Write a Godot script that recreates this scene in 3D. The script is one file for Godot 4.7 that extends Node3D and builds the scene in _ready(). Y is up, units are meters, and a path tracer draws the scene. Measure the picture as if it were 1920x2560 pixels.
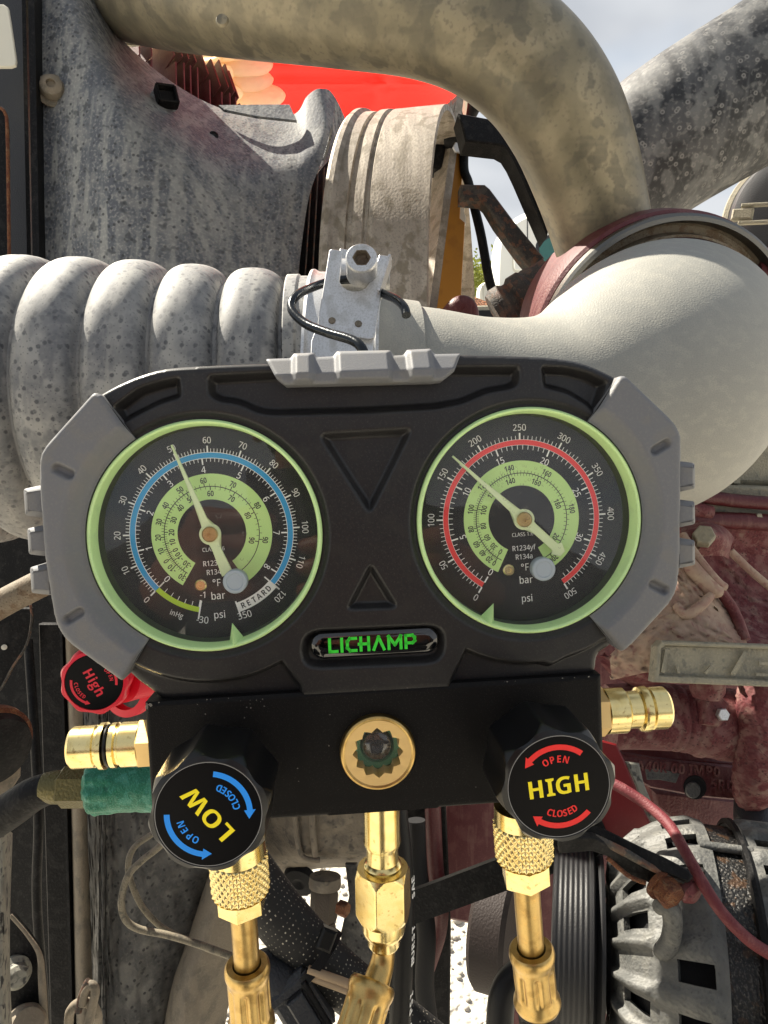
extends Node3D
# A refrigerant gauge manifold hanging in a truck's engine bay. World: y up, metres, the eye 1.5 m above the yard.

const FOC := 1775.0                       # focal length of the phone, in pixels of the 1920 x 2560 photograph
var eye := Vector3(0, 1.5, 0)
var cb := Basis(Vector3.RIGHT, deg_to_rad(-17.5))
var mt := Transform3D()                   # frame of the manifold: x along it, y up, z out of its front
var M := {}                               # materials
var N := {}                               # noise bytes
const TS := 384


func _ready() -> void:
	# ---- camera, sky, sun, exposure
	var cam := Camera3D.new()
	cam.name = "camera"
	cam.transform = Transform3D(cb, eye)
	cam.fov = rad_to_deg(2.0 * atan(1280.0 / FOC))
	cam.near = 0.02
	cam.far = 900.0
	add_child(cam)
	cam.current = true
	var env := Environment.new()
	env.background_mode = Environment.BG_SKY
	var sky := Sky.new()
	var sm := PanoramaSkyMaterial.new()
	sm.panorama = sky_picture()
	sky.sky_material = sm
	env.sky = sky
	env.background_energy_multiplier = 0.4
	env.tonemap_mode = Environment.TONE_MAPPER_LINEAR
	env.tonemap_exposure = 2.9
	env.sdfgi_enabled = true
	env.ssao_enabled = true
	env.ssil_enabled = true
	var we := WorldEnvironment.new()
	we.name = "environment"
	we.environment = env
	add_child(we)
	var sun := DirectionalLight3D.new()
	sun.name = "sun"
	sun.light_energy = 1.6
	sun.light_color = Color(1.0, 0.965, 0.90)
	sun.light_angular_distance = 0.5
	sun.shadow_enabled = true
	sun.basis = Basis.looking_at(-Vector3(-0.52, 0.68, -0.52).normalized(), Vector3.UP)
	add_child(sun)
	# ---- the place
	var rot := Basis(Vector3.UP, deg_to_rad(3.346)) * Basis(Vector3.RIGHT, deg_to_rad(3.0)) * Basis(Vector3.BACK, deg_to_rad(2.619))
	mt = Transform3D(cb * rot, P(925.05, 1321.67, 0.24935))
	textures()
	yard()
	far_things()
	hood_and_front()
	cooling()
	pipes()
	engine_right()
	alternator()
	left_bay()
	under_bay()
	manifold()
	charging_hoses()
	photographer()


# ---------------------------------------------------------------- places
func P(px: float, py: float, d: float) -> Vector3:      # the point that the photograph shows at a pixel, d metres in front of the eye
	return eye + cb * Vector3((px - 960.0) / FOC * d, -(py - 1280.0) / FOC * d, -d)


func ray(px: float, py: float) -> Vector3:
	return cb * Vector3((px - 960.0) / FOC, -(py - 1280.0) / FOC, -1.0)


func on_plane(px: float, py: float, o: Vector3, n: Vector3) -> Vector3:
	var r := ray(px, py)
	return eye + r * ((o - eye).dot(n) / r.dot(n))


func ML(px: float, py: float, z: float) -> Vector2:     # millimetres in the manifold's plane at height z (mm)
	var p := mt.affine_inverse() * on_plane(px, py, mt * Vector3(0, 0, z / 1000.0), mt.basis.z)
	return Vector2(p.x, p.y) * 1000.0


func MP(x: float, y: float, z: float) -> Vector3:       # millimetres on the manifold -> world
	return mt * (Vector3(x, y, z) / 1000.0)


func cn(x: float, y: float, z: float) -> Vector3:       # a direction given along the view: right, up, towards the eye
	return (cb * Vector3(x, y, z)).normalized()


# ---------------------------------------------------------------- nodes
func thing(called: String, label: String, category: String, at := Vector3.ZERO, group := "") -> Node3D:
	var o := Node3D.new()
	o.name = called
	o.position = at
	add_child(o, true)
	o.set_meta("label", label)
	o.set_meta("category", category)
	if group:
		o.set_meta("group", group)
	return o


func mk(called: String, b: Mb, m, parent: Node, label := "") -> MeshInstance3D:   # b in world metres
	var o := MeshInstance3D.new()
	o.name = called
	o.mesh = b.mesh()
	o.material_override = M[m] if m is String else m
	var q := Vector3.ZERO
	var p: Node = parent
	while p is Node3D and p != self:
		q += (p as Node3D).position
		p = p.get_parent()
	o.position = -q
	parent.add_child(o, true)
	if label:
		o.set_meta("label", label)
	return o


func lone(called: String, b: Mb, m, label: String, category: String, group := "", kind := "") -> MeshInstance3D:
	var o := mk(called, b, m, self)
	if label: o.set_meta("label", label)
	if category: o.set_meta("category", category)
	if group: o.set_meta("group", group)
	if kind: o.set_meta("kind", kind)
	return o


# ---------------------------------------------------------------- meshes
class Mb:
	var v := PackedVector3Array()
	var n := PackedVector3Array()
	var t := PackedVector2Array()
	var i := PackedInt32Array()

	func add(p: Vector3, nn: Vector3, uv := Vector2.ZERO) -> int:
		v.append(p); n.append(nn); t.append(uv)
		return v.size() - 1

	func tri(a: int, b: int, c: int) -> void:
		i.append(a); i.append(b); i.append(c)

	func quad(a: int, b: int, c: int, d: int) -> void:
		tri(a, b, c); tri(a, c, d)

	func xf(T: Transform3D) -> Mb:
		var nb := T.basis.inverse().transposed()
		for k in v.size():
			v[k] = T * v[k]
			n[k] = (nb * n[k]).normalized()
		return self

	func join(o: Mb) -> Mb:
		var at := v.size()
		v.append_array(o.v); n.append_array(o.n); t.append_array(o.t)
		for k in o.i: i.append(k + at)
		return self

	func soften() -> void:      # normals from the faces, shared vertices smooth
		var s := PackedVector3Array()
		s.resize(v.size())
		for k in range(0, i.size(), 3):
			var c := (v[i[k + 1]] - v[i[k]]).cross(v[i[k + 2]] - v[i[k]])
			for j in 3: s[i[k + j]] += c
		for k in v.size():
			if s[k].length_squared() > 0.0:
				var q := s[k].normalized()
				n[k] = q if q.dot(n[k]) >= 0.0 else -q

	func mesh() -> ArrayMesh:
		for k in range(0, i.size(), 3):
			var a := i[k]; var b := i[k + 1]; var c := i[k + 2]
			if (v[b] - v[a]).cross(v[c] - v[a]).dot(n[a] + n[b] + n[c]) > 0.0:
				i[k + 1] = c; i[k + 2] = b
		var arr := []
		arr.resize(Mesh.ARRAY_MAX)
		arr[Mesh.ARRAY_VERTEX] = v; arr[Mesh.ARRAY_NORMAL] = n; arr[Mesh.ARRAY_TEX_UV] = t; arr[Mesh.ARRAY_INDEX] = i
		var m := ArrayMesh.new()
		if i.size():
			m.add_surface_from_arrays(Mesh.PRIMITIVE_TRIANGLES, arr)
		return m


func grid(b: Mb, rows: Array, outward: Callable, wrap := false) -> void:    # rows of equally many points; outward(p) gives about which way the surface faces
	var nr := rows.size()
	var nc: int = rows[0].size()
	var at := b.v.size()
	var vlen := 0.0
	for r in nr:
		var row: PackedVector3Array = rows[r]
		var ra: PackedVector3Array = rows[maxi(r - 1, 0)]
		var rb: PackedVector3Array = rows[mini(r + 1, nr - 1)]
		if r > 0: vlen += row[nc / 2].distance_to(ra[nc / 2])
		var ulen := 0.0
		for c in nc:
			var ca := c - 1
			var cc := c + 1
			if wrap:
				if ca < 0: ca = nc - 2
				if cc > nc - 1: cc = 1
			else:
				ca = maxi(ca, 0); cc = mini(cc, nc - 1)
			if c > 0: ulen += row[c].distance_to(row[c - 1])
			var q := (row[cc] - row[ca]).cross(rb[c] - ra[c])
			if q.length_squared() < 1e-24:
				var r2: PackedVector3Array = rows[r + 1] if r == 0 else rows[r - 1]
				q = (r2[cc] - r2[ca]).cross(rb[c] - ra[c])
			q = q.normalized()
			if q.dot(outward.call(row[c])) < 0.0: q = -q
			b.add(row[c], q, Vector2(ulen, vlen))
	for r in nr - 1:
		for c in nc - 1:
			var k := at + r * nc + c
			b.quad(k, k + 1, k + nc + 1, k + nc)


func cat(p: Array, per: int) -> PackedVector3Array:      # a smooth curve through points
	var out := PackedVector3Array()
	for k in p.size() - 1:
		var a: Vector3 = p[maxi(k - 1, 0)]
		var d: Vector3 = p[mini(k + 2, p.size() - 1)]
		for j in per:
			out.append((p[k] as Vector3).cubic_interpolate(p[k + 1], a, d, float(j) / per))
	out.append(p[-1])
	return out


func catf(p: Array, per: int) -> PackedFloat32Array:
	var out := PackedFloat32Array()
	for k in p.size() - 1:
		for j in per:
			out.append(cubic_interpolate(p[k], p[k + 1], p[maxi(k - 1, 0)], p[mini(k + 2, p.size() - 1)], float(j) / per))
	out.append(p[-1])
	return out


func tube(path: Array, rad, per := 8, seg := 24, rf = null, caps := true) -> Mb:   # a hose or pipe; rad one number or one per point; rf(phi, metres along, r) -> r
	var b := Mb.new()
	var c := cat(path, per)
	var rr := PackedFloat32Array()
	if rad is Array: rr = catf(rad, per)
	else:
		for k in c.size(): rr.append(rad)
	var rows := []
	var mid := []
	var up := Vector3.ZERO
	var along := 0.0
	for k in c.size():
		var d := (c[mini(k + 1, c.size() - 1)] - c[maxi(k - 1, 0)]).normalized()
		if k == 0:
			up = d.cross(Vector3.UP if absf(d.y) < 0.9 else Vector3.RIGHT).normalized()
		else:
			along += c[k].distance_to(c[k - 1])
			up = (up - d * up.dot(d)).normalized()
		var side := d.cross(up)
		var row := PackedVector3Array()
		for s in seg + 1:
			var f := TAU * (s % seg) / seg
			var r: float = rf.call(f, along, rr[k]) if rf != null else rr[k]
			row.append(c[k] + (up * cos(f) + side * sin(f)) * r)
		rows.append(row)
	var ring := 0
	var at := b.v.size()
	grid(b, rows, func(_p): return Vector3.ZERO, true)
	for k in c.size():      # outward: away from the axis
		for s in seg + 1:
			var id := at + k * (seg + 1) + s
			if b.n[id].dot(b.v[id] - c[k]) < 0.0: b.n[id] = -b.n[id]
	if caps:
		for e in [0, c.size() - 1]:
			var d := (c[1] - c[0]).normalized() * -1.0 if e == 0 else (c[-1] - c[-2]).normalized()
			var m := b.add(c[e], d)
			var first := b.v.size()
			for s in seg + 1: b.add(rows[e][s], d)
			for s in seg: b.tri(m, first + s, first + s + 1)
	return b


func lathe(prof: Array, seg := 48, T := Transform3D(), facet := false, rf = null, crease := 30.0, a0 := 0.0, a1 := TAU) -> Mb:
	# prof: Vector2(radius, height) up the outside (bottom, outwards, up, inwards); about the y axis; rf(phi, y, r) -> r
	var b := Mb.new()
	var runs := []
	var run := [prof[0]]
	for k in range(1, prof.size()):
		run.append(prof[k])
		if k < prof.size() - 1:
			var d0: Vector2 = prof[k] - prof[k - 1]
			var d1: Vector2 = prof[k + 1] - prof[k]
			if absf(rad_to_deg(d0.angle_to(d1))) > crease:
				runs.append(run); run = [prof[k]]
	runs.append(run)
	var full := a1 - a0 > TAU - 0.001
	for rn in runs:
		var parts := seg if facet else 1
		for q in parts:
			var rows := []
			var nn := []
			for k in rn.size():
				var a: Vector2 = rn[maxi(k - 1, 0)]
				var c: Vector2 = rn[mini(k + 1, rn.size() - 1)]
				var dd := c - a
				nn.append(Vector2(dd.y, -dd.x).normalized())
				var row := PackedVector3Array()
				var from := q if facet else 0
				var to := q + 1 if facet else seg
				for s in range(from, to + 1):
					var f := a0 + (a1 - a0) * ((s % seg) if full else s) / seg
					var r: float = rn[k].x
					if rf != null: r = rf.call(f, rn[k].y, r)
					row.append(Vector3(cos(f) * r, rn[k].y, sin(f) * r))
				rows.append(row)
			var at := b.v.size()
			grid(b, rows, func(_p): return Vector3.ZERO, full and not facet)
			var nc: int = rows[0].size()
			for k in rn.size():
				for s in nc:
					var id: int = at + k * nc + s
					var p := b.v[id]
					var radial := Vector3(p.x, 0, p.z).normalized()
					if facet or radial == Vector3.ZERO:
						var fm := a0 + (a1 - a0) * (q + 0.5) / seg
						if facet: radial = Vector3(cos(fm), 0, sin(fm))
					var w: Vector3 = radial * nn[k].x + Vector3.UP * nn[k].y
					if b.n[id].length_squared() < 0.5: b.n[id] = w.normalized()
					elif b.n[id].dot(w) < 0.0: b.n[id] = -b.n[id]
	return b.xf(T)


func axis(at: Vector3, y: Vector3, hint := Vector3.UP) -> Transform3D:     # a frame at a point whose y axis points along y
	y = y.normalized()
	if absf(y.dot(hint)) > 0.95: hint = Vector3.RIGHT
	var x := y.cross(hint).normalized()
	return Transform3D(Basis(x, y, x.cross(y)), at)


func face(at: Vector3, z: Vector3, hint := Vector3.UP) -> Transform3D:     # a frame whose z axis points along z
	z = z.normalized()
	var x := hint.cross(z).normalized()
	return Transform3D(Basis(x, z.cross(x), z), at)


func round_poly(p: PackedVector2Array, r: float, n := 4) -> PackedVector2Array:
	var out := PackedVector2Array()
	for k in p.size():
		var a := p[(k + p.size() - 1) % p.size()]
		var c := p[(k + 1) % p.size()]
		var q := p[k]
		var da := minf(r, q.distance_to(a) * 0.45)
		var dc := minf(r, q.distance_to(c) * 0.45)
		var s := q + (a - q).normalized() * da
		var e := q + (c - q).normalized() * dc
		for j in n + 1:
			var u := float(j) / n
			out.append(s.lerp(q, u).lerp(q.lerp(e, u), u))
	return out


func ccw(p: PackedVector2Array) -> PackedVector2Array:
	var a := 0.0
	for k in p.size(): a += p[k].cross(p[(k + 1) % p.size()])
	if a < 0.0: p.reverse()
	return p


func prism(poly: PackedVector2Array, z0: float, z1: float, bevel := 0.0, T := Transform3D(), back := true) -> Mb:   # a bevelled plate: outline in x, y; front at z1
	poly = ccw(poly.duplicate())
	var b := Mb.new()
	var m := poly.size()
	var en := []
	for k in m:
		var d := poly[(k + 1) % m] - poly[k]
		en.append(Vector2(d.y, -d.x).normalized())
	var ins := PackedVector2Array()
	for k in m:
		var a: Vector2 = en[(k + m - 1) % m]
		var c: Vector2 = en[k]
		var s := a + c
		var q := s / maxf(s.dot(c), 0.35)
		ins.append(poly[k] - q * bevel)
	var tris := Geometry2D.triangulate_polygon(ins)
	if tris.is_empty(): tris = Geometry2D.triangulate_polygon(poly)
	for sidez in ([[z1, 1.0], [z0, -1.0]] if back else [[z1, 1.0]]):
		var at := b.v.size()
		var use := ins if sidez[1] > 0.0 else poly
		for p in use: b.add(Vector3(p.x, p.y, sidez[0]), Vector3(0, 0, sidez[1]), p)
		for k in range(0, tris.size(), 3): b.tri(at + tris[k], at + tris[k + 1], at + tris[k + 2])
	for k in m:
		var j := (k + 1) % m
		var na: Vector2 = en[k]
		var nb: Vector2 = en[k]
		var pa: Vector2 = en[(k + m - 1) % m]
		var pb: Vector2 = en[j]
		if pa.dot(na) > 0.8: na = (na + pa).normalized()
		if pb.dot(nb) > 0.8: nb = (nb + pb).normalized()
		var A := Vector3(na.x, na.y, 0)
		var B := Vector3(nb.x, nb.y, 0)
		var zz := z1 - bevel
		var w := b.add(Vector3(poly[k].x, poly[k].y, z0), A, Vector2(0, z0))
		b.add(Vector3(poly[j].x, poly[j].y, z0), B, Vector2(poly[k].distance_to(poly[j]), z0))
		b.add(Vector3(poly[j].x, poly[j].y, zz), B, Vector2(poly[k].distance_to(poly[j]), zz))
		b.add(Vector3(poly[k].x, poly[k].y, zz), A, Vector2(0, zz))
		b.quad(w, w + 1, w + 2, w + 3)
		if bevel > 0.0:
			var up := Vector3(0, 0, 1)
			w = b.add(Vector3(poly[k].x, poly[k].y, zz), (A + up * 0.6).normalized())
			b.add(Vector3(poly[j].x, poly[j].y, zz), (B + up * 0.6).normalized())
			b.add(Vector3(ins[j].x, ins[j].y, z1), (B * 0.6 + up).normalized())
			b.add(Vector3(ins[k].x, ins[k].y, z1), (A * 0.6 + up).normalized())
			b.quad(w, w + 1, w + 2, w + 3)
	return b.xf(T)


func slab(px: Array, o: Vector3, nrm: Vector3, thick: float, bevel := 0.0, rounding := 0.0) -> Mb:    # a flat plate in the place: its outline where the photograph shows it on the plane through o
	var T := face(o, nrm, cb.y)
	var poly := PackedVector2Array()
	for q in px:
		var p := T.affine_inverse() * on_plane(q.x, q.y, o, nrm)
		poly.append(Vector2(p.x, p.y))
	if rounding > 0.0: poly = round_poly(poly, rounding)
	return prism(poly, -thick, 0.0, bevel, T)


func box(s: Vector3, bevel := 0.0, T := Transform3D()) -> Mb:
	var h := s / 2.0
	if bevel <= 0.0: bevel = minf(s.x, minf(s.y, s.z)) * 0.06
	var a := prism(PackedVector2Array([Vector2(-h.x, -h.y), Vector2(h.x, -h.y), Vector2(h.x, h.y), Vector2(-h.x, h.y)]), 0.0, h.z, bevel, Transform3D(), false)
	var c := prism(PackedVector2Array([Vector2(-h.x, -h.y), Vector2(h.x, -h.y), Vector2(h.x, h.y), Vector2(-h.x, h.y)]), 0.0, h.z, bevel, Transform3D(Basis(Vector3.UP, PI), Vector3.ZERO), false)
	return a.join(c).xf(T)


func bar(a: Vector3, c: Vector3, w: float, h: float, hint: Vector3, bevel := 0.0) -> Mb:     # a bar from a to c: w across, h along the hint
	var z := (c - a).normalized()
	var x := hint.cross(z).normalized()
	return box(Vector3(w, h, a.distance_to(c)), bevel, Transform3D(Basis(x, z.cross(x), z), (a + c) / 2.0))


func sheet(ctrl: Array, per: int, thick: float, bump = null) -> Mb:     # a shaped panel through rows of control points; bump(u, v) metres towards the eye
	var fine := []
	for r in ctrl: fine.append(cat(r, per))
	var nc: int = fine[0].size()
	var rows := []
	for c in nc:
		var col := []
		for r in fine: col.append(r[c])
		rows.append(cat(col, per))
	if bump != null:
		var nr: int = rows[0].size()
		for c in nc:
			for r in nr:
				var p: Vector3 = rows[c][r]
				rows[c][r] = p + (eye - p).normalized() * float(bump.call(float(c) / (nc - 1), float(r) / (nr - 1)))
	var b := Mb.new()
	grid(b, rows, func(p): return eye - p)
	if thick > 0.0:
		var first := b.v.size()
		var nr2: int = rows[0].size()
		for k in first: b.add(b.v[k] - b.n[k] * thick, -b.n[k], b.t[k])
		for k in range(0, b.i.size()): b.i.append(b.i[k] + first)
		var rim := []
		for r in nr2: rim.append(r)
		for c in range(1, nc): rim.append(c * nr2 + nr2 - 1)
		for r in range(nr2 - 2, -1, -1): rim.append((nc - 1) * nr2 + r)
		for c in range(nc - 2, 0, -1): rim.append(c * nr2)
		var mid := b.v[(nc / 2) * nr2 + nr2 / 2]
		for k in rim.size():
			var p: int = rim[k]
			var q: int = rim[(k + 1) % rim.size()]
			var nn := (b.v[q] - b.v[p]).cross(b.n[p]).normalized()
			if nn.dot(b.v[p] - mid) < 0.0: nn = -nn
			var w := b.add(b.v[p], nn)
			b.add(b.v[q], nn); b.add(b.v[q + first], nn); b.add(b.v[p + first], nn)
			b.quad(w, w + 1, w + 2, w + 3)
	return b


func txt(s: String, h: float, wide := 1.0, weight := 700, depth := 0.00004) -> Mb:     # lettering h metres tall, centred, facing +z
	var tm := TextMesh.new()
	var f := SystemFont.new()
	f.font_names = PackedStringArray(["Droid Sans"])
	f.font_weight = weight
	tm.font = f
	tm.text = s
	tm.font_size = 48
	tm.curve_step = 1.5
	tm.pixel_size = 0.01
	tm.depth = 0.01
	var k_s := h / (0.48 * 0.714)
	var b := Mb.new()
	for k in tm.get_surface_count():
		var a := tm.surface_get_arrays(k)
		var at := b.v.size()
		b.v.append_array(a[Mesh.ARRAY_VERTEX])
		b.n.append_array(a[Mesh.ARRAY_NORMAL])
		b.t.append_array(a[Mesh.ARRAY_TEX_UV])
		if a[Mesh.ARRAY_INDEX] != null:
			for j in a[Mesh.ARRAY_INDEX]: b.i.append(j + at)
		else:
			for j in range(at, b.v.size()): b.i.append(j)
	for k in b.v.size(): b.v[k] = Vector3(b.v[k].x * k_s * wide, b.v[k].y * k_s, b.v[k].z * depth / 0.01)
	return b


func poly_sdf(p: Vector2, poly: PackedVector2Array) -> Vector3:     # (distance, inside positive; nearest point)
	var best := 1e18
	var near := Vector2.ZERO
	var inside := false
	var m := poly.size()
	var a := poly[m - 1]
	for k in m:
		var c := poly[k]
		var e := c - a
		var w := p - a
		var u := clampf(w.dot(e) / e.length_squared(), 0.0, 1.0)
		var q := w - e * u
		var l := q.length_squared()
		if l < best:
			best = l; near = a + e * u
		if (a.y > p.y) != (c.y > p.y) and p.x < (c.x - a.x) * (p.y - a.y) / (c.y - a.y) + a.x: inside = not inside
		a = c
	return Vector3(sqrt(best) * (1.0 if inside else -1.0), near.x, near.y)


func relief(outline: PackedVector2Array, holes: Array, hf: Callable, step: float) -> Mb:    # millimetres in, metres out: a moulded front whose height is hf(point, distance from the edge)
	var lo := outline[0]
	var hi := outline[0]
	for p in outline:
		lo = lo.min(p); hi = hi.max(p)
	lo -= Vector2.ONE * step
	var nx := int((hi.x - lo.x) / step) + 3
	var ny := int((hi.y - lo.y) / step) + 3
	var id := PackedInt32Array()
	id.resize(nx * ny)
	var b := Mb.new()
	for y in ny:
		for x in nx:
			var p := lo + Vector2(x, y) * step
			var s := poly_sdf(p, outline)
			var d := s.x
			var near := Vector2(s.y, s.z)
			for h in holes:
				var hd: float = p.distance_to(Vector2(h.x, h.y)) - h.z
				if hd < d:
					d = hd
					near = Vector2(h.x, h.y) + (p - Vector2(h.x, h.y)).normalized() * h.z
			if d < -0.75 * step:
				id[y * nx + x] = -1
				continue
			if d < 0.6 * step:
				p = near; d = 0.0
			id[y * nx + x] = b.add(Vector3(p.x, p.y, hf.call(p, d)) / 1000.0, Vector3(0, 0, 1), p / 1000.0)
	for y in ny - 1:
		for x in nx - 1:
			var q := [id[y * nx + x], id[y * nx + x + 1], id[(y + 1) * nx + x + 1], id[(y + 1) * nx + x]]
			var ok := []
			for k in q:
				if k >= 0: ok.append(k)
			if ok.size() == 4: b.quad(ok[0], ok[1], ok[2], ok[3])
			elif ok.size() == 3: b.tri(ok[0], ok[1], ok[2])
	b.soften()
	return b


func skirt(outline: PackedVector2Array, zt: Callable, zb: float) -> Mb:      # the side wall under a relief
	outline = ccw(outline.duplicate())
	var b := Mb.new()
	var m := outline.size()
	for k in m:
		var a := outline[k]
		var c := outline[(k + 1) % m]
		var prev := a - outline[(k + m - 1) % m]
		var next := outline[(k + 2) % m] - c
		var e := (c - a).normalized()
		var na := Vector2(e.y, -e.x)
		var nb := na
		var pn := Vector2(prev.y, -prev.x).normalized()
		var nn := Vector2(next.y, -next.x).normalized()
		if pn.dot(na) > 0.75: na = (na + pn).normalized()
		if nn.dot(nb) > 0.75: nb = (nb + nn).normalized()
		var w := b.add(Vector3(a.x, a.y, zb) / 1000.0, Vector3(na.x, na.y, 0))
		b.add(Vector3(c.x, c.y, zb) / 1000.0, Vector3(nb.x, nb.y, 0))
		b.add(Vector3(c.x, c.y, zt.call(c)) / 1000.0, Vector3(nb.x, nb.y, 0))
		b.add(Vector3(a.x, a.y, zt.call(a)) / 1000.0, Vector3(na.x, na.y, 0))
		b.quad(w, w + 1, w + 2, w + 3)
	return b


func hexagon(r: float) -> Array:
	var out := []
	for k in 6: out.append(Vector2(cos(TAU * k / 6), sin(TAU * k / 6)) * r)
	return out


func bolt_head(T: Transform3D, r: float, h: float) -> Mb:      # a hexagonal head along the frame's y axis
	return lathe([Vector2(0, 0), Vector2(r, 0), Vector2(r, h * 0.85), Vector2(r * 0.88, h), Vector2(0, h)], 6, T, true)


func v2(list: Array) -> PackedVector2Array:
	return PackedVector2Array(list)


# ---------------------------------------------------------------- textures and materials
func noise(key: String, sd: int, freq: float, oct := 4, kind := FastNoiseLite.TYPE_SIMPLEX_SMOOTH, w := TS, h := TS, ret := FastNoiseLite.RETURN_DISTANCE) -> void:
	var f := FastNoiseLite.new()
	f.seed = sd
	f.noise_type = kind
	f.frequency = freq
	f.fractal_type = FastNoiseLite.FRACTAL_FBM if oct > 1 else FastNoiseLite.FRACTAL_NONE
	f.fractal_octaves = oct
	f.cellular_return_type = ret
	var im := f.get_seamless_image(w, h)
	im.convert(Image.FORMAT_L8)
	if w != TS or h != TS: im.resize(TS, TS, Image.INTERPOLATE_CUBIC)
	N[key] = im.get_data()


func pic(base: Color, layers: Array) -> ImageTexture:       # layers: [noise, from, to, colour, share]; from > to turns a layer round
	var r := PackedFloat32Array(); var g := PackedFloat32Array(); var bl := PackedFloat32Array()
	var count := TS * TS
	r.resize(count); g.resize(count); bl.resize(count)
	r.fill(base.r); g.fill(base.g); bl.fill(base.b)
	for L in layers:
		var data: PackedByteArray = N[L[0]]
		var lut := PackedFloat32Array()
		for k in 256: lut.append(smoothstep(L[1], L[2], k / 255.0) * L[4] if L[1] < L[2] else (1.0 - smoothstep(L[2], L[1], k / 255.0)) * L[4])
		var c: Color = L[3]
		for k in count:
			var w := lut[data[k]]
			if w > 0.003:
				r[k] += (c.r - r[k]) * w
				g[k] += (c.g - g[k]) * w
				bl[k] += (c.b - bl[k]) * w
	var out := PackedByteArray()
	out.resize(count * 3)
	for k in count:
		out[k * 3] = int(clampf(r[k], 0, 1) * 255.0)
		out[k * 3 + 1] = int(clampf(g[k], 0, 1) * 255.0)
		out[k * 3 + 2] = int(clampf(bl[k], 0, 1) * 255.0)
	return ImageTexture.create_from_image(Image.create_from_data(TS, TS, false, Image.FORMAT_RGB8, out))


func grey(key: String) -> ImageTexture:
	return ImageTexture.create_from_image(Image.create_from_data(TS, TS, false, Image.FORMAT_L8, N[key]))


func mat(key: String, c: Color, rough: float, metal := 0.0, o := {}) -> StandardMaterial3D:
	var m := StandardMaterial3D.new()
	m.resource_name = key
	m.albedo_color = c
	m.roughness = rough
	m.metallic = metal
	m.metallic_specular = o.get("spec", 0.5)
	var s: float = o.get("scale", 8.0)
	if o.has("tex") or o.has("bump") or o.has("rough_tex"):
		m.uv1_triplanar = true
		m.uv1_scale = o.get("scale3", Vector3(s, s, s))
		m.uv1_triplanar_sharpness = 3.0
	if o.has("tex"): m.albedo_texture = o.tex
	if o.has("rough_tex"):
		m.roughness_texture = o.rough_tex
	if o.has("bump"):
		m.heightmap_enabled = true
		m.heightmap_texture = o.bump
		m.heightmap_scale = o.get("deep", 0.02)
	if o.has("backlight"):
		m.backlight_enabled = true
		m.backlight = o.backlight
	if o.has("coat"):
		m.clearcoat_enabled = true
		m.clearcoat = o.coat
		m.clearcoat_roughness = o.get("coat_rough", 0.1)
	M[key] = m
	return m


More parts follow.
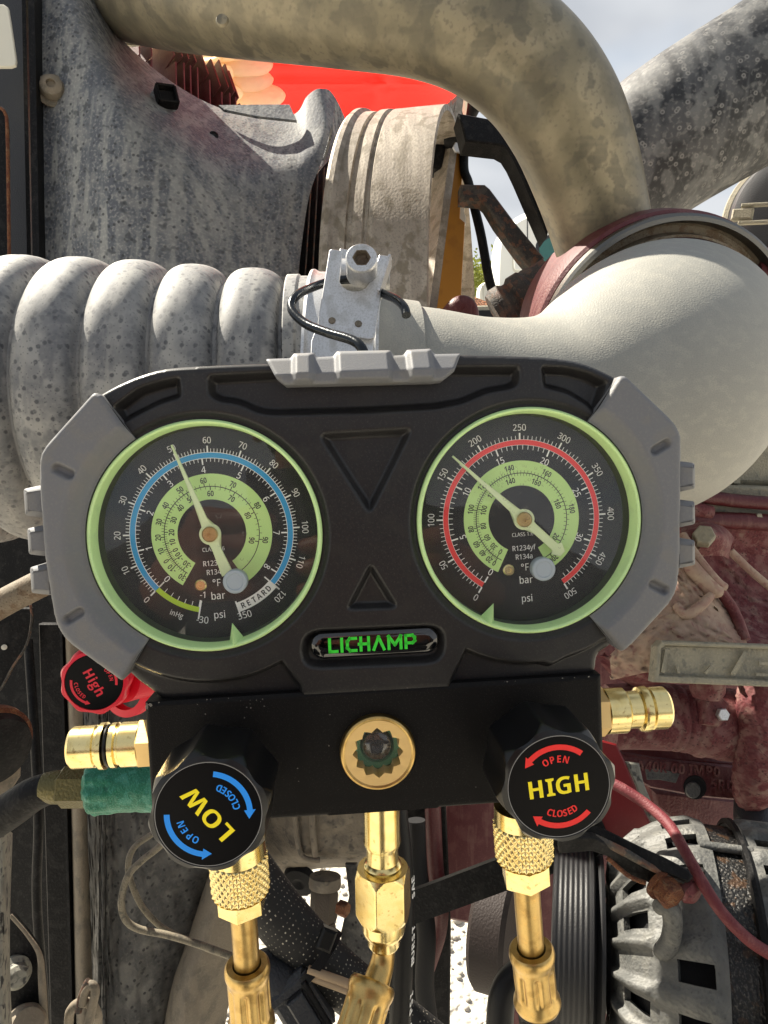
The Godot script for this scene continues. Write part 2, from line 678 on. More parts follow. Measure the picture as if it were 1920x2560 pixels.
func textures() -> void:
	noise("cloud", 11, 0.012, 5)
	noise("cloud2", 12, 0.02, 5)
	noise("blotch", 13, 0.03, 3)
	noise("fine", 14, 0.12, 3)
	noise("grain", 15, 0.32, 2, FastNoiseLite.TYPE_SIMPLEX)
	noise("spots", 16, 0.05, 1, FastNoiseLite.TYPE_CELLULAR)
	noise("dots", 17, 0.12, 1, FastNoiseLite.TYPE_CELLULAR)
	noise("drip", 18, 0.03, 4, FastNoiseLite.TYPE_SIMPLEX_SMOOTH, TS, 48)
	noise("brush", 19, 0.10, 4, FastNoiseLite.TYPE_SIMPLEX_SMOOTH, 32, TS)
	noise("leather", 20, 0.11, 2, FastNoiseLite.TYPE_CELLULAR, TS, TS, FastNoiseLite.RETURN_DISTANCE2_SUB)
	noise("cracks", 21, 0.035, 2, FastNoiseLite.TYPE_CELLULAR, TS, TS, FastNoiseLite.RETURN_DISTANCE2_SUB)
	var g_grain := grey("grain")
	var g_fine := grey("fine")
	var g_leather := grey("leather")
	var g_cloud := grey("cloud2")
	var g_cracks := grey("cracks")
	var g_brush := grey("brush")
	# the tool
	var t := pic(Color(0.13, 0.128, 0.13), [["fine", 0.52, 0.8, Color(0.18, 0.175, 0.17), 0.6], ["dots", 0.13, 0.04, Color(0.30, 0.29, 0.27), 0.6], ["cloud", 0.55, 0.8, Color(0.17, 0.165, 0.16), 0.5]])
	mat("body", Color.WHITE, 0.36, 0, {"spec": 0.44, "tex": t, "scale": 14.0, "bump": g_grain, "deep": 0.004})
	t = pic(Color(0.425, 0.43, 0.44), [["fine", 0.5, 0.85, Color(0.48, 0.475, 0.47), 0.5], ["cloud", 0.5, 0.8, Color(0.46, 0.45, 0.435), 0.6], ["dots", 0.1, 0.02, Color(0.5, 0.48, 0.44), 0.5]])
	mat("bumper", Color.WHITE, 0.62, 0, {"tex": t, "scale": 14.0, "bump": g_grain, "deep": 0.006})
	t = pic(Color(0.085, 0.082, 0.082), [["dots", 0.1, 0.02, Color(0.35, 0.33, 0.3), 0.7], ["fine", 0.6, 0.85, Color(0.13, 0.125, 0.12), 0.5]])
	mat("block", Color.WHITE, 0.5, 0.0, {"spec": 0.24, "tex": t, "scale": 16.0, "bump": g_grain, "deep": 0.012})
	mat("worn", Color(0.5, 0.49, 0.47), 0.45, 0.6)
	t = pic(Color(0.80, 0.93, 0.65), [["cloud", 0.55, 0.85, Color(0.75, 0.88, 0.62), 0.7], ["dots", 0.07, 0.01, Color(0.4, 0.5, 0.3), 0.6]])
	mat("bezel", Color.WHITE, 0.42, 0, {"tex": t, "scale": 20.0})
	mat("needle", Color(0.84, 0.90, 0.70), 0.5)
	mat("dial", Color(0.055, 0.05, 0.048), 0.9, 0, {"spec": 0.05})
	mat("cup", Color(0.06, 0.06, 0.06), 0.4)
	mat("white_print", Color(0.94, 0.935, 0.92), 0.6)
	mat("black_print", Color(0.07, 0.08, 0.05), 0.6)
	mat("blue_print", Color(0.02, 0.60, 0.84), 0.55)
	mat("lime_print", Color(0.72, 0.84, 0.08), 0.55)
	mat("band_print", Color(0.75, 0.89, 0.54), 0.55)
	mat("red_print", Color(0.95, 0.15, 0.14), 0.55)
	mat("yellow_print", Color(1.0, 0.92, 0.06), 0.5)
	mat("sky_print", Color(0.06, 0.58, 1.0), 0.5)
	mat("badge_print", Color(0.22, 0.86, 0.22), 0.4)
	mat("plug", Color(0.62, 0.66, 0.69), 0.45)
	var spots := mat("dried_water", Color(0.55, 0.54, 0.52, 0.20), 0.6)
	spots.transparency = BaseMaterial3D.TRANSPARENCY_ALPHA
	var glass := mat("lens", Color(1, 1, 1, 0.04), 0.02)
	glass.transparency = BaseMaterial3D.TRANSPARENCY_ALPHA
	glass.metallic_specular = 0.5
	mat("gloss", Color(0.03, 0.03, 0.035), 0.08, 0, {"coat": 1.0, "coat_rough": 0.03})
	mat("knob", Color(0.07, 0.07, 0.075), 0.28, 0, {"spec": 0.46, "bump": g_grain, "scale": 22.0, "deep": 0.004})
	mat("sticker", Color(0.045, 0.045, 0.055), 0.3, 0, {"spec": 0.22})
	mat("edge_print", Color(0.55, 0.55, 0.55), 0.4)
	t = pic(Color(0.95, 0.87, 0.62), [["cloud", 0.4, 0.8, Color(0.90, 0.79, 0.50), 0.6], ["brush", 0.6, 0.85, Color(0.93, 0.83, 0.58), 0.5], ["blotch", 0.70, 0.85, Color(0.62, 0.50, 0.28), 0.5]])
	mat("brass", Color.WHITE, 0.24, 1.0, {"tex": t, "scale": 26.0})
	mat("brass_flat", Color(0.93, 0.80, 0.55), 0.5, 0.75, {"bump": g_brush, "scale": 40.0, "deep": 0.004})
	t = pic(Color(0.78, 0.66, 0.42), [["cloud", 0.4, 0.8, Color(0.64, 0.52, 0.31), 0.7], ["blotch", 0.6, 0.9, Color(0.84, 0.68, 0.40), 0.5], ["dots", 0.12, 0.03, Color(0.4, 0.28, 0.14), 0.5]])
	mat("old_brass", Color.WHITE, 0.34, 1.0, {"tex": t, "scale": 26.0})
	mat("hook", Color(0.20, 0.21, 0.22), 0.2, 0.9, {"bump": g_fine, "scale": 16.0, "deep": 0.006})
	mat("oring", Color(0.02, 0.02, 0.02), 0.3)
	mat("seal_green", Color(0.10, 0.42, 0.20), 0.4)
	t = pic(Color(0.80, 0.80, 0.80), [["fine", 0.5, 0.75, Color(0.68, 0.68, 0.66), 0.6], ["cloud", 0.55, 0.8, Color(0.62, 0.61, 0.58), 0.5], ["dots", 0.12, 0.03, Color(0.45, 0.43, 0.4), 0.5]])
	mat("steel", Color.WHITE, 0.42, 0.8, {"tex": t, "scale": 18.0})
	mat("ring_steel", Color(0.42, 0.415, 0.40), 0.36, 0.95, {"bump": g_fine, "scale": 14.0, "deep": 0.01})
	mat("hose_rubber", Color(0.05, 0.05, 0.055), 0.45, 0, {"spec": 0.35, "bump": g_fine, "scale": 30.0, "deep": 0.01})
	mat("pulley_rubber", Color(0.07, 0.07, 0.08), 0.52, 0, {"bump": g_fine, "scale": 18.0, "deep": 0.01})
	mat("skin", Color(0.45, 0.27, 0.20), 0.5)
	mat("dark_cloth", Color(0.10, 0.10, 0.12), 0.9)
	# the engine bay
	t = pic(Color(0.49, 0.49, 0.485), [["cloud", 0.45, 0.72, Color(0.61, 0.605, 0.585), 0.85], ["cloud2", 0.48, 0.72, Color(0.39, 0.395, 0.405), 0.75], ["drip", 0.6, 0.8, Color(0.63, 0.62, 0.59), 0.5], ["spots", 0.16, 0.10, Color(0.24, 0.245, 0.26), 0.75], ["dots", 0.11, 0.05, Color(0.22, 0.225, 0.24), 0.75], ["fine", 0.55, 0.8, Color(0.6, 0.59, 0.57), 0.4]])
	mat("bellows", Color.WHITE, 0.62, 0, {"tex": t, "scale": 8.0, "bump": g_grain, "deep": 0.006})
	t = pic(Color(0.57, 0.565, 0.535), [["cloud", 0.45, 0.75, Color(0.62, 0.61, 0.57), 0.7], ["fine", 0.5, 0.8, Color(0.54, 0.54, 0.515), 0.55], ["leather", 0.22, 0.0, Color(0.50, 0.50, 0.485), 0.8]])
	mat("elbow", Color.WHITE, 0.62, 0, {"tex": t, "scale3": Vector3(15.0, 24.0, 15.0), "bump": g_leather, "deep": 0.016})
	t = pic(Color(0.33, 0.345, 0.37), [["drip", 0.46, 0.74, Color(0.61, 0.61, 0.585), 0.75], ["cloud2", 0.42, 0.75, Color(0.52, 0.52, 0.51), 0.7], ["fine", 0.50, 0.76, Color(0.65, 0.64, 0.615), 0.6], ["spots", 0.13, 0.08, Color(0.15, 0.155, 0.165), 0.7], ["blotch", 0.68, 0.8, Color(0.2, 0.21, 0.22), 0.6]])
	mat("shroud", Color.WHITE, 0.7, 0, {"tex": t, "scale": 5.0, "bump": g_fine, "deep": 0.03})
	t = pic(Color(0.48, 0.45, 0.37), [["cloud", 0.45, 0.62, Color(0.57, 0.53, 0.44), 0.8], ["cloud2", 0.58, 0.70, Color(0.35, 0.335, 0.29), 0.6], ["brush", 0.55, 0.85, Color(0.55, 0.51, 0.42), 0.22], ["cloud", 0.40, 0.25, Color(0.37, 0.35, 0.30), 0.5], ["fine", 0.58, 0.85, Color(0.36, 0.34, 0.30), 0.5]])
	mat("charge_pipe", Color.WHITE, 0.42, 0.4, {"tex": t, "scale": 4.0, "bump": g_fine, "deep": 0.01})
	t = pic(Color(0.10, 0.105, 0.115), [["drip", 0.5, 0.75, Color(0.45, 0.45, 0.45), 0.55], ["cloud", 0.5, 0.75, Color(0.33, 0.33, 0.33), 0.75], ["spots", 0.15, 0.10, Color(0.58, 0.57, 0.55), 0.8], ["spots", 0.07, 0.04, Color(0.2, 0.2, 0.2), 0.8], ["cloud2", 0.54, 0.72, Color(0.46, 0.46, 0.45), 0.7], ["fine", 0.55, 0.75, Color(0.50, 0.49, 0.47), 0.55]])
	mat("dusty_rubber", Color.WHITE, 0.55, 0, {"tex": t, "scale": 3.4, "bump": g_fine, "deep": 0.02})
	t = pic(Color(0.59, 0.55, 0.50), [["drip", 0.45, 0.75, Color(0.69, 0.65, 0.59), 0.7], ["cloud2", 0.5, 0.75, Color(0.40, 0.36, 0.29), 0.6], ["dots", 0.1, 0.03, Color(0.3, 0.28, 0.25), 0.5], ["fine", 0.55, 0.8, Color(0.43, 0.41, 0.37), 0.5]])
	mat("ring_metal", Color.WHITE, 0.6, 0.3, {"tex": t, "scale": 6.0, "bump": g_fine, "deep": 0.02})
	t = pic(Color(0.055, 0.055, 0.06), [["cloud2", 0.5, 0.75, Color(0.16, 0.155, 0.15), 0.6], ["fine", 0.58, 0.8, Color(0.22, 0.21, 0.2), 0.5], ["dots", 0.1, 0.03, Color(0.3, 0.29, 0.27), 0.5]])
	mat("black", Color.WHITE, 0.55, 0, {"spec": 0.28, "tex": t, "scale": 8.0, "bump": g_fine, "deep": 0.02})
	mat("dark_plastic_and_shade", Color(0.13, 0.13, 0.135), 0.7, 0, {"spec": 0.3, "bump": g_fine, "scale": 10.0, "deep": 0.02})  # dark plastic parts; also painted as the shade inside holes and gaps
	t = pic(Color(0.38, 0.15, 0.165), [["cloud", 0.42, 0.75, Color(0.50, 0.36, 0.34), 0.75], ["fine", 0.45, 0.8, Color(0.47, 0.33, 0.32), 0.5], ["cloud2", 0.52, 0.78, Color(0.55, 0.46, 0.41), 0.65], ["cracks", 0.10, 0.0, Color(0.22, 0.07, 0.08), 0.6], ["spots", 0.12, 0.05, Color(0.16, 0.05, 0.06), 0.6]])
	mat("maroon_dusty", Color.WHITE, 0.75, 0, {"tex": t, "scale": 9.0, "bump": g_fine, "deep": 0.03})
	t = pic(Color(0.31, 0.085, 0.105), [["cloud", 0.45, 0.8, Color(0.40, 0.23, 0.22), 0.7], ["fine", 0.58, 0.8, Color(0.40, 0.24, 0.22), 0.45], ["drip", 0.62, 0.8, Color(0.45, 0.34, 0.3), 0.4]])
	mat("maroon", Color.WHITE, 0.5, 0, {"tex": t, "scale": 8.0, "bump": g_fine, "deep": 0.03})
	t = pic(Color(0.66, 0.57, 0.50), [["cloud", 0.42, 0.75, Color(0.57, 0.44, 0.40), 0.75], ["cloud2", 0.5, 0.75, Color(0.70, 0.63, 0.54), 0.6], ["cracks", 0.06, 0.0, Color(0.36, 0.24, 0.21), 0.5], ["blotch", 0.66, 0.85, Color(0.44, 0.24, 0.24), 0.5]])
	mat("dirt_cake", Color.WHITE, 0.9, 0, {"tex": t, "scale": 8.0, "bump": g_cracks, "deep": 0.07})
	t = pic(Color(0.57, 0.55, 0.48), [["cloud", 0.5, 0.78, Color(0.48, 0.47, 0.42), 0.7], ["fine", 0.55, 0.8, Color(0.64, 0.61, 0.54), 0.5], ["blotch", 0.70, 0.82, Color(0.40, 0.40, 0.37), 0.6]])
	mat("cast_plate", Color.WHITE, 0.7, 0.1, {"tex": t, "scale": 9.0, "bump": g_fine, "deep": 0.05})
	t = pic(Color(0.37, 0.37, 0.36), [["cloud", 0.46, 0.75, Color(0.28, 0.285, 0.28), 0.75], ["cloud2", 0.5, 0.75, Color(0.45, 0.445, 0.42), 0.6], ["fine", 0.55, 0.8, Color(0.30, 0.30, 0.29), 0.6], ["spots", 0.12, 0.05, Color(0.2, 0.2, 0.2), 0.5]])
	mat("aluminium", Color.WHITE, 0.6, 0.25, {"tex": t, "scale": 9.0, "bump": g_fine, "deep": 0.04})
	t = pic(Color(0.09, 0.09, 0.09), [["fine", 0.6, 0.72, Color(0.45, 0.43, 0.40), 0.6], ["cloud2", 0.6, 0.72, Color(0.30, 0.20, 0.12), 0.7], ["dots", 0.12, 0.04, Color(0.6, 0.58, 0.55), 0.5]])
	mat("stator", Color.WHITE, 0.45, 0.3, {"tex": t, "scale": 10.0, "bump": g_fine, "deep": 0.06})
	t = pic(Color(0.36, 0.19, 0.10), [["cloud", 0.45, 0.7, Color(0.47, 0.30, 0.17), 0.8], ["fine", 0.5, 0.75, Color(0.24, 0.12, 0.07), 0.6], ["blotch", 0.6, 0.75, Color(0.5, 0.42, 0.32), 0.5]])
	mat("rust", Color.WHITE, 0.8, 0.1, {"tex": t, "scale": 16.0, "bump": g_fine, "deep": 0.06})
	t = pic(Color(0.16, 0.15, 0.14), [["cloud2", 0.52, 0.66, Color(0.42, 0.25, 0.16), 0.8], ["cloud", 0.5, 0.7, Color(0.34, 0.31, 0.27), 0.6], ["fine", 0.6, 0.8, Color(0.5, 0.44, 0.37), 0.4]])
	mat("black_rusty", Color.WHITE, 0.7, 0, {"tex": t, "scale": 9.0, "bump": g_fine, "deep": 0.05})
	t = pic(Color(0.46, 0.42, 0.36), [["cloud2", 0.5, 0.7, Color(0.36, 0.28, 0.2), 0.7], ["dots", 0.2, 0.06, Color(0.24, 0.18, 0.13), 0.7], ["fine", 0.55, 0.8, Color(0.55, 0.51, 0.44), 0.5]])
	mat("old_pipe", Color.WHITE, 0.7, 0.1, {"tex": t, "scale": 10.0, "bump": g_fine, "deep": 0.03})
	t = pic(Color(0.27, 0.265, 0.255), [["cloud", 0.42, 0.75, Color(0.40, 0.39, 0.365), 0.75], ["cloud2", 0.5, 0.75, Color(0.18, 0.18, 0.18), 0.6], ["spots", 0.15, 0.08, Color(0.06, 0.06, 0.065), 0.85], ["fine", 0.55, 0.8, Color(0.40, 0.38, 0.35), 0.45]])
	mat("panel", Color.WHITE, 0.75, 0, {"tex": t, "scale": 7.0, "bump": g_cloud, "deep": 0.12})
	t = pic(Color(0.47, 0.43, 0.37), [["cloud", 0.5, 0.75, Color(0.36, 0.34, 0.30), 0.7], ["fine", 0.55, 0.8, Color(0.54, 0.50, 0.43), 0.5]])
	mat("dusty_edge", Color.WHITE, 0.8, 0, {"tex": t, "scale": 10.0, "bump": g_fine, "deep": 0.03})
	t = pic(Color(0.52, 0.51, 0.47), [["cloud", 0.5, 0.72, Color(0.40, 0.395, 0.37), 0.7], ["cracks", 0.1, 0.0, Color(0.2, 0.2, 0.2), 0.7], ["blotch", 0.64, 0.74, Color(0.12, 0.12, 0.13), 0.85]])
	mat("mottled", Color.WHITE, 0.75, 0.1, {"tex": t, "scale": 9.0, "bump": g_cracks, "deep": 0.06})
	t = pic(Color(0.03, 0.40, 0.30), [["fine", 0.55, 0.75, Color(0.22, 0.55, 0.45), 0.5], ["cloud2", 0.55, 0.72, Color(0.32, 0.58, 0.52), 0.55], ["dots", 0.12, 0.03, Color(0.7, 0.75, 0.68), 0.7]])
	mat("green_cap", Color.WHITE, 0.45, 0, {"tex": t, "scale": 18.0, "bump": g_fine, "deep": 0.02})
	mat("olive", Color(0.36, 0.33, 0.19), 0.4, 0.5, {"bump": g_fine, "scale": 14.0, "deep": 0.03})
	mat("red_knob", Color(0.87, 0.07, 0.19), 0.4)
	t = pic(Color(0.43, 0.04, 0.06), [["cloud", 0.5, 0.8, Color(0.42, 0.06, 0.08), 0.7], ["fine", 0.66, 0.85, Color(0.5, 0.25, 0.22), 0.4]])
	mat("red_paint", Color.WHITE, 0.4, 0, {"tex": t, "scale": 8.0})
	t = pic(Color(0.38, 0.115, 0.145), [["cloud2", 0.45, 0.75, Color(0.44, 0.24, 0.235), 0.7], ["fine", 0.55, 0.8, Color(0.36, 0.09, 0.11), 0.5]])
	mat("red_wire", Color.WHITE, 0.65, 0, {"tex": t, "scale": 16.0, "bump": g_fine, "deep": 0.03})
	t = pic(Color(0.50, 0.47, 0.40), [["fine", 0.5, 0.75, Color(0.38, 0.35, 0.30), 0.7], ["cloud2", 0.55, 0.7, Color(0.25, 0.24, 0.22), 0.6]])
	mat("tan_wire", Color.WHITE, 0.7, 0, {"tex": t, "scale": 20.0})
	t = pic(Color(0.66, 0.45, 0.09), [["cloud", 0.5, 0.8, Color(0.58, 0.38, 0.08), 0.7]])
	mat("ochre", Color.WHITE, 0.6, 0, {"tex": t, "scale": 5.0})
	mat("hood_red", Color(0.90, 0.10, 0.05), 0.4, 0, {"backlight": Color(0.80, 0.055, 0.02)})
	mat("cream", Color(0.97, 0.93, 0.85), 0.8, 0, {"backlight": Color(1.0, 0.93, 0.80), "bump": g_cloud, "scale": 4.0, "deep": 0.3})
	mat("cream_plate", Color(0.80, 0.79, 0.74), 0.6)
	mat("white_paint", Color(0.90, 0.90, 0.87), 0.35)
	mat("teal_glass", Color(0.25, 0.42, 0.40), 0.1, 0.2)
	mat("grey_plastic", Color(0.16, 0.165, 0.18), 0.5, 0, {"bump": g_fine, "scale": 12.0, "deep": 0.03})
	t = pic(Color(0.77, 0.75, 0.70), [["fine", 0.4, 0.7, Color(0.67, 0.65, 0.605), 0.7], ["grain", 0.5, 0.8, Color(0.85, 0.835, 0.79), 0.6], ["cloud", 0.5, 0.8, Color(0.72, 0.69, 0.64), 0.5]])
	mat("ground", Color.WHITE, 0.95, 0, {"tex": t, "scale": 0.9, "bump": g_fine, "deep": 1.0})
	mat("gravel", Color(0.66, 0.635, 0.59), 0.9)
	mat("leaf", Color(0.40, 0.42, 0.14), 0.8, 0, {"backlight": Color(0.3, 0.32, 0.08)})
	t = pic(Color(0.55, 0.35, 0.22), [["fine", 0.4, 0.7, Color(0.42, 0.26, 0.16), 0.7], ["cloud", 0.5, 0.8, Color(0.64, 0.46, 0.32), 0.6]])
	mat("earth", Color.WHITE, 0.95, 0, {"tex": t, "scale": 0.6, "bump": g_fine, "deep": 3.0})
	t = pic(Color(0.05, 0.05, 0.055), [["cloud2", 0.5, 0.75, Color(0.12, 0.115, 0.11), 0.6], ["fine", 0.62, 0.8, Color(0.20, 0.19, 0.18), 0.45]])
	mat("braid", Color.WHITE, 0.7, 0, {"tex": t, "scale": 14.0})
	mat("braid_weave", Color.WHITE, 0.7, 0, {})
	M["braid_weave"].albedo_texture = weave()
	M["braid_weave"].uv1_scale = Vector3(1.0 / 0.050, 1.0 / 0.050, 1)
	mat("brown_fitting", Color(0.25, 0.215, 0.18), 0.6, 0.3, {"bump": g_fine, "scale": 12.0, "deep": 0.03})
	mat("beige_wire", Color(0.66, 0.57, 0.46), 0.7)
	mat("drum_brown", Color(0.12, 0.075, 0.06), 0.7, 0.1, {"bump": g_fine, "scale": 9.0, "deep": 0.04})
	mat("braid_thread", Color(0.52, 0.49, 0.44), 0.8)
	t = pic(Color(0.42, 0.385, 0.335), [["cloud", 0.5, 0.75, Color(0.33, 0.31, 0.28), 0.7], ["cloud2", 0.5, 0.75, Color(0.50, 0.46, 0.40), 0.6], ["blotch", 0.66, 0.8, Color(0.2, 0.19, 0.18), 0.6]])
	mat("casting", Color.WHITE, 0.75, 0.1, {"tex": t, "scale": 7.0, "bump": g_fine, "deep": 0.05})


func weave() -> ImageTexture:      # a braid: dark yarn with a pale dot in each crossing
	var rng := RandomNumberGenerator.new()
	rng.seed = 77
	var n := 320
	var im := Image.create(n, n, false, Image.FORMAT_RGB8)
	im.fill(Color(0.075, 0.073, 0.072))
	for j in 20:
		for k in 20:
			var c := Color(0.66, 0.63, 0.57) * rng.randf_range(0.4, 1.15)
			var x := k * 16 + (4 if j % 2 else 10) + rng.randi_range(-1, 1)
			var y := j * 16 + rng.randi_range(2, 5)
			if rng.randf() < 0.85: im.fill_rect(Rect2i(x % (n - 6), y, rng.randi_range(3, 5), rng.randi_range(3, 5)), c)
			im.fill_rect(Rect2i(k * 16, j * 16, 16, 1), Color(0.045, 0.045, 0.045))
	return ImageTexture.create_from_image(im)


func sky_picture() -> ImageTexture:
	var w := 1024
	var h := 512
	var f := FastNoiseLite.new()
	f.seed = 5
	f.noise_type = FastNoiseLite.TYPE_SIMPLEX_SMOOTH
	f.frequency = 0.85
	f.fractal_octaves = 5
	var data := PackedFloat32Array()
	data.resize(w * h * 3)
	for y in h:
		var el := (0.5 - (y + 0.5) / h) * PI
		for x in w:
			var az := (x + 0.5) / w * TAU
			var c := Vector3(0.42, 0.40, 0.36)
			if el > -0.03:
				var e := maxf(el, 0.0)
				var blue := Vector3(0.30, 0.42, 0.60).lerp(Vector3(0.54, 0.68, 0.82), exp(-e * 4.0))
				var d := Vector3(cos(el) * sin(az), sin(el), cos(el) * cos(az))
				var q := d / (maxf(d.y, 0.0) + 0.22)
				var k := smoothstep(-0.72, -0.15, f.get_noise_3d(q.x, q.z, 2.7 + q.y * 0.2) + 0.10 * sin(q.x * 0.7))
				var k2 := f.get_noise_3d(q.x * 2.3 + 7.0, q.z * 2.3, 1.0)
				var white := Vector3(0.66, 0.68, 0.71).lerp(Vector3(0.42, 0.45, 0.50), clampf(e * 1.2 + k2 * 0.9, 0.0, 1.0))
				c = blue.lerp(white, k)
				c = c.lerp(Vector3(0.70, 0.73, 0.76), exp(-e * 9.0) * 0.7)
			var at := (y * w + x) * 3
			data[at] = c.x; data[at + 1] = c.y; data[at + 2] = c.z
	return ImageTexture.create_from_image(Image.create_from_data(w, h, false, Image.FORMAT_RGBF, data.to_byte_array()))


# ---------------------------------------------------------------- the gauge manifold (its own frame, millimetres turned to metres)
func mkl(called: String, b: Mb, m, parent: Node, label := "") -> MeshInstance3D:
	var o := MeshInstance3D.new()
	o.name = called
	o.mesh = b.mesh()
	o.material_override = M[m] if m is String else m
	parent.add_child(o, true)
	if label: o.set_meta("label", label)
	return o


func mpoly(px: Array, z: float, r := 0.0) -> PackedVector2Array:
	var p := PackedVector2Array()
	for q in px: p.append(ML(q.x, q.y, z))
	return round_poly(p, r) if r > 0.0 else p


func arc_band(r0: float, r1: float, a0: float, a1: float, z: float, n := 96) -> Mb:    # clock angles in degrees, millimetres; about the origin
	var b := Mb.new()
	for k in n + 1:
		var a := deg_to_rad(lerpf(a0, a1, float(k) / n))
		var d := Vector3(sin(a), cos(a), 0)
		b.add((d * r0 + Vector3(0, 0, z)) / 1000.0, Vector3(0, 0, 1))
		b.add((d * r1 + Vector3(0, 0, z)) / 1000.0, Vector3(0, 0, 1))
		if k: b.quad(2 * k - 2, 2 * k - 1, 2 * k + 1, 2 * k)
	return b


func tick(b: Mb, a: float, r0: float, r1: float, w: float, z: float) -> void:
	var f := deg_to_rad(a)
	var d := Vector3(sin(f), cos(f), 0)
	var s := Vector3(cos(f), -sin(f), 0) * w / 2.0
	var o := Vector3(0, 0, z)
	var k := b.add((d * r0 - s + o) / 1000.0, Vector3(0, 0, 1))
	b.add((d * r1 - s + o) / 1000.0, Vector3(0, 0, 1))
	b.add((d * r1 + s + o) / 1000.0, Vector3(0, 0, 1))
	b.add((d * r0 + s + o) / 1000.0, Vector3(0, 0, 1))
	b.quad(k, k + 1, k + 2, k + 3)


func word(b: Mb, s: String, h: float, at: Vector2, turn: float, z: float, wide := 0.92, weight := 400) -> void:    # turn: clockwise degrees
	b.join(txt(s, h / 1000.0, wide, weight).xf(Transform3D(Basis(Vector3.BACK, deg_to_rad(-turn)), Vector3(at.x, at.y, z) / 1000.0)))


func round_word(b: Mb, s: String, h: float, a: float, r: float, z: float, wide := 0.92, weight := 400) -> void:
	var f := deg_to_rad(a)
	word(b, s, h, Vector2(sin(f), cos(f)) * r, a, z, wide, weight)


func place(b: Mb, c: Vector2) -> Mb:
	return b.xf(Transform3D(Basis(), Vector3(c.x, c.y, 0) / 1000.0))


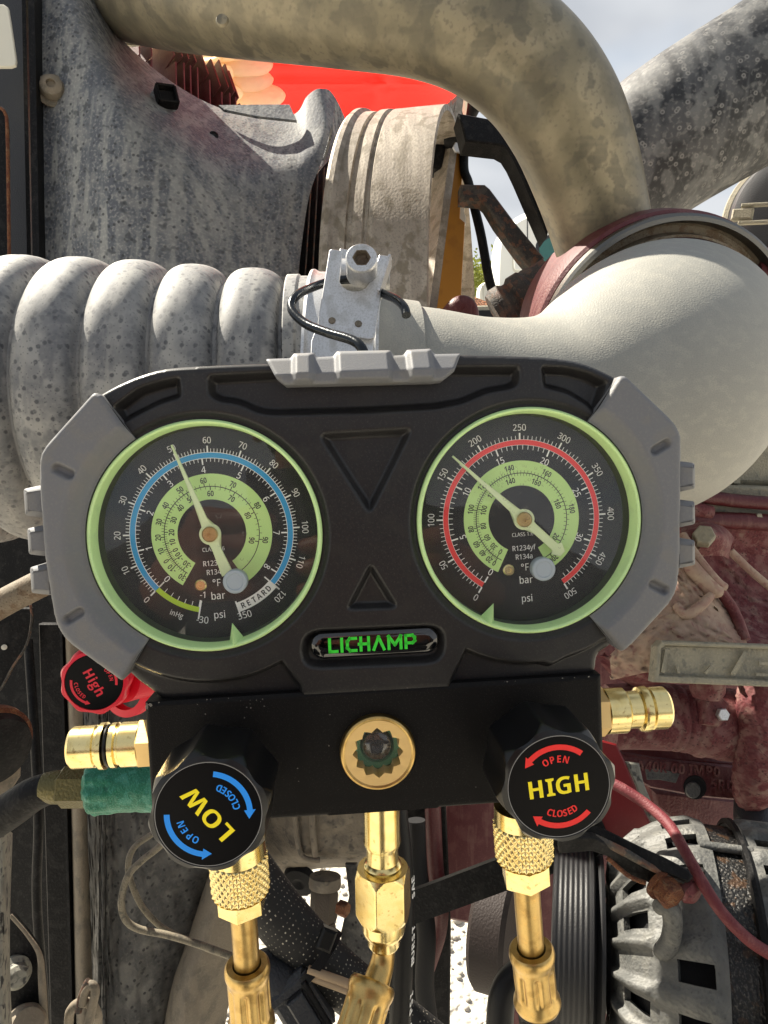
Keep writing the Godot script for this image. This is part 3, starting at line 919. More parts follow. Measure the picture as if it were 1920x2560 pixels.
func gauge(root: Node3D, c: Vector2, low: bool) -> void:
	var zd := -13.0
	# the cup behind the lens
	var turn := Transform3D(Basis(Vector3.RIGHT, PI / 2), Vector3.ZERO)
	var cup := lathe([Vector2(0, -0.030), Vector2(0.0405, -0.030), Vector2(0.0405, -0.0052), Vector2(0.0392, -0.0052), Vector2(0.0386, -0.0070), Vector2(0.0386, -0.0135)], 96, turn)
	var g := mkl("pressure_gauge", place(cup, c), "cup", root, "low side gauge with a blue scale" if low else "high side gauge with a red scale")
	var bez := lathe([Vector2(0.0405, -0.0050), Vector2(0.0405, -0.0008), Vector2(0.0401, 0.0), Vector2(0.0397, 0.0003), Vector2(0.0392, 0.0001), Vector2(0.0389, -0.0005), Vector2(0.0386, -0.0068)], 120, turn, false, null, 50.0)
	mkl("bezel", place(bez, c), "bezel", g)
	# the calibration fin on the bezel's inner wall
	var fa := deg_to_rad(168.0 if low else -156.0)
	var fin := Mb.new()
	var d := Vector3(sin(fa), cos(fa), 0)
	var s := Vector3(cos(fa), -sin(fa), 0)
	var tip := d * 0.0325 + Vector3(0, 0, -0.0053)
	var q0 := d * 0.0386 - s * 0.0026 + Vector3(0, 0, -0.0056)
	var q1 := d * 0.0386 + s * 0.0026 + Vector3(0, 0, -0.0056)
	var ridge := d * 0.0391 + Vector3(0, 0, 0.0016)
	for f in [[tip, q0, ridge], [tip, ridge, q1], [q0, q1, ridge]]:
		var nn: Vector3 = ((f[1] - f[0]) as Vector3).cross(f[2] - f[0]).normalized()
		if nn.dot((f[0] + f[1] + f[2]) / 3.0 - (d * 0.037 + Vector3(0, 0, -0.003))) < 0.0: nn = -nn
		var k := fin.add(f[0], nn)
		fin.add(f[1], nn); fin.add(f[2], nn)
		fin.tri(k, k + 1, k + 2)
	mkl("fin", place(fin, c), "bezel", g)
	mkl("dial", place(lathe([Vector2(0.0386, zd / 1000.0), Vector2(0, zd / 1000.0)], 72, turn), c), "dial", g)
	var zp := zd + 0.06
	var za := zd + 0.10
	var white := Mb.new()
	var black := Mb.new()
	var marks := Mb.new()
	var dark := Mb.new()
	if low:
		var f := func(psi): return -133.0 + 2.2167 * psi
		mkl("pressure_arc", place(arc_band(27.5, 29.4, -133, 133, zp), c), "blue_print", g)
		mkl("vacuum_arc", place(arc_band(27.5, 29.4, -168, -133.1, zp), c), "lime_print", g)
		mkl("retard_arc", place(arc_band(27.0, 30.6, 133.1, 164, zp), c), "white_print", g)
		marks.join(arc_band(29.4, 29.6, -133, 133, za)).join(arc_band(27.3, 27.5, -133, 133, za))
		for k in range(0, 121):
			tick(marks, f.call(k), 29.6, 31.9 if k % 10 == 0 else (31.4 if k % 5 == 0 else 30.9), 0.55 if k % 10 == 0 else 0.22, za)
		for k in range(0, 81):
			tick(marks, f.call(k * 1.4504), 27.3, 25.1 if k % 10 == 0 else (25.6 if k % 5 == 0 else 26.1), 0.5 if k % 10 == 0 else 0.2, za)
		for k in 7: tick(marks, -133 - 5.7 * k, 27.5, 24.9 if k % 6 == 0 else 25.9, 0.5 if k % 6 == 0 else 0.22, za)
		tick(marks, -168, 25.0, 32.0, 0.55, za)
		tick(marks, 164.2, 26.4, 32.2, 0.55, za)
		tick(marks, 133.0, 24.8, 32.0, 0.5, za)
		for k in range(0, 13):
			round_word(white, str(k * 10), 2.3, f.call(k * 10) + (3.0 if k == 12 else 0.0), 33.9, za)
		for k in range(0, 9):
			round_word(white, str(k), 2.4, f.call(k * 14.504), 23.3, za)
		word(white, "-30", 2.5, Vector2(-5.2, -31.6), 8, za)
		word(white, "350", 2.5, Vector2(10.2, -30.6), -13, za)
		word(white, "-1", 2.3, Vector2(-4.4, -22.4), 4, za)
		word(white, "inHg", 1.9, Vector2(-14.4, -29.0), 24, za)
		round_word(dark, "RETARD", 2.1, 148.5, 28.8, za, 0.95, 700)
		dark = Mb.new()
		var letters := "RETARD"
		for k in 6:
			var aa := deg_to_rad(160.0 - 4.45 * k)
			word(dark, letters[k], 2.1, Vector2(sin(aa), cos(aa)) * 28.8, rad_to_deg(aa) + 180.0, za + 0.05, 0.95, 700)
		mkl("temperature_band", place(arc_band(12.4, 21.8, -148, 147, zp), c), "band_print", g)
		black.join(arc_band(17.0, 17.3, -146, 145, za))
		var o_t := {-30: -144.0, -10: -129.0, 0: -119.0, 10: -107.0, 20: -92.0, 30: -75.0, 40: -56.0, 50: -33.0, 60: -6.0, 70: 26.0, 80: 61.0, 90: 100.0}
		var i_t := {-30: -139.0, -10: -123.0, 0: -112.0, 10: -100.0, 20: -86.0, 30: -68.0, 40: -48.0, 50: -29.0, 60: 1.0, 70: 32.0, 80: 66.0, 90: 103.0}
		scale_marks(black, o_t, 17.3, 1.0, 19.4, za, 2.0)
		scale_marks(black, i_t, 17.0, -1.0, 14.5, za, 2.0)
	else:
		var f := func(psi): return -147.5 + 0.592 * psi
		mkl("pressure_arc", place(arc_band(27.6, 29.5, -147.5, 148.5, zp), c), "red_print", g)
		marks.join(arc_band(29.5, 29.62, -147.5, 148.5, za)).join(arc_band(27.48, 27.6, -147.5, 148.5, za))
		for k in range(0, 101):
			tick(marks, f.call(k * 5.0), 29.6, 32.0 if k % 10 == 0 else (31.4 if k % 5 == 0 else 31.0), 0.6 if k % 10 == 0 else 0.22, za)
		for k in range(0, 69):
			tick(marks, f.call(k * 7.252), 27.5, 25.0 if k % 10 == 0 else 25.9, 0.55 if k % 10 == 0 else 0.22, za)
		for k in range(0, 11): round_word(white, str(k * 50), 2.4, f.call(k * 50), 34.0, za)
		for k in range(0, 7): round_word(white, str(k * 5), 2.4, f.call(k * 72.52), 23.0, za)
		mkl("temperature_band", place(arc_band(12.5, 21.8, -154, 152, zp), c), "band_print", g)
		black.join(arc_band(17.0, 17.3, -152, 150, za))
		var o_t := {0: -146.0, 20: -139.0, 40: -129.0, 60: -117.0, 80: -99.0, 100: -77.0, 120: -48.0, 140: -12.0, 160: 31.0, 180: 81.0, 200: 143.0}
		var i_t := {0: -145.0, 30: -132.0, 60: -116.0, 80: -98.0, 100: -75.0, 120: -48.0, 140: -15.0, 160: 24.0, 180: 70.0, 200: 122.0}
		scale_marks(black, o_t, 17.3, 1.0, 19.4, za, 2.0)
		scale_marks(black, i_t, 17.0, -1.0, 14.6, za, 2.0)
	word(white, "CLASS 1.6", 1.45, Vector2(0.2, -5.8), -2, za)
	word(white, "R1234yf", 1.9, Vector2(0.4, -10.9), -2, za)
	word(white, "R134a", 1.9, Vector2(0.5, -14.2), -2, za)
	word(white, "°F", 2.6, Vector2(0.6, -18.2), -2, za)
	word(white, "bar", 2.7, Vector2(0.9, -23.0), -2, za)
	word(white, "psi", 2.7, Vector2(1.1, -30.0), -2, za)
	mkl("tick_marks", place(marks, c), "white_print", g)
	mkl("numerals", place(white, c), "white_print", g)
	mkl("temperature_scale", place(black, c), "black_print", g)
	if dark.v.size(): mkl("retard_lettering", place(dark, c), "black_print", g)
	# calibration screw, needle, hub, lens and plug
	var sc := lathe([Vector2(0.0022, zd / 1000.0), Vector2(0.0022, zd / 1000.0 + 0.0008), Vector2(0.0017, zd / 1000.0 + 0.0012), Vector2(0.0009, zd / 1000.0 + 0.0012), Vector2(0.0008, zd / 1000.0 + 0.0006), Vector2(0, zd / 1000.0 + 0.0006)], 24, turn)
	mkl("calibration_screw", place(sc, c + (Vector2(-5.0, -18.8) if low else Vector2(-5.6, -19.0))), "brass", g)
	var na := -20.0 if low else -46.5
	var tl := 34.6 if low else 35.4
	var pts := [Vector2(-0.35, tl), Vector2(0.35, tl), Vector2(0.75, 20), Vector2(1.25, 6.0)]
	for k in 9:
		var a := deg_to_rad(62.0 - k * 15.5)
		pts.append(Vector2(cos(a), sin(a)) * 3.9)
	if low:
		pts.append_array([Vector2(1.6, -6.2), Vector2(2.1, -15.8), Vector2(-2.1, -15.8), Vector2(-1.6, -6.2)])
	else:
		pts.append_array([Vector2(1.5, -6.5), Vector2(1.6, -15.6), Vector2(2.9, -16.4), Vector2(1.3, -19.4), Vector2(-1.3, -19.4), Vector2(-2.9, -16.4), Vector2(-1.6, -15.6), Vector2(-1.5, -6.5)])
	for k in 9:
		var a := deg_to_rad(242.0 - k * 15.5)
		pts.append(Vector2(cos(a), sin(a)) * 3.9)
	pts.append(Vector2(-1.25, 6.0)); pts.append(Vector2(-0.75, 20))
	var pm := PackedVector2Array()
	for p in pts: pm.append(p / 1000.0)
	mkl("needle", place(prism(pm, -0.0098, -0.0091, 0.0001, Transform3D(Basis(Vector3.BACK, deg_to_rad(-na)), Vector3.ZERO)), c), "needle", g)
	mkl("hub", place(lathe([Vector2(0.0028, -0.0098), Vector2(0.0028, -0.0083), Vector2(0.0024, -0.0079), Vector2(0.0007, -0.0079), Vector2(0.0006, -0.0084), Vector2(0, -0.0084)], 32, turn), c), "old_brass", g)
	var pane := lathe([Vector2(0.0386, -0.0064), Vector2(0.030, -0.0060), Vector2(0.018, -0.0057), Vector2(0.0001, -0.0056)], 72, turn)
	pass
	mkl("lens", place(pane, c), "lens", g)
	var drops := Mb.new()
	var rng := RandomNumberGenerator.new()
	rng.seed = 31 if low else 32
	for k in (34 if low else 150):
		var pos := Vector2(rng.randfn(-6, 11), rng.randfn(8, 13)) if not low else Vector2(rng.randfn(14, 10), rng.randfn(2, 14))
		if pos.length() > 35.0: continue
		var rr := absf(rng.randfn(0.0, 0.42)) + 0.12
		var ring := arc_band(rr * 0.62, rr, rng.randf() * 90.0, 300.0 + rng.randf() * 60.0, 0.0, 10)
		drops.join(ring.xf(Transform3D(Basis.from_scale(Vector3(1.0, rng.randf_range(0.6, 1.3), 1.0)), Vector3(pos.x / 1000.0, pos.y / 1000.0, -0.00552 - 0.0000007 * pos.length_squared()))))
	var dm := mkl("dried_drops", place(drops, c), "dried_water", g)
	dm.set_meta("kind", "stuff")
	mkl("fill_plug", place(lathe([Vector2(0.0043, -0.0085), Vector2(0.0043, -0.0050), Vector2(0.0040, -0.0045), Vector2(0.0031, -0.0044), Vector2(0.0028, -0.0047), Vector2(0, -0.0046)], 36, turn), c + (Vector2(8.6, -17.0) if low else Vector2(5.6, -18.2))), "plug", g)


func scale_marks(b: Mb, t: Dictionary, r: float, side: float, rt: float, z: float, h: float) -> void:    # ticks every 2 degrees between the known figures, and the figures
	var keys := t.keys()
	for k in keys.size():
		var a: float = t[keys[k]]
		tick(b, a, r, r + side * 1.25, 0.32, z)
		round_word(b, str(keys[k]), h, a, rt, z, 0.8, 700)
		if k < keys.size() - 1:
			var parts := 5 if absf(t[keys[k + 1]] - a) < 22.0 or keys[k + 1] - keys[k] == 10 else 10
			if keys[k + 1] - keys[k] >= 20 and absf(t[keys[k + 1]] - a) < 15.0: parts = 4
			for j in range(1, parts):
				tick(b, lerpf(a, t[keys[k + 1]], float(j) / parts), r, r + side * 0.85, 0.16, z)


func knob(root: Node3D, c: Vector2, word_s: String, ink: String, turn_deg: float, label: String) -> void:
	var T := Transform3D(Basis(Vector3.RIGHT, PI / 2), Vector3.ZERO)
	var prof := [Vector2(0.009, 0.0), Vector2(0.009, 0.0095), Vector2(0.0165, 0.0095)]
	for k in 48: prof.append(Vector2(0.030, 0.0100 + 0.0275 * k / 47.0))
	prof.append_array([Vector2(0.0163, 0.0381), Vector2(0.0160, 0.0377), Vector2(0, 0.0377)])
	var rf := func(f, y, r):
		if r < 0.02: return r
		var m := fposmod(f + 0.2, TAU / 8.0) - TAU / 16.0
		var flat := 0.0179 / cos(m) - 0.0005 * (1.0 + cos(m * 8.0))
		flat = minf(flat, 0.0196)
		var cone: float = 0.0178 + (0.0375 - y) * 0.55
		var foot: float = 0.0168 + (y - 0.0100) * 0.9
		var kk := 0.0003
		var a := minf(flat, cone) - maxf(kk - absf(flat - cone), 0.0) ** 2 / (4.0 * kk)
		return minf(a, foot)
	var k := mkl("valve_knob", place(lathe(prof, 192, T, false, rf, 55.0), c), "knob", root, label)
	var zf := 0.0378
	mkl("sticker", place(lathe([Vector2(0.0158, zf), Vector2(0, zf + 0.00005)], 64, T), c), "sticker", k)
	mkl("sticker_edge", place(lathe([Vector2(0.0160, zf + 0.0001), Vector2(0.01578, zf + 0.0001)], 96, T), c), "edge_print", k)
	var z := 37.95
	var name_b := Mb.new()
	word(name_b, word_s, 5.4 if word_s == "HIGH" else 5.2, Vector2.ZERO, 0, z, 1.04 if word_s == "HIGH" else 1.22, 700)
	var R := Transform3D(Basis(Vector3.BACK, deg_to_rad(turn_deg)), Vector3(c.x, c.y, 0) / 1000.0)
	mkl("lettering", name_b.xf(R), "yellow_print", k)
	var small := Mb.new()
	for e in [["OPEN", -22.0, 22.0, 1.0], ["CLOSED", 24.0, -24.0, -1.0]]:
		var w: String = e[0]
		for j in w.length():
			var a := deg_to_rad(lerpf(e[1], e[2], float(j) / (w.length() - 1)))
			var rr := 8.6
			if e[3] > 0: word(small, w[j], 2.15, Vector2(sin(a), cos(a)) * rr, rad_to_deg(a), z, 0.95, 700)
			else:
				a = PI - deg_to_rad(lerpf(-27.0, 27.0, float(j) / (w.length() - 1)))
				word(small, w[j], 2.15, Vector2(-sin(a), cos(a)) * -1.0 * Vector2(1, -1) * rr, -(rad_to_deg(PI - a)), z, 0.95, 700)
	mkl("lettering", small.xf(R), ink, k)
	var arrows := Mb.new()
	arrows.join(arc_band(11.5, 13.2, -40, 42, z, 40))
	arrows.join(arc_band(11.5, 13.2, 138, 216, z, 40))
	for e in [[-40.0, -53.0], [216.0, 229.0]]:
		var a := deg_to_rad(e[0])
		var a2 := deg_to_rad(e[1])
		var k0 := arrows.add((Vector3(sin(a), cos(a), 0) * 10.6 + Vector3(0, 0, z)) / 1000.0, Vector3(0, 0, 1))
		arrows.add((Vector3(sin(a), cos(a), 0) * 14.1 + Vector3(0, 0, z)) / 1000.0, Vector3(0, 0, 1))
		arrows.add((Vector3(sin(a2), cos(a2), 0) * 12.2 + Vector3(0, 0, z)) / 1000.0, Vector3(0, 0, 1))
		arrows.tri(k0, k0 + 1, k0 + 2)
	mkl("arrows", arrows.xf(R), "sky_print" if ink == "sky_print" else "red_print", k)


func coupler(root: Node3D, at: Vector3, dir: Vector3, prof: Array, hex_to: float, label: String) -> void:
	var T := axis(at, dir, Vector3.UP)
	var k := mkl("side_coupler", lathe(prof, 48, T), "brass", root, label)
	mkl("hex_flats", lathe([Vector2(0.0, -0.002), Vector2(0.0094, -0.002), Vector2(0.0094, hex_to - 0.0006), Vector2(0.0086, hex_to), Vector2(0.0, hex_to)], 6, T * Transform3D(Basis(Vector3.UP, 0.35), Vector3.ZERO), true), "brass_flat", k)


func manifold() -> void:
	var root := thing("gauge_manifold", "black two gauge refrigerant manifold with grey bumpers hanging from its hook", "gauge manifold")
	root.transform = mt
	var X := 57.24
	# ---- moulded body
	var zb := -1.0
	var outline := mpoly([Vector2(240, 990), Vector2(290, 962), Vector2(343, 939), Vector2(400, 922), Vector2(457, 916), Vector2(560, 911), Vector2(660, 908), Vector2(912, 897), Vector2(1157, 886), Vector2(1270, 888), Vector2(1351, 891), Vector2(1418, 897), Vector2(1470, 909), Vector2(1530, 936), Vector2(1640, 1000), Vector2(1655, 1300), Vector2(1600, 1540), Vector2(1540, 1625), Vector2(1504, 1643), Vector2(1503, 1700), Vector2(930, 1735), Vector2(400, 1765), Vector2(372, 1740), Vector2(326, 1708), Vector2(230, 1600), Vector2(160, 1350), Vector2(160, 1050)], zb, 6.0)
	var pockets := []
	for e in [
		[[Vector2(276, 1016), Vector2(343, 966), Vector2(400, 948), Vector2(452, 938), Vector2(458, 996), Vector2(400, 1014), Vector2(345, 1042), Vector2(302, 1066)], 4.5, 3.0, 2.0],
		[[Vector2(514, 934), Vector2(912, 915), Vector2(1303, 912), Vector2(1305, 958), Vector2(1284, 976), Vector2(1221, 986), Vector2(1159, 1013), Vector2(1090, 1026), Vector2(912, 1036), Vector2(683, 1042), Vector2(644, 1037), Vector2(593, 1014), Vector2(542, 1008), Vector2(515, 988)], 4.5, 3.2, 2.5],
		[[Vector2(1349, 911), Vector2(1418, 914), Vector2(1470, 926), Vector2(1526, 954), Vector2(1494, 1044), Vector2(1470, 1019), Vector2(1418, 987), Vector2(1356, 972)], 4.5, 3.0, 2.0],
		[[Vector2(788, 1080), Vector2(1040, 1066), Vector2(926, 1296)], 3.4, 3.0, 4.5],
		[[Vector2(926, 1400), Vector2(1002, 1524), Vector2(860, 1528)], 3.4, 2.6, 3.5],
		[[Vector2(750, 1572), Vector2(1117, 1556), Vector2(1117, 1662), Vector2(750, 1678)], 3.8, 3.0, 7.6],
	]:
		pockets.append([mpoly(e[0], zb, e[3]), e[1], e[2]])
	var low_r := mpoly([Vector2(1173, 1598), Vector2(1262, 1630), Vector2(1380, 1658), Vector2(1490, 1600), Vector2(1640, 1560), Vector2(1640, 1800), Vector2(1110, 1800), Vector2(1124, 1698)], zb)
	var low_l := mpoly([Vector2(690, 1628), Vector2(600, 1668), Vector2(480, 1690), Vector2(360, 1640), Vector2(200, 1600), Vector2(200, 1900), Vector2(770, 1830), Vector2(757, 1716)], zb)
	pockets.append([low_r, 4.5, 2.2]); pockets.append([low_l, 4.5, 2.2])
	var boxes := []
	for e in pockets:
		var r := Rect2(e[0][0], Vector2.ZERO)
		for p in e[0]: r = r.expand(p)
		boxes.append(r.grow(1.0))
	var hf := func(p: Vector2, d: float) -> float:
		var z := zb
		var rg := minf(p.distance_to(Vector2(-X, 0)), p.distance_to(Vector2(X, 0)))
		if d < 2.5: z -= 2.0 * (1.0 - sqrt(maxf(0.0, 1.0 - pow(1.0 - minf(d, 2.5) / 2.5, 2.0)))) if rg > 47.0 else 0.0
		if rg < 43.6: z -= 1.1 * smoothstep(43.6, 41.4, rg)
		for k in pockets.size():
			if not (boxes[k] as Rect2).has_point(p): continue
			var s := poly_sdf(p, pockets[k][0]).x
			if s <= 0.0: continue
			if k >= 6: s = minf(s, rg - 50.8)
			if s > 0.0: z -= pockets[k][1] * smoothstep(0.0, 1.0, s / pockets[k][2])
		return z
	var body := relief(outline, [Vector3(-X, 0, 40.8), Vector3(X, 0, 40.8)], hf, 0.55)
	body.join(skirt(outline, func(p): return hf.call(p, 0.0), -38.0))
	body.join(prism(outline_m(outline), -0.0385, -0.038))
	mkl("housing", body, "body", root)
	# ---- end bumpers
	for side in 2:
		var px := [Vector2(326, 1092), Vector2(248, 984), Vector2(230, 980), Vector2(98, 1127), Vector2(94, 1165), Vector2(96, 1240), Vector2(108, 1400), Vector2(134, 1560), Vector2(162, 1606), Vector2(301, 1706), Vector2(309, 1699), Vector2(369, 1594)]
		if side: px = [Vector2(1480, 1054), Vector2(1552, 938), Vector2(1568, 938), Vector2(1694, 1058), Vector2(1707, 1090), Vector2(1707, 1170), Vector2(1704, 1410), Vector2(1696, 1490), Vector2(1562, 1636), Vector2(1545, 1622), Vector2(1478, 1534)]
		var sg := 1.0 if side else -1.0
		var outer := mpoly(px, 4.0)
		var cx := Vector2(X * sg, 0)
		var aa := (outer[0] - cx).angle()
		var ab := (outer[outer.size() - 1] - cx).angle()
		if not side:
			if ab < 0: ab += TAU
			if aa < 0: aa += TAU
		outer[0] = cx + Vector2.from_angle(aa) * 40.9
		outer[outer.size() - 1] = cx + Vector2.from_angle(ab) * 40.9
		var mid := outer.slice(1, outer.size() - 1)
		var pol := PackedVector2Array([outer[0]])
		for k in mid.size():
			var r := 5.0 if k in [2, 5, 6, 7] else 1.0
			var a: Vector2 = outer[k]
			var q: Vector2 = mid[k]
			var e: Vector2 = outer[k + 2]
			var s := q + (a - q).normalized() * minf(r, q.distance_to(a) * 0.45)
			var t := q + (e - q).normalized() * minf(r, q.distance_to(e) * 0.45)
			for j in 5: pol.append(s.lerp(q, j / 4.0).lerp(q.lerp(t, j / 4.0), j / 4.0))
		pol.append(outer[outer.size() - 1])
		for k in range(1, 40):
			pol.append(cx + Vector2.from_angle(lerpf(ab, aa, k / 40.0)) * 40.9)
		var slots := []
		for q in ([Vector2(1653, 1117), Vector2(1648, 1468)] if side else [Vector2(157, 1178), Vector2(184, 1540)]):
			slots.append(ML(q.x, q.y, 4.0))
		var bh := func(p: Vector2, d: float) -> float:
			var z := 4.0
			var rg := p.distance_to(cx)
			if rg > 41.6 and d < 2.2: z -= 2.0 * (1.0 - sqrt(maxf(0.0, 1.0 - pow(1.0 - d / 2.2, 2.0))))
			if rg < 47.2: z = lerpf(-0.6, z, smoothstep(0.0, 1.0, clampf((rg - 41.2) / 6.0, 0.0, 1.0)) * 0.75 + 0.25 * clampf((rg - 41.2) / 6.0, 0.0, 1.0))
			for q in slots:
				var dir := ((q as Vector2) - cx).normalized()
				var l: Vector2 = p - q
				var u := clampf(l.dot(dir), -2.3, 2.3)
				var s := 1.9 - (l - dir * u).length()
				if s > 0.0: z -= 2.2 * smoothstep(0.0, 1.0, s / 1.1)
			return z
		var bump := relief(pol, [], bh, 0.55)
		bump.join(skirt(pol, func(p): return bh.call(p, 0.0), -34.0))
		var bn := mkl("end_bumper", bump, "bumper", root)
		for q in ([[1732.0, 1158.0, 1221.0], [1731.0, 1253.0, 1309.0], [1732.0, 1349.0, 1410.0]] if side else [[66.0, 1222.0, 1288.0], [75.0, 1320.0, 1384.0], [82.0, 1416.0, 1480.0]]):
			var p0 := ML(1729.0 if side else q[0], q[1], -4.0)
			var p1 := ML(1729.0 if side else q[0], q[2], -4.0)
			var w := absf(p0.y - p1.y)
			var rib := prism(PackedVector2Array([Vector2(p0.x, p0.y), Vector2(p0.x - sg * 9.0, p0.y + 1.4), Vector2(p0.x - sg * 9.0, p1.y - 1.4), Vector2(p0.x, p1.y)]), 0, 1)
			var pp := PackedVector2Array()
			for v in [Vector2(p0.x, p0.y), Vector2(p0.x - sg * 9.0, p0.y + 1.5), Vector2(p0.x - sg * 9.0, p1.y - 1.5), Vector2(p0.x, p1.y)]: pp.append(v / 1000.0)
			mkl("rib", prism(round_poly(pp, 0.0008, 2), -0.026, 0.0005, 0.0022), "bumper", bn)
	# ---- top bumper
	var tz := 3.0
	var tp := mpoly([Vector2(660, 891), Vector2(723, 889), Vector2(731, 875), Vector2(782, 873), Vector2(792, 886), Vector2(832, 884), Vector2(842, 869), Vector2(978, 867), Vector2(988, 883), Vector2(1012, 881), Vector2(1022, 866), Vector2(1082, 863), Vector2(1092, 879), Vector2(1158, 878), Vector2(1136, 928), Vector2(1108, 950), Vector2(1085, 953), Vector2(712, 962), Vector2(690, 945)], tz)
	var bumps := [[728.0, 787.0], [837.0, 983.0], [1017.0, 1087.0]]
	var bx := []
	for e in bumps: bx.append([ML(e[0], 915, tz).x, ML(e[1], 915, tz).x])
	var th := func(p: Vector2, d: float) -> float:
		var z := tz
		var top := 58.0 + (p.x + 34.0) * 0.0035
		if p.y > top - 3.8: z -= (p.y - top + 3.8) * 0.75
		for e in bx:
			var s: float = minf(p.x - e[0], e[1] - p.x)
			z += 2.6 * smoothstep(-0.2, 2.0, s) * smoothstep(0.0, 1.5, d)
		if d < 1.0: z -= 0.7 * (1.0 - d) * (1.0 - d)
		return z
	var tb := relief(tp, [], th, 0.45)
	tb.join(skirt(tp, func(p): return th.call(p, 0.0), -32.0))
	mkl("top_bumper", tb, "bumper", root)
	# ---- maker's badge
	var b0 := ML(773, 1609, -2.0)
	var b1 := ML(1100, 1604, -2.0)
	var bh2 := 5.1
	var pill := PackedVector2Array()
	for k in 24:
		var a := PI / 2 + PI * k / 23.0
		pill.append(Vector2(b0.x + bh2, (b0.y + b1.y) / 2) + Vector2.from_angle(a) * bh2)
	for k in 24:
		var a := -PI / 2 + PI * k / 23.0
		pill.append(Vector2(b1.x - bh2, (b0.y + b1.y) / 2) + Vector2.from_angle(a) * bh2)
	var dome := relief(pill, [], func(_p, d): return -3.2 + 2.2 * sqrt(maxf(0.0, 1.0 - pow(1.0 - minf(d, 4.2) / 4.2, 2.0))), 0.5)
	var badge := mkl("badge", dome.join(skirt(pill, func(_p): return -3.2, -5.2)), "gloss", root)
	var bt := Mb.new()
	var cyb := (b0.y + b1.y) / 2
	var ch := 5.4
	var x0 := ML(824, 1610, -1.0).x
	var x1 := ML(1037, 1606, -1.0).x
	var sw := 1.05
	var widths := [2.5, 0.2, 3.0, 2.8, 3.6, 4.3, 3.2]
	var total := 0.0
	for w in widths: total += w
	var gap := (x1 - x0 - total) / 6.0
	var px0 := x0
	var letters := "LICHVMP"
	for k in 7:
		var w: float = widths[k]
		var strokes := []
		match letters[k]:
			"L": strokes = [[Vector2(0, 1), Vector2(0, 0)], [Vector2(0, 0), Vector2(w, 0)]]
			"I": strokes = [[Vector2(0, 1), Vector2(0, 0)]]
			"C": strokes = [[Vector2(w, 1), Vector2(0.9, 1)], [Vector2(0.9, 1), Vector2(0, 0.75)], [Vector2(0, 0.75), Vector2(0, 0.25)], [Vector2(0, 0.25), Vector2(0.9, 0)], [Vector2(0.9, 0), Vector2(w, 0)]]
			"H": strokes = [[Vector2(0, 1), Vector2(0, 0)], [Vector2(w, 1), Vector2(w, 0)], [Vector2(-0.6, 0.5), Vector2(w, 0.5)]]
			"V": strokes = [[Vector2(0, 0), Vector2(w / 2, 1)], [Vector2(w / 2, 1), Vector2(w, 0)]]
			"M": strokes = [[Vector2(0, 0), Vector2(0, 1)], [Vector2(0, 1), Vector2(w / 2, 0.3)], [Vector2(w / 2, 0.3), Vector2(w, 1)], [Vector2(w, 1), Vector2(w, 0)]]
			"P": strokes = [[Vector2(0, 0), Vector2(0, 1)], [Vector2(0, 1), Vector2(w - 0.8, 1)], [Vector2(w - 0.8, 1), Vector2(w, 0.82)], [Vector2(w, 0.82), Vector2(w, 0.55)], [Vector2(w, 0.55), Vector2(w - 0.8, 0.38)], [Vector2(w - 0.8, 0.38), Vector2(0, 0.38)]]
		for st in strokes:
			var A := Vector2(px0 + st[0].x, cyb - ch / 2 + st[0].y * (ch - sw) + sw / 2)
			var B := Vector2(px0 + st[1].x, cyb - ch / 2 + st[1].y * (ch - sw) + sw / 2)
			var dd := (B - A).normalized() * sw / 2
			var nn := Vector2(-dd.y, dd.x)
			var pp := PackedVector2Array()
			for v in [A - dd - nn, B + dd - nn, B + dd + nn, A - dd + nn]: pp.append(v / 1000.0)
			bt.join(prism(pp, -0.0011, -0.00088 - 0.00001 * k))
		px0 += w + gap
	mkl("lettering", bt, "badge_print", badge)
	# ---- gauges
	gauge(root, Vector2(-X, 0), true)
	gauge(root, Vector2(X, 0), false)
	# ---- valve block
	var blk := PackedVector2Array()
	for v in [Vector2(-81.6, -57.6), Vector2(-81.5, -102.6), Vector2(81.9, -102.6), Vector2(81.7, -57.3)]: blk.append(v)
	var blk_h := func(_p, d): return -1.2 - 0.8 * pow(1.0 - minf(d, 0.9) / 0.9, 2.0) if d < 0.9 and absf(_p.x) > 20.0 or _p.y > -60.0 and d < 0.9 else -1.2
	var blk_m := relief(blk, [Vector3(-0.7, -79.9, 13.4)], blk_h, 0.8)
	blk_m.join(skirt(blk, func(p): return blk_h.call(p, 0.0), -31.0)).join(prism(outline_m(blk), -0.0312, -0.0308))
	var block := mkl("valve_block", blk_m, "block", root)
	var worn := Mb.new()
	var rng := RandomNumberGenerator.new()
	rng.seed = 4
	for k in 46:      # paint chipped to the metal along the edges
		var p := Vector3(rng.randf_range(-81.0, 81.0), -57.75, -1.25)
		if k < 10: p = Vector3(-81.2 + absf(rng.randfn(0, 0.8)), -58.0 - absf(rng.randfn(0, 0.8)), -1.2)
		elif k < 22: p = Vector3(rng.randf_range(-66, -40), -58.5 - absf(rng.randfn(0, 3.0)), -1.17)
		elif k < 30: p = Vector3(rng.randf_range(-30, 70), rng.randf_range(-100, -60), -1.17)
		var pp := PackedVector2Array()
		var rr := rng.randf_range(0.12, 0.32) * (2.2 if k < 10 else 1.0)
		for j in 6: pp.append((Vector2(p.x, p.y) + Vector2.from_angle(j * TAU / 6) * rr * rng.randf_range(0.5, 1.3)) / 1000.0)
		worn.join(prism(pp, p.z / 1000.0 - 0.0001, p.z / 1000.0 + 0.00004))
	mkl("paint_chips", worn, "worn", block)
	# ---- sight glass
	var sgc := Vector2(-0.7, -79.9)
	var turn := Transform3D(Basis(Vector3.RIGHT, PI / 2), Vector3.ZERO)
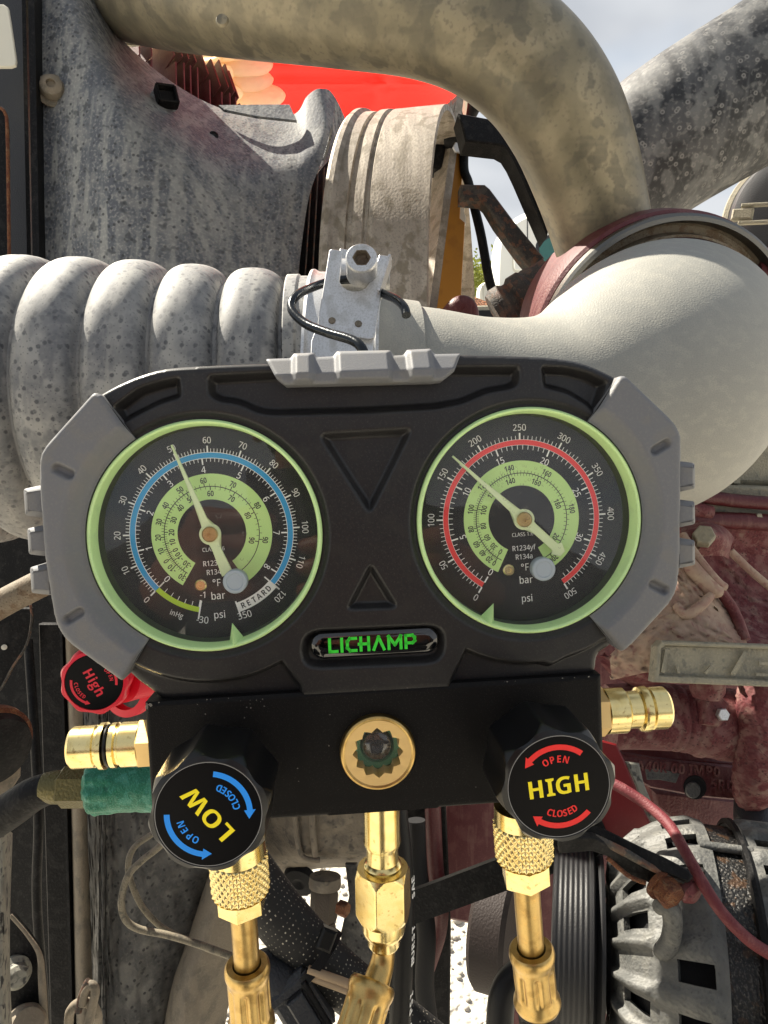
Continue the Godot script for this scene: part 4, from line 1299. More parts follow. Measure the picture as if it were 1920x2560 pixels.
	var ring := lathe([Vector2(0.0, -0.0135), Vector2(0.0136, -0.0135), Vector2(0.0136, 0.0008), Vector2(0.0132, 0.0015), Vector2(0.0126, 0.0018), Vector2(0.0117, 0.0015)], 72, turn)
	var sg := mkl("sight_glass", place(ring, sgc), "old_brass", root)
	var star := Mb.new()
	var rows := [PackedVector3Array(), PackedVector3Array(), PackedVector3Array(), PackedVector3Array()]
	for k in 145:
		var a := TAU * (k % 144) / 144.0
		var rr := 8.3 + 0.75 * (absf(fposmod(a * 12.0 / TAU, 1.0) - 0.5) * 4.0 - 1.0)
		var d := Vector3(cos(a), sin(a), 0)
		rows[0].append(d * 0.0118 + Vector3(0, 0, 0.0016))
		rows[1].append(d * rr / 1000.0 + Vector3(0, 0, 0.0013))
		rows[2].append(d * rr / 1000.0 + Vector3(0, 0, 0.0013))
		rows[3].append(d * rr / 1000.0 + Vector3(0, 0, -0.0075))
	grid(star, [rows[0], rows[1]], func(_p): return Vector3.BACK, true)
	grid(star, [rows[2], rows[3]], func(p): return Vector3(-p.x, -p.y, 0), true)
	mkl("spline_ring", place(star, sgc), "brass_flat", sg)
	mkl("green_seal", place(lathe([Vector2(0.0092, -0.0066), Vector2(0.0082, -0.0056), Vector2(0.0064, -0.0062), Vector2(0.0058, -0.0075)], 48, turn), sgc), "seal_green", sg)
	mkl("black_float", place(lathe([Vector2(0.0064, -0.0100), Vector2(0.0060, -0.0066), Vector2(0.0050, -0.0052), Vector2(0.0030, -0.0045), Vector2(0.0019, -0.0045), Vector2(0.0016, -0.0070), Vector2(0, -0.0070)], 48, turn), sgc), "gloss", sg)
	mkl("window", place(lathe([Vector2(0.0080, -0.0015), Vector2(0.0001, -0.0012)], 40, turn), sgc), "lens", sg)
	# ---- knobs
	knob(root, Vector2(-53.5, -80.6), "LOW", "sky_print", 128.5, "knob marked LOW")
	knob(root, Vector2(53.4, -79.4), "HIGH", "red_print", 5.5, "knob marked HIGH")
	# ---- side couplers
	var l0 := ML(376, 1857, -14.0)
	coupler(root, Vector3(-0.0815, l0.y / 1000.0, -0.014), Vector3(-1, 0.0, 0), [Vector2(0.0066, 0.004), Vector2(0.0081, 0.0061), Vector2(0.0081, 0.0126), Vector2(0.0072, 0.0131), Vector2(0.0072, 0.0139), Vector2(0.0081, 0.0144), Vector2(0.0081, 0.0162), Vector2(0.0066, 0.0166), Vector2(0.0066, 0.0182), Vector2(0.0084, 0.0186), Vector2(0.0084, 0.0203), Vector2(0.0071, 0.0209), Vector2(0.0071, 0.0216), Vector2(0.0076, 0.0221), Vector2(0.0076, 0.0302), Vector2(0.0068, 0.0312), Vector2(0.0045, 0.0312), Vector2(0.0042, 0.022)], 0.0062, "left coupler")
	mkl("seal_ring", lathe([Vector2(0.0064, 0.0167), Vector2(0.0076, 0.0169), Vector2(0.0078, 0.0174), Vector2(0.0076, 0.0180), Vector2(0.0064, 0.0182)], 36, axis(Vector3(-0.0815, l0.y / 1000.0, -0.014), Vector3(-1, 0, 0))), "oring", root.get_node("side_coupler"))
	var r0 := ML(1510, 1778, -14.0)
	coupler(root, Vector3(0.0817, r0.y / 1000.0, -0.014), Vector3(1, 0.0, 0), [Vector2(0.0066, 0.004), Vector2(0.0086, 0.0055), Vector2(0.0086, 0.0128), Vector2(0.0078, 0.0134), Vector2(0.0070, 0.0140), Vector2(0.0070, 0.0184), Vector2(0.0082, 0.0190), Vector2(0.0086, 0.0200), Vector2(0.0086, 0.0218), Vector2(0.0074, 0.0226), Vector2(0.0080, 0.0232), Vector2(0.0080, 0.0288), Vector2(0.0070, 0.0298), Vector2(0.0045, 0.0298), Vector2(0.0042, 0.022)], 0.0056, "right coupler")
	# ---- hook
	var inv := mt.affine_inverse()
	var hk := []
	for e in [[916, 905, 0.262], [904, 870, 0.262], [879, 850, 0.266], [817, 831, 0.275], [762, 808, 0.284], [729, 772, 0.291], [742, 739, 0.297], [785, 717, 0.311], [830, 703, 0.318], [880, 699, 0.320], [915, 711, 0.318], [955, 733, 0.310], [990, 749, 0.300], [1010, 768, 0.293], [1016, 788, 0.290]]:
		hk.append(inv * P(e[0], e[1], e[2]))
	mkl("hanging_hook", tube(hk, 0.0019, 6, 16), "hook", root)


func outline_m(p: PackedVector2Array) -> PackedVector2Array:
	var o := PackedVector2Array()
	for q in p: o.append(q / 1000.0)
	return o


func charging_hoses() -> void:
	# each hangs from the valve block: knurled nut, hexagon collar, tail pipe, crimped sleeve, rubber hose
	for e in [[[596, 2085], [599, 2180], [604, 2240], [612, 2330], [617, 2410], [626, 2500], [640, 2640], "brass charging hose end hanging below the LOW knob"],
			[[1286, 2020], [1308, 2095], [1313, 2170], [1320, 2270], [1328, 2370], [1340, 2450], [1352, 2620], "brass charging hose end hanging below the HIGH knob"]]:
		var d := [0.2635, 0.2660, 0.2680, 0.2700, 0.2730, 0.2760, 0.2800]
		var p := []
		for k in 7: p.append(P(e[k][0], e[k][1], d[k]))
		var t := thing("charging_hose", e[7], "hose", p[0], "charging hoses below the valve block")
		var T := axis(p[1], p[2] - p[1])
		var kn := []
		for k in 34: kn.append(Vector2(0.0112, -0.0075 + 0.0150 * k / 33.0))
		kn[0] = Vector2(0.0104, -0.0078); kn[33] = Vector2(0.0104, 0.0078)
		var knurl := func(f, y, r):
			var u: float = f * 26.0 / TAU
			var w: float = y / 0.0034
			var a := absf(fposmod(u + w, 1.0) - 0.5) * 2.0
			var c := absf(fposmod(u - w, 1.0) - 0.5) * 2.0
			return r - 0.0011 * maxf(a, c)
		mk("knurled_nut", lathe([Vector2(0.0, -0.014), Vector2(0.0100, -0.014), Vector2(0.0104, -0.0078)], 48, T).join(lathe(kn, 208, T, false, knurl, 60.0)).join(lathe([Vector2(0.0104, 0.0078), Vector2(0.0, 0.0078)], 48, T)), "brass", t)
		var T2 := axis(p[2], p[3] - p[1])
		mk("hex_collar", lathe([Vector2(0, -0.003), Vector2(0.0093, -0.003), Vector2(0.0093, 0.0048), Vector2(0.0084, 0.0056), Vector2(0, 0.0056)], 6, T2, true), "brass", t)
		mk("tail_pipe", tube([p[2], p[3], p[4], p[4] + (p[4] - p[3]) * 0.3], 0.0050, 6, 32), "old_brass", t)
		var T3 := axis(p[4], p[5] - p[3])
		var L: float = p[4].distance_to(p[5]) * 1.75
		var flute := func(f, y, r):
			if y < 0.0065 or y > L - 0.005: return r
			return r - 0.00115 * pow(absf(cos(f * 4.0)), 6.0) * smoothstep(0.0065, 0.009, y) * smoothstep(L - 0.005, L - 0.0075, y)
		var sp := [Vector2(0.0055, 0.0), Vector2(0.0078, 0.0), Vector2(0.0086, 0.0010), Vector2(0.0088, 0.0028), Vector2(0.0086, 0.0042)]
		for k in 20: sp.append(Vector2(0.0081, 0.0055 + (L - 0.0105) * k / 19.0))
		sp.append_array([Vector2(0.0090, L - 0.003), Vector2(0.0092, L - 0.0015), Vector2(0.0086, L - 0.0002), Vector2(0.0060, L)])
		mk("crimp_sleeve", lathe(sp, 128, T3, false, flute, 40.0), "old_brass", t)
		mk("rubber_hose", tube([p[4] + (p[5] - p[4]) * 1.5, p[5] + (p[6] - p[5]) * 0.5, p[6], p[6] + Vector3(0.01, -0.08, -0.02)], 0.0078, 6, 24), "hose_rubber", t)
	var c := [P(954, 2020, 0.264), P(956, 2130, 0.266), P(957, 2182, 0.267), P(958, 2250, 0.2685), P(957, 2330, 0.271), P(957, 2352, 0.272)]
	var t := thing("charging_hose", "brass charging hose with a large hexagon nut and bent tail, middle of the block", "hose", c[0], "charging hoses below the valve block")
	var T := axis(c[0], c[3] - c[0])
	var h := func(px): return c[0].distance_to(P(956, px, 0.264 + (px - 2020.0) * 0.0000235))
	mk("stub_pipe", lathe([Vector2(0.0, -0.008), Vector2(0.0067, -0.008), Vector2(0.0067, h.call(2092)), Vector2(0.0070, h.call(2100)), Vector2(0.0066, h.call(2110)), Vector2(0.0060, h.call(2118)), Vector2(0.0060, h.call(2148)), Vector2(0.0068, h.call(2153)), Vector2(0.0071, h.call(2158)), Vector2(0.0066, h.call(2166)), Vector2(0, h.call(2166))], 48, T), "brass", t)
	var y0: float = h.call(2166)
	var y1: float = h.call(2285)
	var hexf := func(f, y, r):
		var m := fposmod(f + 0.25, TAU / 6.0) - TAU / 12.0
		var flat := 0.0094 / cos(m)
		return minf(flat, minf(0.0095 + (y - y0) * 0.45, 0.0095 + (y1 - y) * 0.45)) if r > 0.0085 else r
	var hp := [Vector2(0.006, y0)]
	for k in 30: hp.append(Vector2(0.0112, y0 + (y1 - y0) * k / 29.0))
	hp.append_array([Vector2(0.0082, y1 + 0.0002), Vector2(0.0082, h.call(2312)), Vector2(0.0078, h.call(2322)), Vector2(0.0062, h.call(2334)), Vector2(0.0062, h.call(2350)), Vector2(0.0054, h.call(2358)), Vector2(0.0, h.call(2358))])
	mk("hex_nut", lathe(hp, 144, T, false, hexf, 50.0), "brass", t)
	var bend := [P(958, 2340, 0.271), P(960, 2372, 0.272), P(955, 2410, 0.271), P(943, 2450, 0.268), P(930, 2490, 0.264)]
	mk("tail_pipe", tube(bend, [0.0042, 0.0042, 0.0046, 0.0050, 0.0050], 8, 28), "old_brass", t)
	var a0 := P(934, 2452, 0.2655)
	var T3 := axis(a0, P(896, 2580, 0.256) - a0)
	var L := 0.030
	var flute := func(f, y, r):
		if y < 0.0065: return r
		return r - 0.00115 * pow(absf(cos(f * 4.0)), 6.0) * smoothstep(0.0065, 0.009, y)
	var sp := [Vector2(0.0055, 0.0), Vector2(0.0078, 0.0), Vector2(0.0086, 0.0010), Vector2(0.0088, 0.0028), Vector2(0.0086, 0.0042)]
	for k in 20: sp.append(Vector2(0.0081, 0.0055 + (L - 0.0060) * k / 19.0))
	mk("crimp_sleeve", lathe(sp, 128, T3, false, flute, 40.0), "old_brass", t)


# ---------------------------------------------------------------- the yard and what stands far off
func yard() -> void:
	var g := Mb.new()
	var rows := []
	for j in 41:
		var row := PackedVector3Array()
		for k in 41:
			var x := pow(absf(k / 20.0 - 1.0), 3.0) * signf(k / 20.0 - 1.0) * 420.0
			var z := pow(absf(j / 20.0 - 1.0), 3.0) * signf(j / 20.0 - 1.0) * 420.0
			row.append(Vector3(x, 0, z))
		rows.append(row)
	grid(g, rows, func(_p): return Vector3.UP)
	lone("ground", g, "ground", "pale gravel ground seen through the gaps below the engine", "", "", "structure")
	var rng := RandomNumberGenerator.new()
	rng.seed = 21
	var stone := SphereMesh.new()
	stone.radial_segments = 7
	stone.rings = 4
	stone.radius = 0.5
	stone.height = 0.8
	var mm := MultiMesh.new()
	mm.transform_format = MultiMesh.TRANSFORM_3D
	mm.mesh = stone
	mm.instance_count = 9000
	for k in 9000:
		var p := Vector3(rng.randf_range(-1.6, 1.4), 0.0, rng.randf_range(-2.6, -0.4))
		var s := rng.randf_range(0.0025, 0.0075) * (2.0 if rng.randf() < 0.08 else 1.0)
		var t := Transform3D(Basis.from_euler(Vector3(rng.randf() * 6.0, rng.randf() * 6.0, rng.randf() * 6.0)).scaled(Vector3(s * 2.2, s * 1.5, s * 1.8)), p + Vector3(0, s * 0.4, 0))
		mm.set_instance_transform(k, t)
	var mi := MultiMeshInstance3D.new()
	mi.name = "gravel"
	mi.multimesh = mm
	mi.material_override = M["gravel"]
	mi.set_meta("kind", "stuff")
	mi.set_meta("label", "loose pale gravel lying on the ground below the engine")
	mi.set_meta("category", "gravel")
	add_child(mi)


func far_things() -> void:
	# a white truck parked across the yard
	var d := 8.5
	var o := P(1330, 640, d)
	var n := cn(-0.35, 0.05, 0.93)
	var t := thing("parked_truck", "white truck cab parked across the yard behind the pipes", "truck", Vector3(o.x, 0, o.z))
	mk("cab", slab([Vector2(1219, 800), Vector2(1221, 690), Vector2(1224, 612), Vector2(1240, 572), Vector2(1268, 542), Vector2(1304, 520), Vector2(1350, 506), Vector2(1420, 502), Vector2(1560, 502), Vector2(1560, 800)], o, n, 2.2, 0.14, 0.2), "white_paint", t)
	var o2 := o + n * 0.02
	mk("window", slab([Vector2(1347, 612), Vector2(1372, 594), Vector2(1420, 588), Vector2(1420, 668), Vector2(1352, 668)], o2, n, 0.03, 0.004, 0.05), "teal_glass", t)
	mk("window_frame", slab([Vector2(1338, 606), Vector2(1370, 586), Vector2(1426, 580), Vector2(1426, 676), Vector2(1344, 676)], o + n * 0.008, n, 0.03, 0.004, 0.06), "grey_plastic", t)
	mk("side_panel", slab([Vector2(1282, 612), Vector2(1308, 608), Vector2(1309, 676), Vector2(1284, 676)], o2, n, 0.03, 0.012, 0.05), "white_paint", t)
	mk("panel_trim", slab([Vector2(1279, 607), Vector2(1311, 603), Vector2(1313, 681), Vector2(1281, 681)], o + n * 0.01, n, 0.02, 0.003, 0.06), "cream_plate", t)
	mk("door_seam", slab([Vector2(1317, 540), Vector2(1319, 540), Vector2(1322, 760), Vector2(1319, 760)], o + n * 0.006, n, 0.01), "grey_plastic", t)
	mk("mudguard", slab([Vector2(1186, 742), Vector2(1190, 712), Vector2(1215, 696), Vector2(1222, 745), Vector2(1222, 790), Vector2(1192, 770)], P(1205, 740, d - 0.3), n, 0.6, 0.06, 0.1), "cream_plate", t)
	var whl := lathe([Vector2(0.12, 0.0), Vector2(0.42, 0.0), Vector2(0.5, 0.05), Vector2(0.5, 0.25), Vector2(0.42, 0.3), Vector2(0.1, 0.3)], 32, axis(P(1290, 920, d - 0.1), n))
	mk("wheel", whl, "black", t)
	# earth heap, box and bushes
	var eh := []
	for r in 5:
		var row := []
		for c in 7:
			row.append(P(1090 + c * 34, 742 + r * 26 - 14.0 * sin(c * 1.1) * (1.0 - r / 5.0), 6.0 - r * 0.22))
		eh.append(row)
	lone("earth_heap", sheet(eh, 4, 0.0), "earth", "heap of orange brown earth beside the parked truck", "heap")
	var bx := thing("equipment_box", "grey box with a painted dark recess standing before the earth heap", "box", P(1228, 805, 3.2))
	mk("case", slab([Vector2(1186, 762), Vector2(1256, 760), Vector2(1256, 830), Vector2(1190, 830)], P(1220, 790, 3.2), cn(0, 0.2, 1), 0.2, 0.01), "cast_plate", bx)
	mk("recess_shade", slab([Vector2(1196, 776), Vector2(1242, 775), Vector2(1242, 802), Vector2(1200, 802)], P(1220, 790, 3.195), cn(0, 0.2, 1), 0.01), "dark_plastic_and_shade", bx)  # dark plate on the front, painted as the shade of a hollow
	var rng := RandomNumberGenerator.new()
	rng.seed = 9
	for e in [[1152.0, 690.0, 26.0, "yellow green bush beside the ochre panel, nearest the fan ring"], [1196.0, 700.0, 30.0, "yellow green bush beside the parked truck"], [1120.0, 684.0, 38.0, "darker bush behind the ochre panel"], [1232.0, 686.0, 44.0, "far bush behind the parked truck"]]:
		var c: Vector3 = P(e[0], e[1], e[2])
		var b := thing("bush", e[3], "bush", Vector3(c.x, 0, c.z), "bushes across the yard")
		var crown := Mb.new()
		for k in 900:
			var q: Vector3 = c + Vector3(rng.randfn(0, 0.55), rng.randfn(-0.15, 0.36), rng.randfn(0, 0.45)) * e[2] / 28.0
			var a := Vector3(rng.randfn(0, 1), rng.randfn(0, 1), rng.randfn(0, 1)).normalized()
			var s := a.cross(Vector3(rng.randfn(0, 1), rng.randfn(0, 1), rng.randfn(0, 1))).normalized()
			var l: float = 0.10 * e[2] / 28.0
			var nn := a.cross(s).normalized()
			var w := crown.add(q - a * l, nn)
			crown.add(q + s * l * 0.5, nn); crown.add(q + a * l, nn); crown.add(q - s * l * 0.5, nn)
			crown.quad(w, w + 1, w + 2, w + 3)
		mk("crown", crown, "leaf", b)
		mk("stem", tube([Vector3(c.x, 0, c.z), Vector3(c.x + 0.06, c.y * 0.5, c.z), c], [0.07, 0.05, 0.03], 4, 8), "earth", b)


# ---------------------------------------------------------------- raised hood, grille
func hood_and_front() -> void:
	var t := thing("hood", "glowing red fibreglass hood tilted open ahead of the engine", "hood", P(850, 400, 1.4))
	var rows := []
	for r in [[-160.0, 1.00], [40.0, 1.14], [180.0, 1.26], [300.0, 1.38], [460.0, 1.50]]:
		var row := []
		for c in [[540.0, 0.05], [700.0, 0.0], [880.0, -0.02], [1040.0, 0.0], [1128.0, 0.05], [1152.0, 0.10]]:
			row.append(P(c[0] + (r[0] - 180.0) * 0.05, r[0], r[1] + c[1]))
		rows.append(row)
	mk("shell", sheet(rows, 8, 0.0, func(u, v): return 0.010 * exp(-pow((v - 0.56) / 0.012, 2.0)) + 0.006 * exp(-pow((v - 0.47 + 0.04 * u) / 0.01, 2.0)) + 0.02 * exp(-pow((u - 0.62 + v * 0.25) / 0.03, 2.0))), "hood_red", t)
	var e0 := []
	for r in [[-120.0, 1.03], [60.0, 1.15], [205.0, 1.27], [300.0, 1.36]]:
		e0.append([P(1150 + (r[0] - 180.0) * 0.05, r[0], r[1]), P(1165 + (r[0] - 180.0) * 0.03, r[0], r[1] - 0.01), P(1182 + (r[0] - 180.0) * 0.0, r[0], r[1])])
	mk("edge_flange", sheet(e0, 5, 0.004), "cream_plate", t)
	mk("rubber_latch", tube([P(1196, 175, 1.24), P(1192, 225, 1.26), P(1186, 262, 1.28), P(1176, 295, 1.29)], [0.012, 0.014, 0.013, 0.009], 6, 12), "black", t)
	mk("latch_cable", tube([P(1166, 205, 1.22), P(1152, 222, 1.22), P(1148, 250, 1.23), P(1155, 290, 1.24)], 0.0022, 6, 8), "black", t)
	# padded liner of the hood's flank
	var lin := []
	for r in [[-30.0, 1.20], [90.0, 1.26], [180.0, 1.31], [300.0, 1.38], [420.0, 1.44]]:
		var row := []
		for c in [[330.0, -0.06], [430.0, -0.03], [520.0, 0.0], [575.0, 0.02], [612.0, 0.05]]:
			row.append(P(c[0] + (r[0] - 160.0) * 0.22, r[0], r[1] - 0.12 + c[1]))
		lin.append(row)
	var lone_liner := t
	mk("padded_liner", sheet(lin, 14, 0.0, func(u, v):
		var x: float = u * 3.2 + v * 1.1
		var y: float = v * 9.0
		var a := absf(sin(PI * y))
		var b := absf(sin(PI * x * 1.1 + floor(y) * 1.3))
		return 0.045 * pow(a, 0.6) * (0.5 + 0.5 * pow(b, 0.5)) - 0.012 * u), "cream", t)
	for k in 4:
		mk("padded_lobe", tube([P(480 + k * 22, 112 + k * 40, 1.18 + k * 0.022), P(560 + k * 20, 122 + k * 40, 1.18 + k * 0.022), P(622 + k * 16 + (k % 2) * 14, 120 + k * 40, 1.185 + k * 0.022), P(648 + k * 16 + (k % 2) * 14, 118 + k * 40, 1.20 + k * 0.022)], [0.010, 0.018, 0.017, 0.004], 8, 20), "cream", lone_liner)
	# grille guard: dark red plates
	var g := thing("grille_guard", "dark slatted guard between the fan shroud and the padded hood liner", "guard", P(430, 260, 1.05))
	var tops := [[322.0, 96.0], [352.0, 98.0], [392.0, 104.0], [412.0, 106.0], [428.0, 112.0], [446.0, 118.0], [476.0, 148.0], [506.0, 178.0], [526.0, 180.0], [541.0, 190.0], [551.0, 206.0]]
	for k in tops.size():
		var x: float = tops[k][0]
		var y: float = tops[k][1]
		var lean := 24.0 if k > 1 else 4.0
		var dd := 1.04 + 0.008 * k
		var a := P(x, y, dd)
		var b := P(x + lean, y + 68, dd - 0.01)
		var c := P(x + lean + 3, y + 190, dd - 0.01)
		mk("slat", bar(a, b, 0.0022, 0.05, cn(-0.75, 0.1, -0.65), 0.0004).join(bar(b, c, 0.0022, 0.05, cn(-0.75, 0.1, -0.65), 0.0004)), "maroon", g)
	for k in 6:
		var x: float = tops[k + 4][0]
		var y: float = tops[k + 4][1]
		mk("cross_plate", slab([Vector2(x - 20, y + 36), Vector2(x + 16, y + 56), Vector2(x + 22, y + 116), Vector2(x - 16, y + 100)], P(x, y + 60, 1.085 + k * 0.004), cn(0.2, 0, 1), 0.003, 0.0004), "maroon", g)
	mk("back_plate", slab([Vector2(300, 96), Vector2(405, 116), Vector2(480, 172), Vector2(560, 262), Vector2(560, 330), Vector2(300, 330)], P(430, 200, 1.11), cn(0.1, 0, 1), 0.006), "dark_plastic_and_shade", g)


# ---------------------------------------------------------------- fan shroud, fan ring, radiator edge
func cooling() -> void:
	var sh := thing("fan_shroud", "dusty grey moulded fan shroud filling the bay above the ribbed hose", "shroud", P(450, 760, 0.72))
	var rows := []
	for r in [
		[[84, -90, .76], [120, -90, .757], [185, -80, .76], [262, 20, .80], [318, 112, .84], [430, 205, .87], [545, 268, .89], [660, 292, .90], [738, 284, .90], [768, 240, .90], [802, 221, .90], [840, 246, .91]],
		[[88, 60, .74], [122, 60, .738], [185, 60, .735], [262, 130, .745], [325, 185, .77], [440, 265, .80], [560, 335, .83], [670, 362, .85], [740, 352, .86], [775, 330, .865], [812, 308, .87], [828, 318, .875]],
		[[93, 260, .73], [126, 260, .728], [188, 260, .715], [270, 270, .70], [340, 300, .705], [450, 360, .73], [565, 420, .765], [665, 440, .795], [725, 430, .815], [760, 415, .825], [790, 400, .835], [806, 398, .84]],
		[[98, 480, .72], [131, 480, .718], [192, 480, .70], [275, 480, .685], [345, 490, .69], [450, 515, .71], [560, 545, .745], [650, 555, .775], [705, 545, .79], [732, 535, .80], [755, 520, .805], [768, 514, .81]],
		[[104, 790, .71], [137, 790, .708], [197, 790, .69], [280, 790, .68], [350, 790, .685], [450, 790, .705], [550, 790, .735], [640, 790, .76], [685, 790, .77], [707, 790, .775], [724, 790, .78], [734, 790, .785]],
	]:
		var row := []
		for q in r: row.append(P(q[0], q[1], q[2]))
		rows.append(row)
	mk("shell", sheet(rows, 7, 0.004), "shroud", sh)
	mk("bell_rim", sheet([
		pts([[803, 222, .903], [822, 262, .905], [826, 318, .885]]),
		pts([[824, 226, .925], [826, 280, .925], [822, 345, .895]]),
		pts([[846, 258, .955], [836, 310, .945], [812, 385, .90]]),
		pts([[864, 300, .985], [846, 345, .955], [802, 405, .89]]),
		pts([[876, 335, 1.005], [850, 372, .960], [794, 430, .86]])], 6, 0.003), "shroud", sh)
	mk("top_lip", slab([Vector2(546, 262), Vector2(724, 260), Vector2(742, 301), Vector2(640, 290), Vector2(560, 274)], P(645, 275, 0.865), cn(0.1, 0.55, 0.83), 0.003, 0.0006), "shroud", sh)
	var rc := thing("gap_shade_radiator", "finned radiator core painted black for the shade in the gap between fan shroud and fan ring", "radiator", P(780, 800, 1.16))
	mk("core", slab([Vector2(822, 312), Vector2(838, 296), Vector2(858, 294), Vector2(876, 312), Vector2(884, 340), Vector2(910, 420), Vector2(900, 820), Vector2(560, 820), Vector2(640, 560), Vector2(780, 400)], P(800, 500, 1.17), cn(0, 0, 1), 0.03), "black", rc)  # black slab and fins painted as the shade of the gap
	for k in 14:
		mk("fin", bar(P(640 + k * 19, 820, 1.15), P(690 + k * 15, 430 - absf(k - 9.0) * 4.0, 1.15), 0.0016, 0.02, cn(0.2, 0, 1), 0.0003), "black_rusty", rc)
	# bolt with a domed dusty washer on the flange
	var bt := thing("flange_bolt", "dusty cream domed bolt with washer on the shroud's flange", "bolt", P(135, 228, 0.72))
	var T := axis(P(132, 228, 0.727), cn(0.28, 0.05, 0.96))
	mk("washer", lathe([Vector2(0.0, 0), Vector2(0.0170, 0), Vector2(0.0172, 0.0016), Vector2(0.0150, 0.0030), Vector2(0.0, 0.0032)], 40, T), "dusty_edge", bt)
	mk("head", lathe([Vector2(0.0118, 0.003), Vector2(0.0122, 0.007), Vector2(0.0105, 0.0115), Vector2(0.0068, 0.0136), Vector2(0.0046, 0.0138), Vector2(0.0044, 0.0100), Vector2(0.0, 0.0100)], 40, T), "dusty_edge", bt)
	var cl := thing("shroud_clip", "small black square clip pushed through the shroud's face", "clip", P(415, 250, 0.77))
	var cf := face(P(414, 251, 0.772), cn(0.45, 0.25, 0.86))
	mk("base", lathe([Vector2(0, 0), Vector2(0.0150, 0.0), Vector2(0.0150, 0.0015), Vector2(0.0138, 0.0025), Vector2(0, 0.0025)], 28, axis(P(409, 254, 0.777), cn(0.45, 0.25, 0.86))), "shroud", cl)
	var sq := 0.0098
	for e in [[Vector3(-sq, 0, 0.006), Vector3(0.0028, 2 * sq, 0.012)], [Vector3(sq, 0, 0.006), Vector3(0.0028, 2 * sq, 0.012)], [Vector3(0, -sq, 0.006), Vector3(2 * sq, 0.0028, 0.0122)], [Vector3(0, sq, 0.006), Vector3(2 * sq, 0.0028, 0.0122)]]:
		mk("side", box(e[1], 0.0006, cf * Transform3D(Basis(), e[0])), "black", cl)
	mk("core", box(Vector3(0.016, 0.016, 0.003), 0.0004, cf * Transform3D(Basis(), Vector3(0, 0, 0.004))), "dark_plastic_and_shade", cl)
	lone("drain_hole_shade", lathe([Vector2(0.0052, 0.0), Vector2(0.0050, 0.0012), Vector2(0.0036, 0.0014), Vector2(0.0033, 0.0004), Vector2(0, 0.0004)], 20, axis(P(535, 338, 0.808), cn(0.4, 0.35, 0.85))), "dark_plastic_and_shade", "small painted dark drain hole in the fan shroud below the clip", "hole_shade")  # raised dark dish, painted as the shade inside a drain opening
	# what stands along the edge of the bay beside the shroud
	var ch := thing("side_channel", "dark vertical steel channel beside the fan shroud's flange", "channel", P(60, 700, 0.72))
	mk("web", slab([Vector2(-20, -60), Vector2(88, -60), Vector2(106, 800), Vector2(10, 800)], P(64, 300, 0.77), cn(0.1, 0, 1), 0.01, 0.001), "grey_plastic", ch)
	mk("edge", bar(P(87, -70, 0.73), P(103, 800, 0.70), 0.006, 0.03, cn(0.2, 0, 1), 0.001), "black", ch)
	mk("edge", bar(P(62, -70, 0.755), P(80, 800, 0.735), 0.004, 0.012, cn(0.2, 0, 1), 0.001), "black", ch)
	lone("cream_plate", slab([Vector2(-60, 8), Vector2(8, 10), Vector2(20, 18), Vector2(27, 60), Vector2(40, 150), Vector2(38, 162), Vector2(26, 166), Vector2(-60, 166)], P(0, 90, 0.70), cn(0.15, 0, 1), 0.004, 0.0008), "cream_plate", "pale cream plate with rounded corners, beside the dark channel", "plate")
	var rp := thing("rust_edged_plate", "dark plate with a rusty edge beside the dark channel", "plate", P(0, 640, 0.69))
	mk("plate", slab([Vector2(-60, 262), Vector2(4, 270), Vector2(15, 284), Vector2(19, 320), Vector2(24, 800), Vector2(-60, 800)], P(0, 450, 0.69), cn(0.15, 0, 1), 0.006, 0.0008), "black", rp)
	mk("rusty_edge", tube([P(2, 270, 0.688), P(13, 284, 0.688), P(18, 325, 0.688), P(22, 560, 0.686), P(25, 800, 0.684)], 0.0016, 8, 10), "rust", rp)
	# fan ring: bands of dusty metal
	var fr := thing("fan_ring", "dusty tan metal fan ring with stepped bands behind the clamp", "fan ring", P(880, 800, 0.97))
	var ra := axis(P(958, 892, 0.97), cn(0.978, 0.0, 0.208))
	mk("bands", lathe([Vector2(0.284, 0.004), Vector2(0.289, -0.0015), Vector2(0.294, -0.001), Vector2(0.2968, 0.003), Vector2(0.2965, 0.008), Vector2(0.2925, 0.0115), Vector2(0.2915, 0.0230), Vector2(0.2885, 0.0240), Vector2(0.2885, 0.0290), Vector2(0.2925, 0.0305), Vector2(0.2925, 0.0400), Vector2(0.2895, 0.0415), Vector2(0.2895, 0.0445), Vector2(0.2915, 0.0460), Vector2(0.2905, 0.1040), Vector2(0.284, 0.1045)], 220, ra, false, null, 25.0), "ring_metal", fr)
	mk("inner_face", lathe([Vector2(0.284, 0.1045), Vector2(0.2835, 0.060), Vector2(0.284, 0.004)], 160, ra), "ring_metal", fr)
	# radiator side flange with its mounting pad, ochre panel
	var fl := thing("radiator_flange", "galvanised edge strip of the radiator with a black rubber mount", "flange", P(1060, 790, 0.93))
	mk("strip", bar(P(1133, 258, 0.985), P(1062, 800, 0.915), 0.012, 0.030, cn(0.55, 0, 0.83), 0.001), "ring_metal", fl)
	mk("strip_lip", bar(P(1146, 272, 0.985), P(1074, 800, 0.915), 0.004, 0.022, cn(0.2, 0, 0.97), 0.0008), "ring_metal", fl)
	mk("torn_tip", slab([Vector2(1122, 300), Vector2(1124, 262), Vector2(1127, 246), Vector2(1131, 262), Vector2(1140, 250), Vector2(1148, 276), Vector2(1148, 310)], P(1135, 280, 0.968), cn(0.2, 0, 1), 0.003, 0.0004), "ring_metal", fl)
	mk("pad", slab([Vector2(1096, 278), Vector2(1118, 278), Vector2(1118, 330), Vector2(1094, 330)], P(1105, 300, 0.962), cn(0, 0.1, 1), 0.03, 0.003), "dusty_edge", fl)
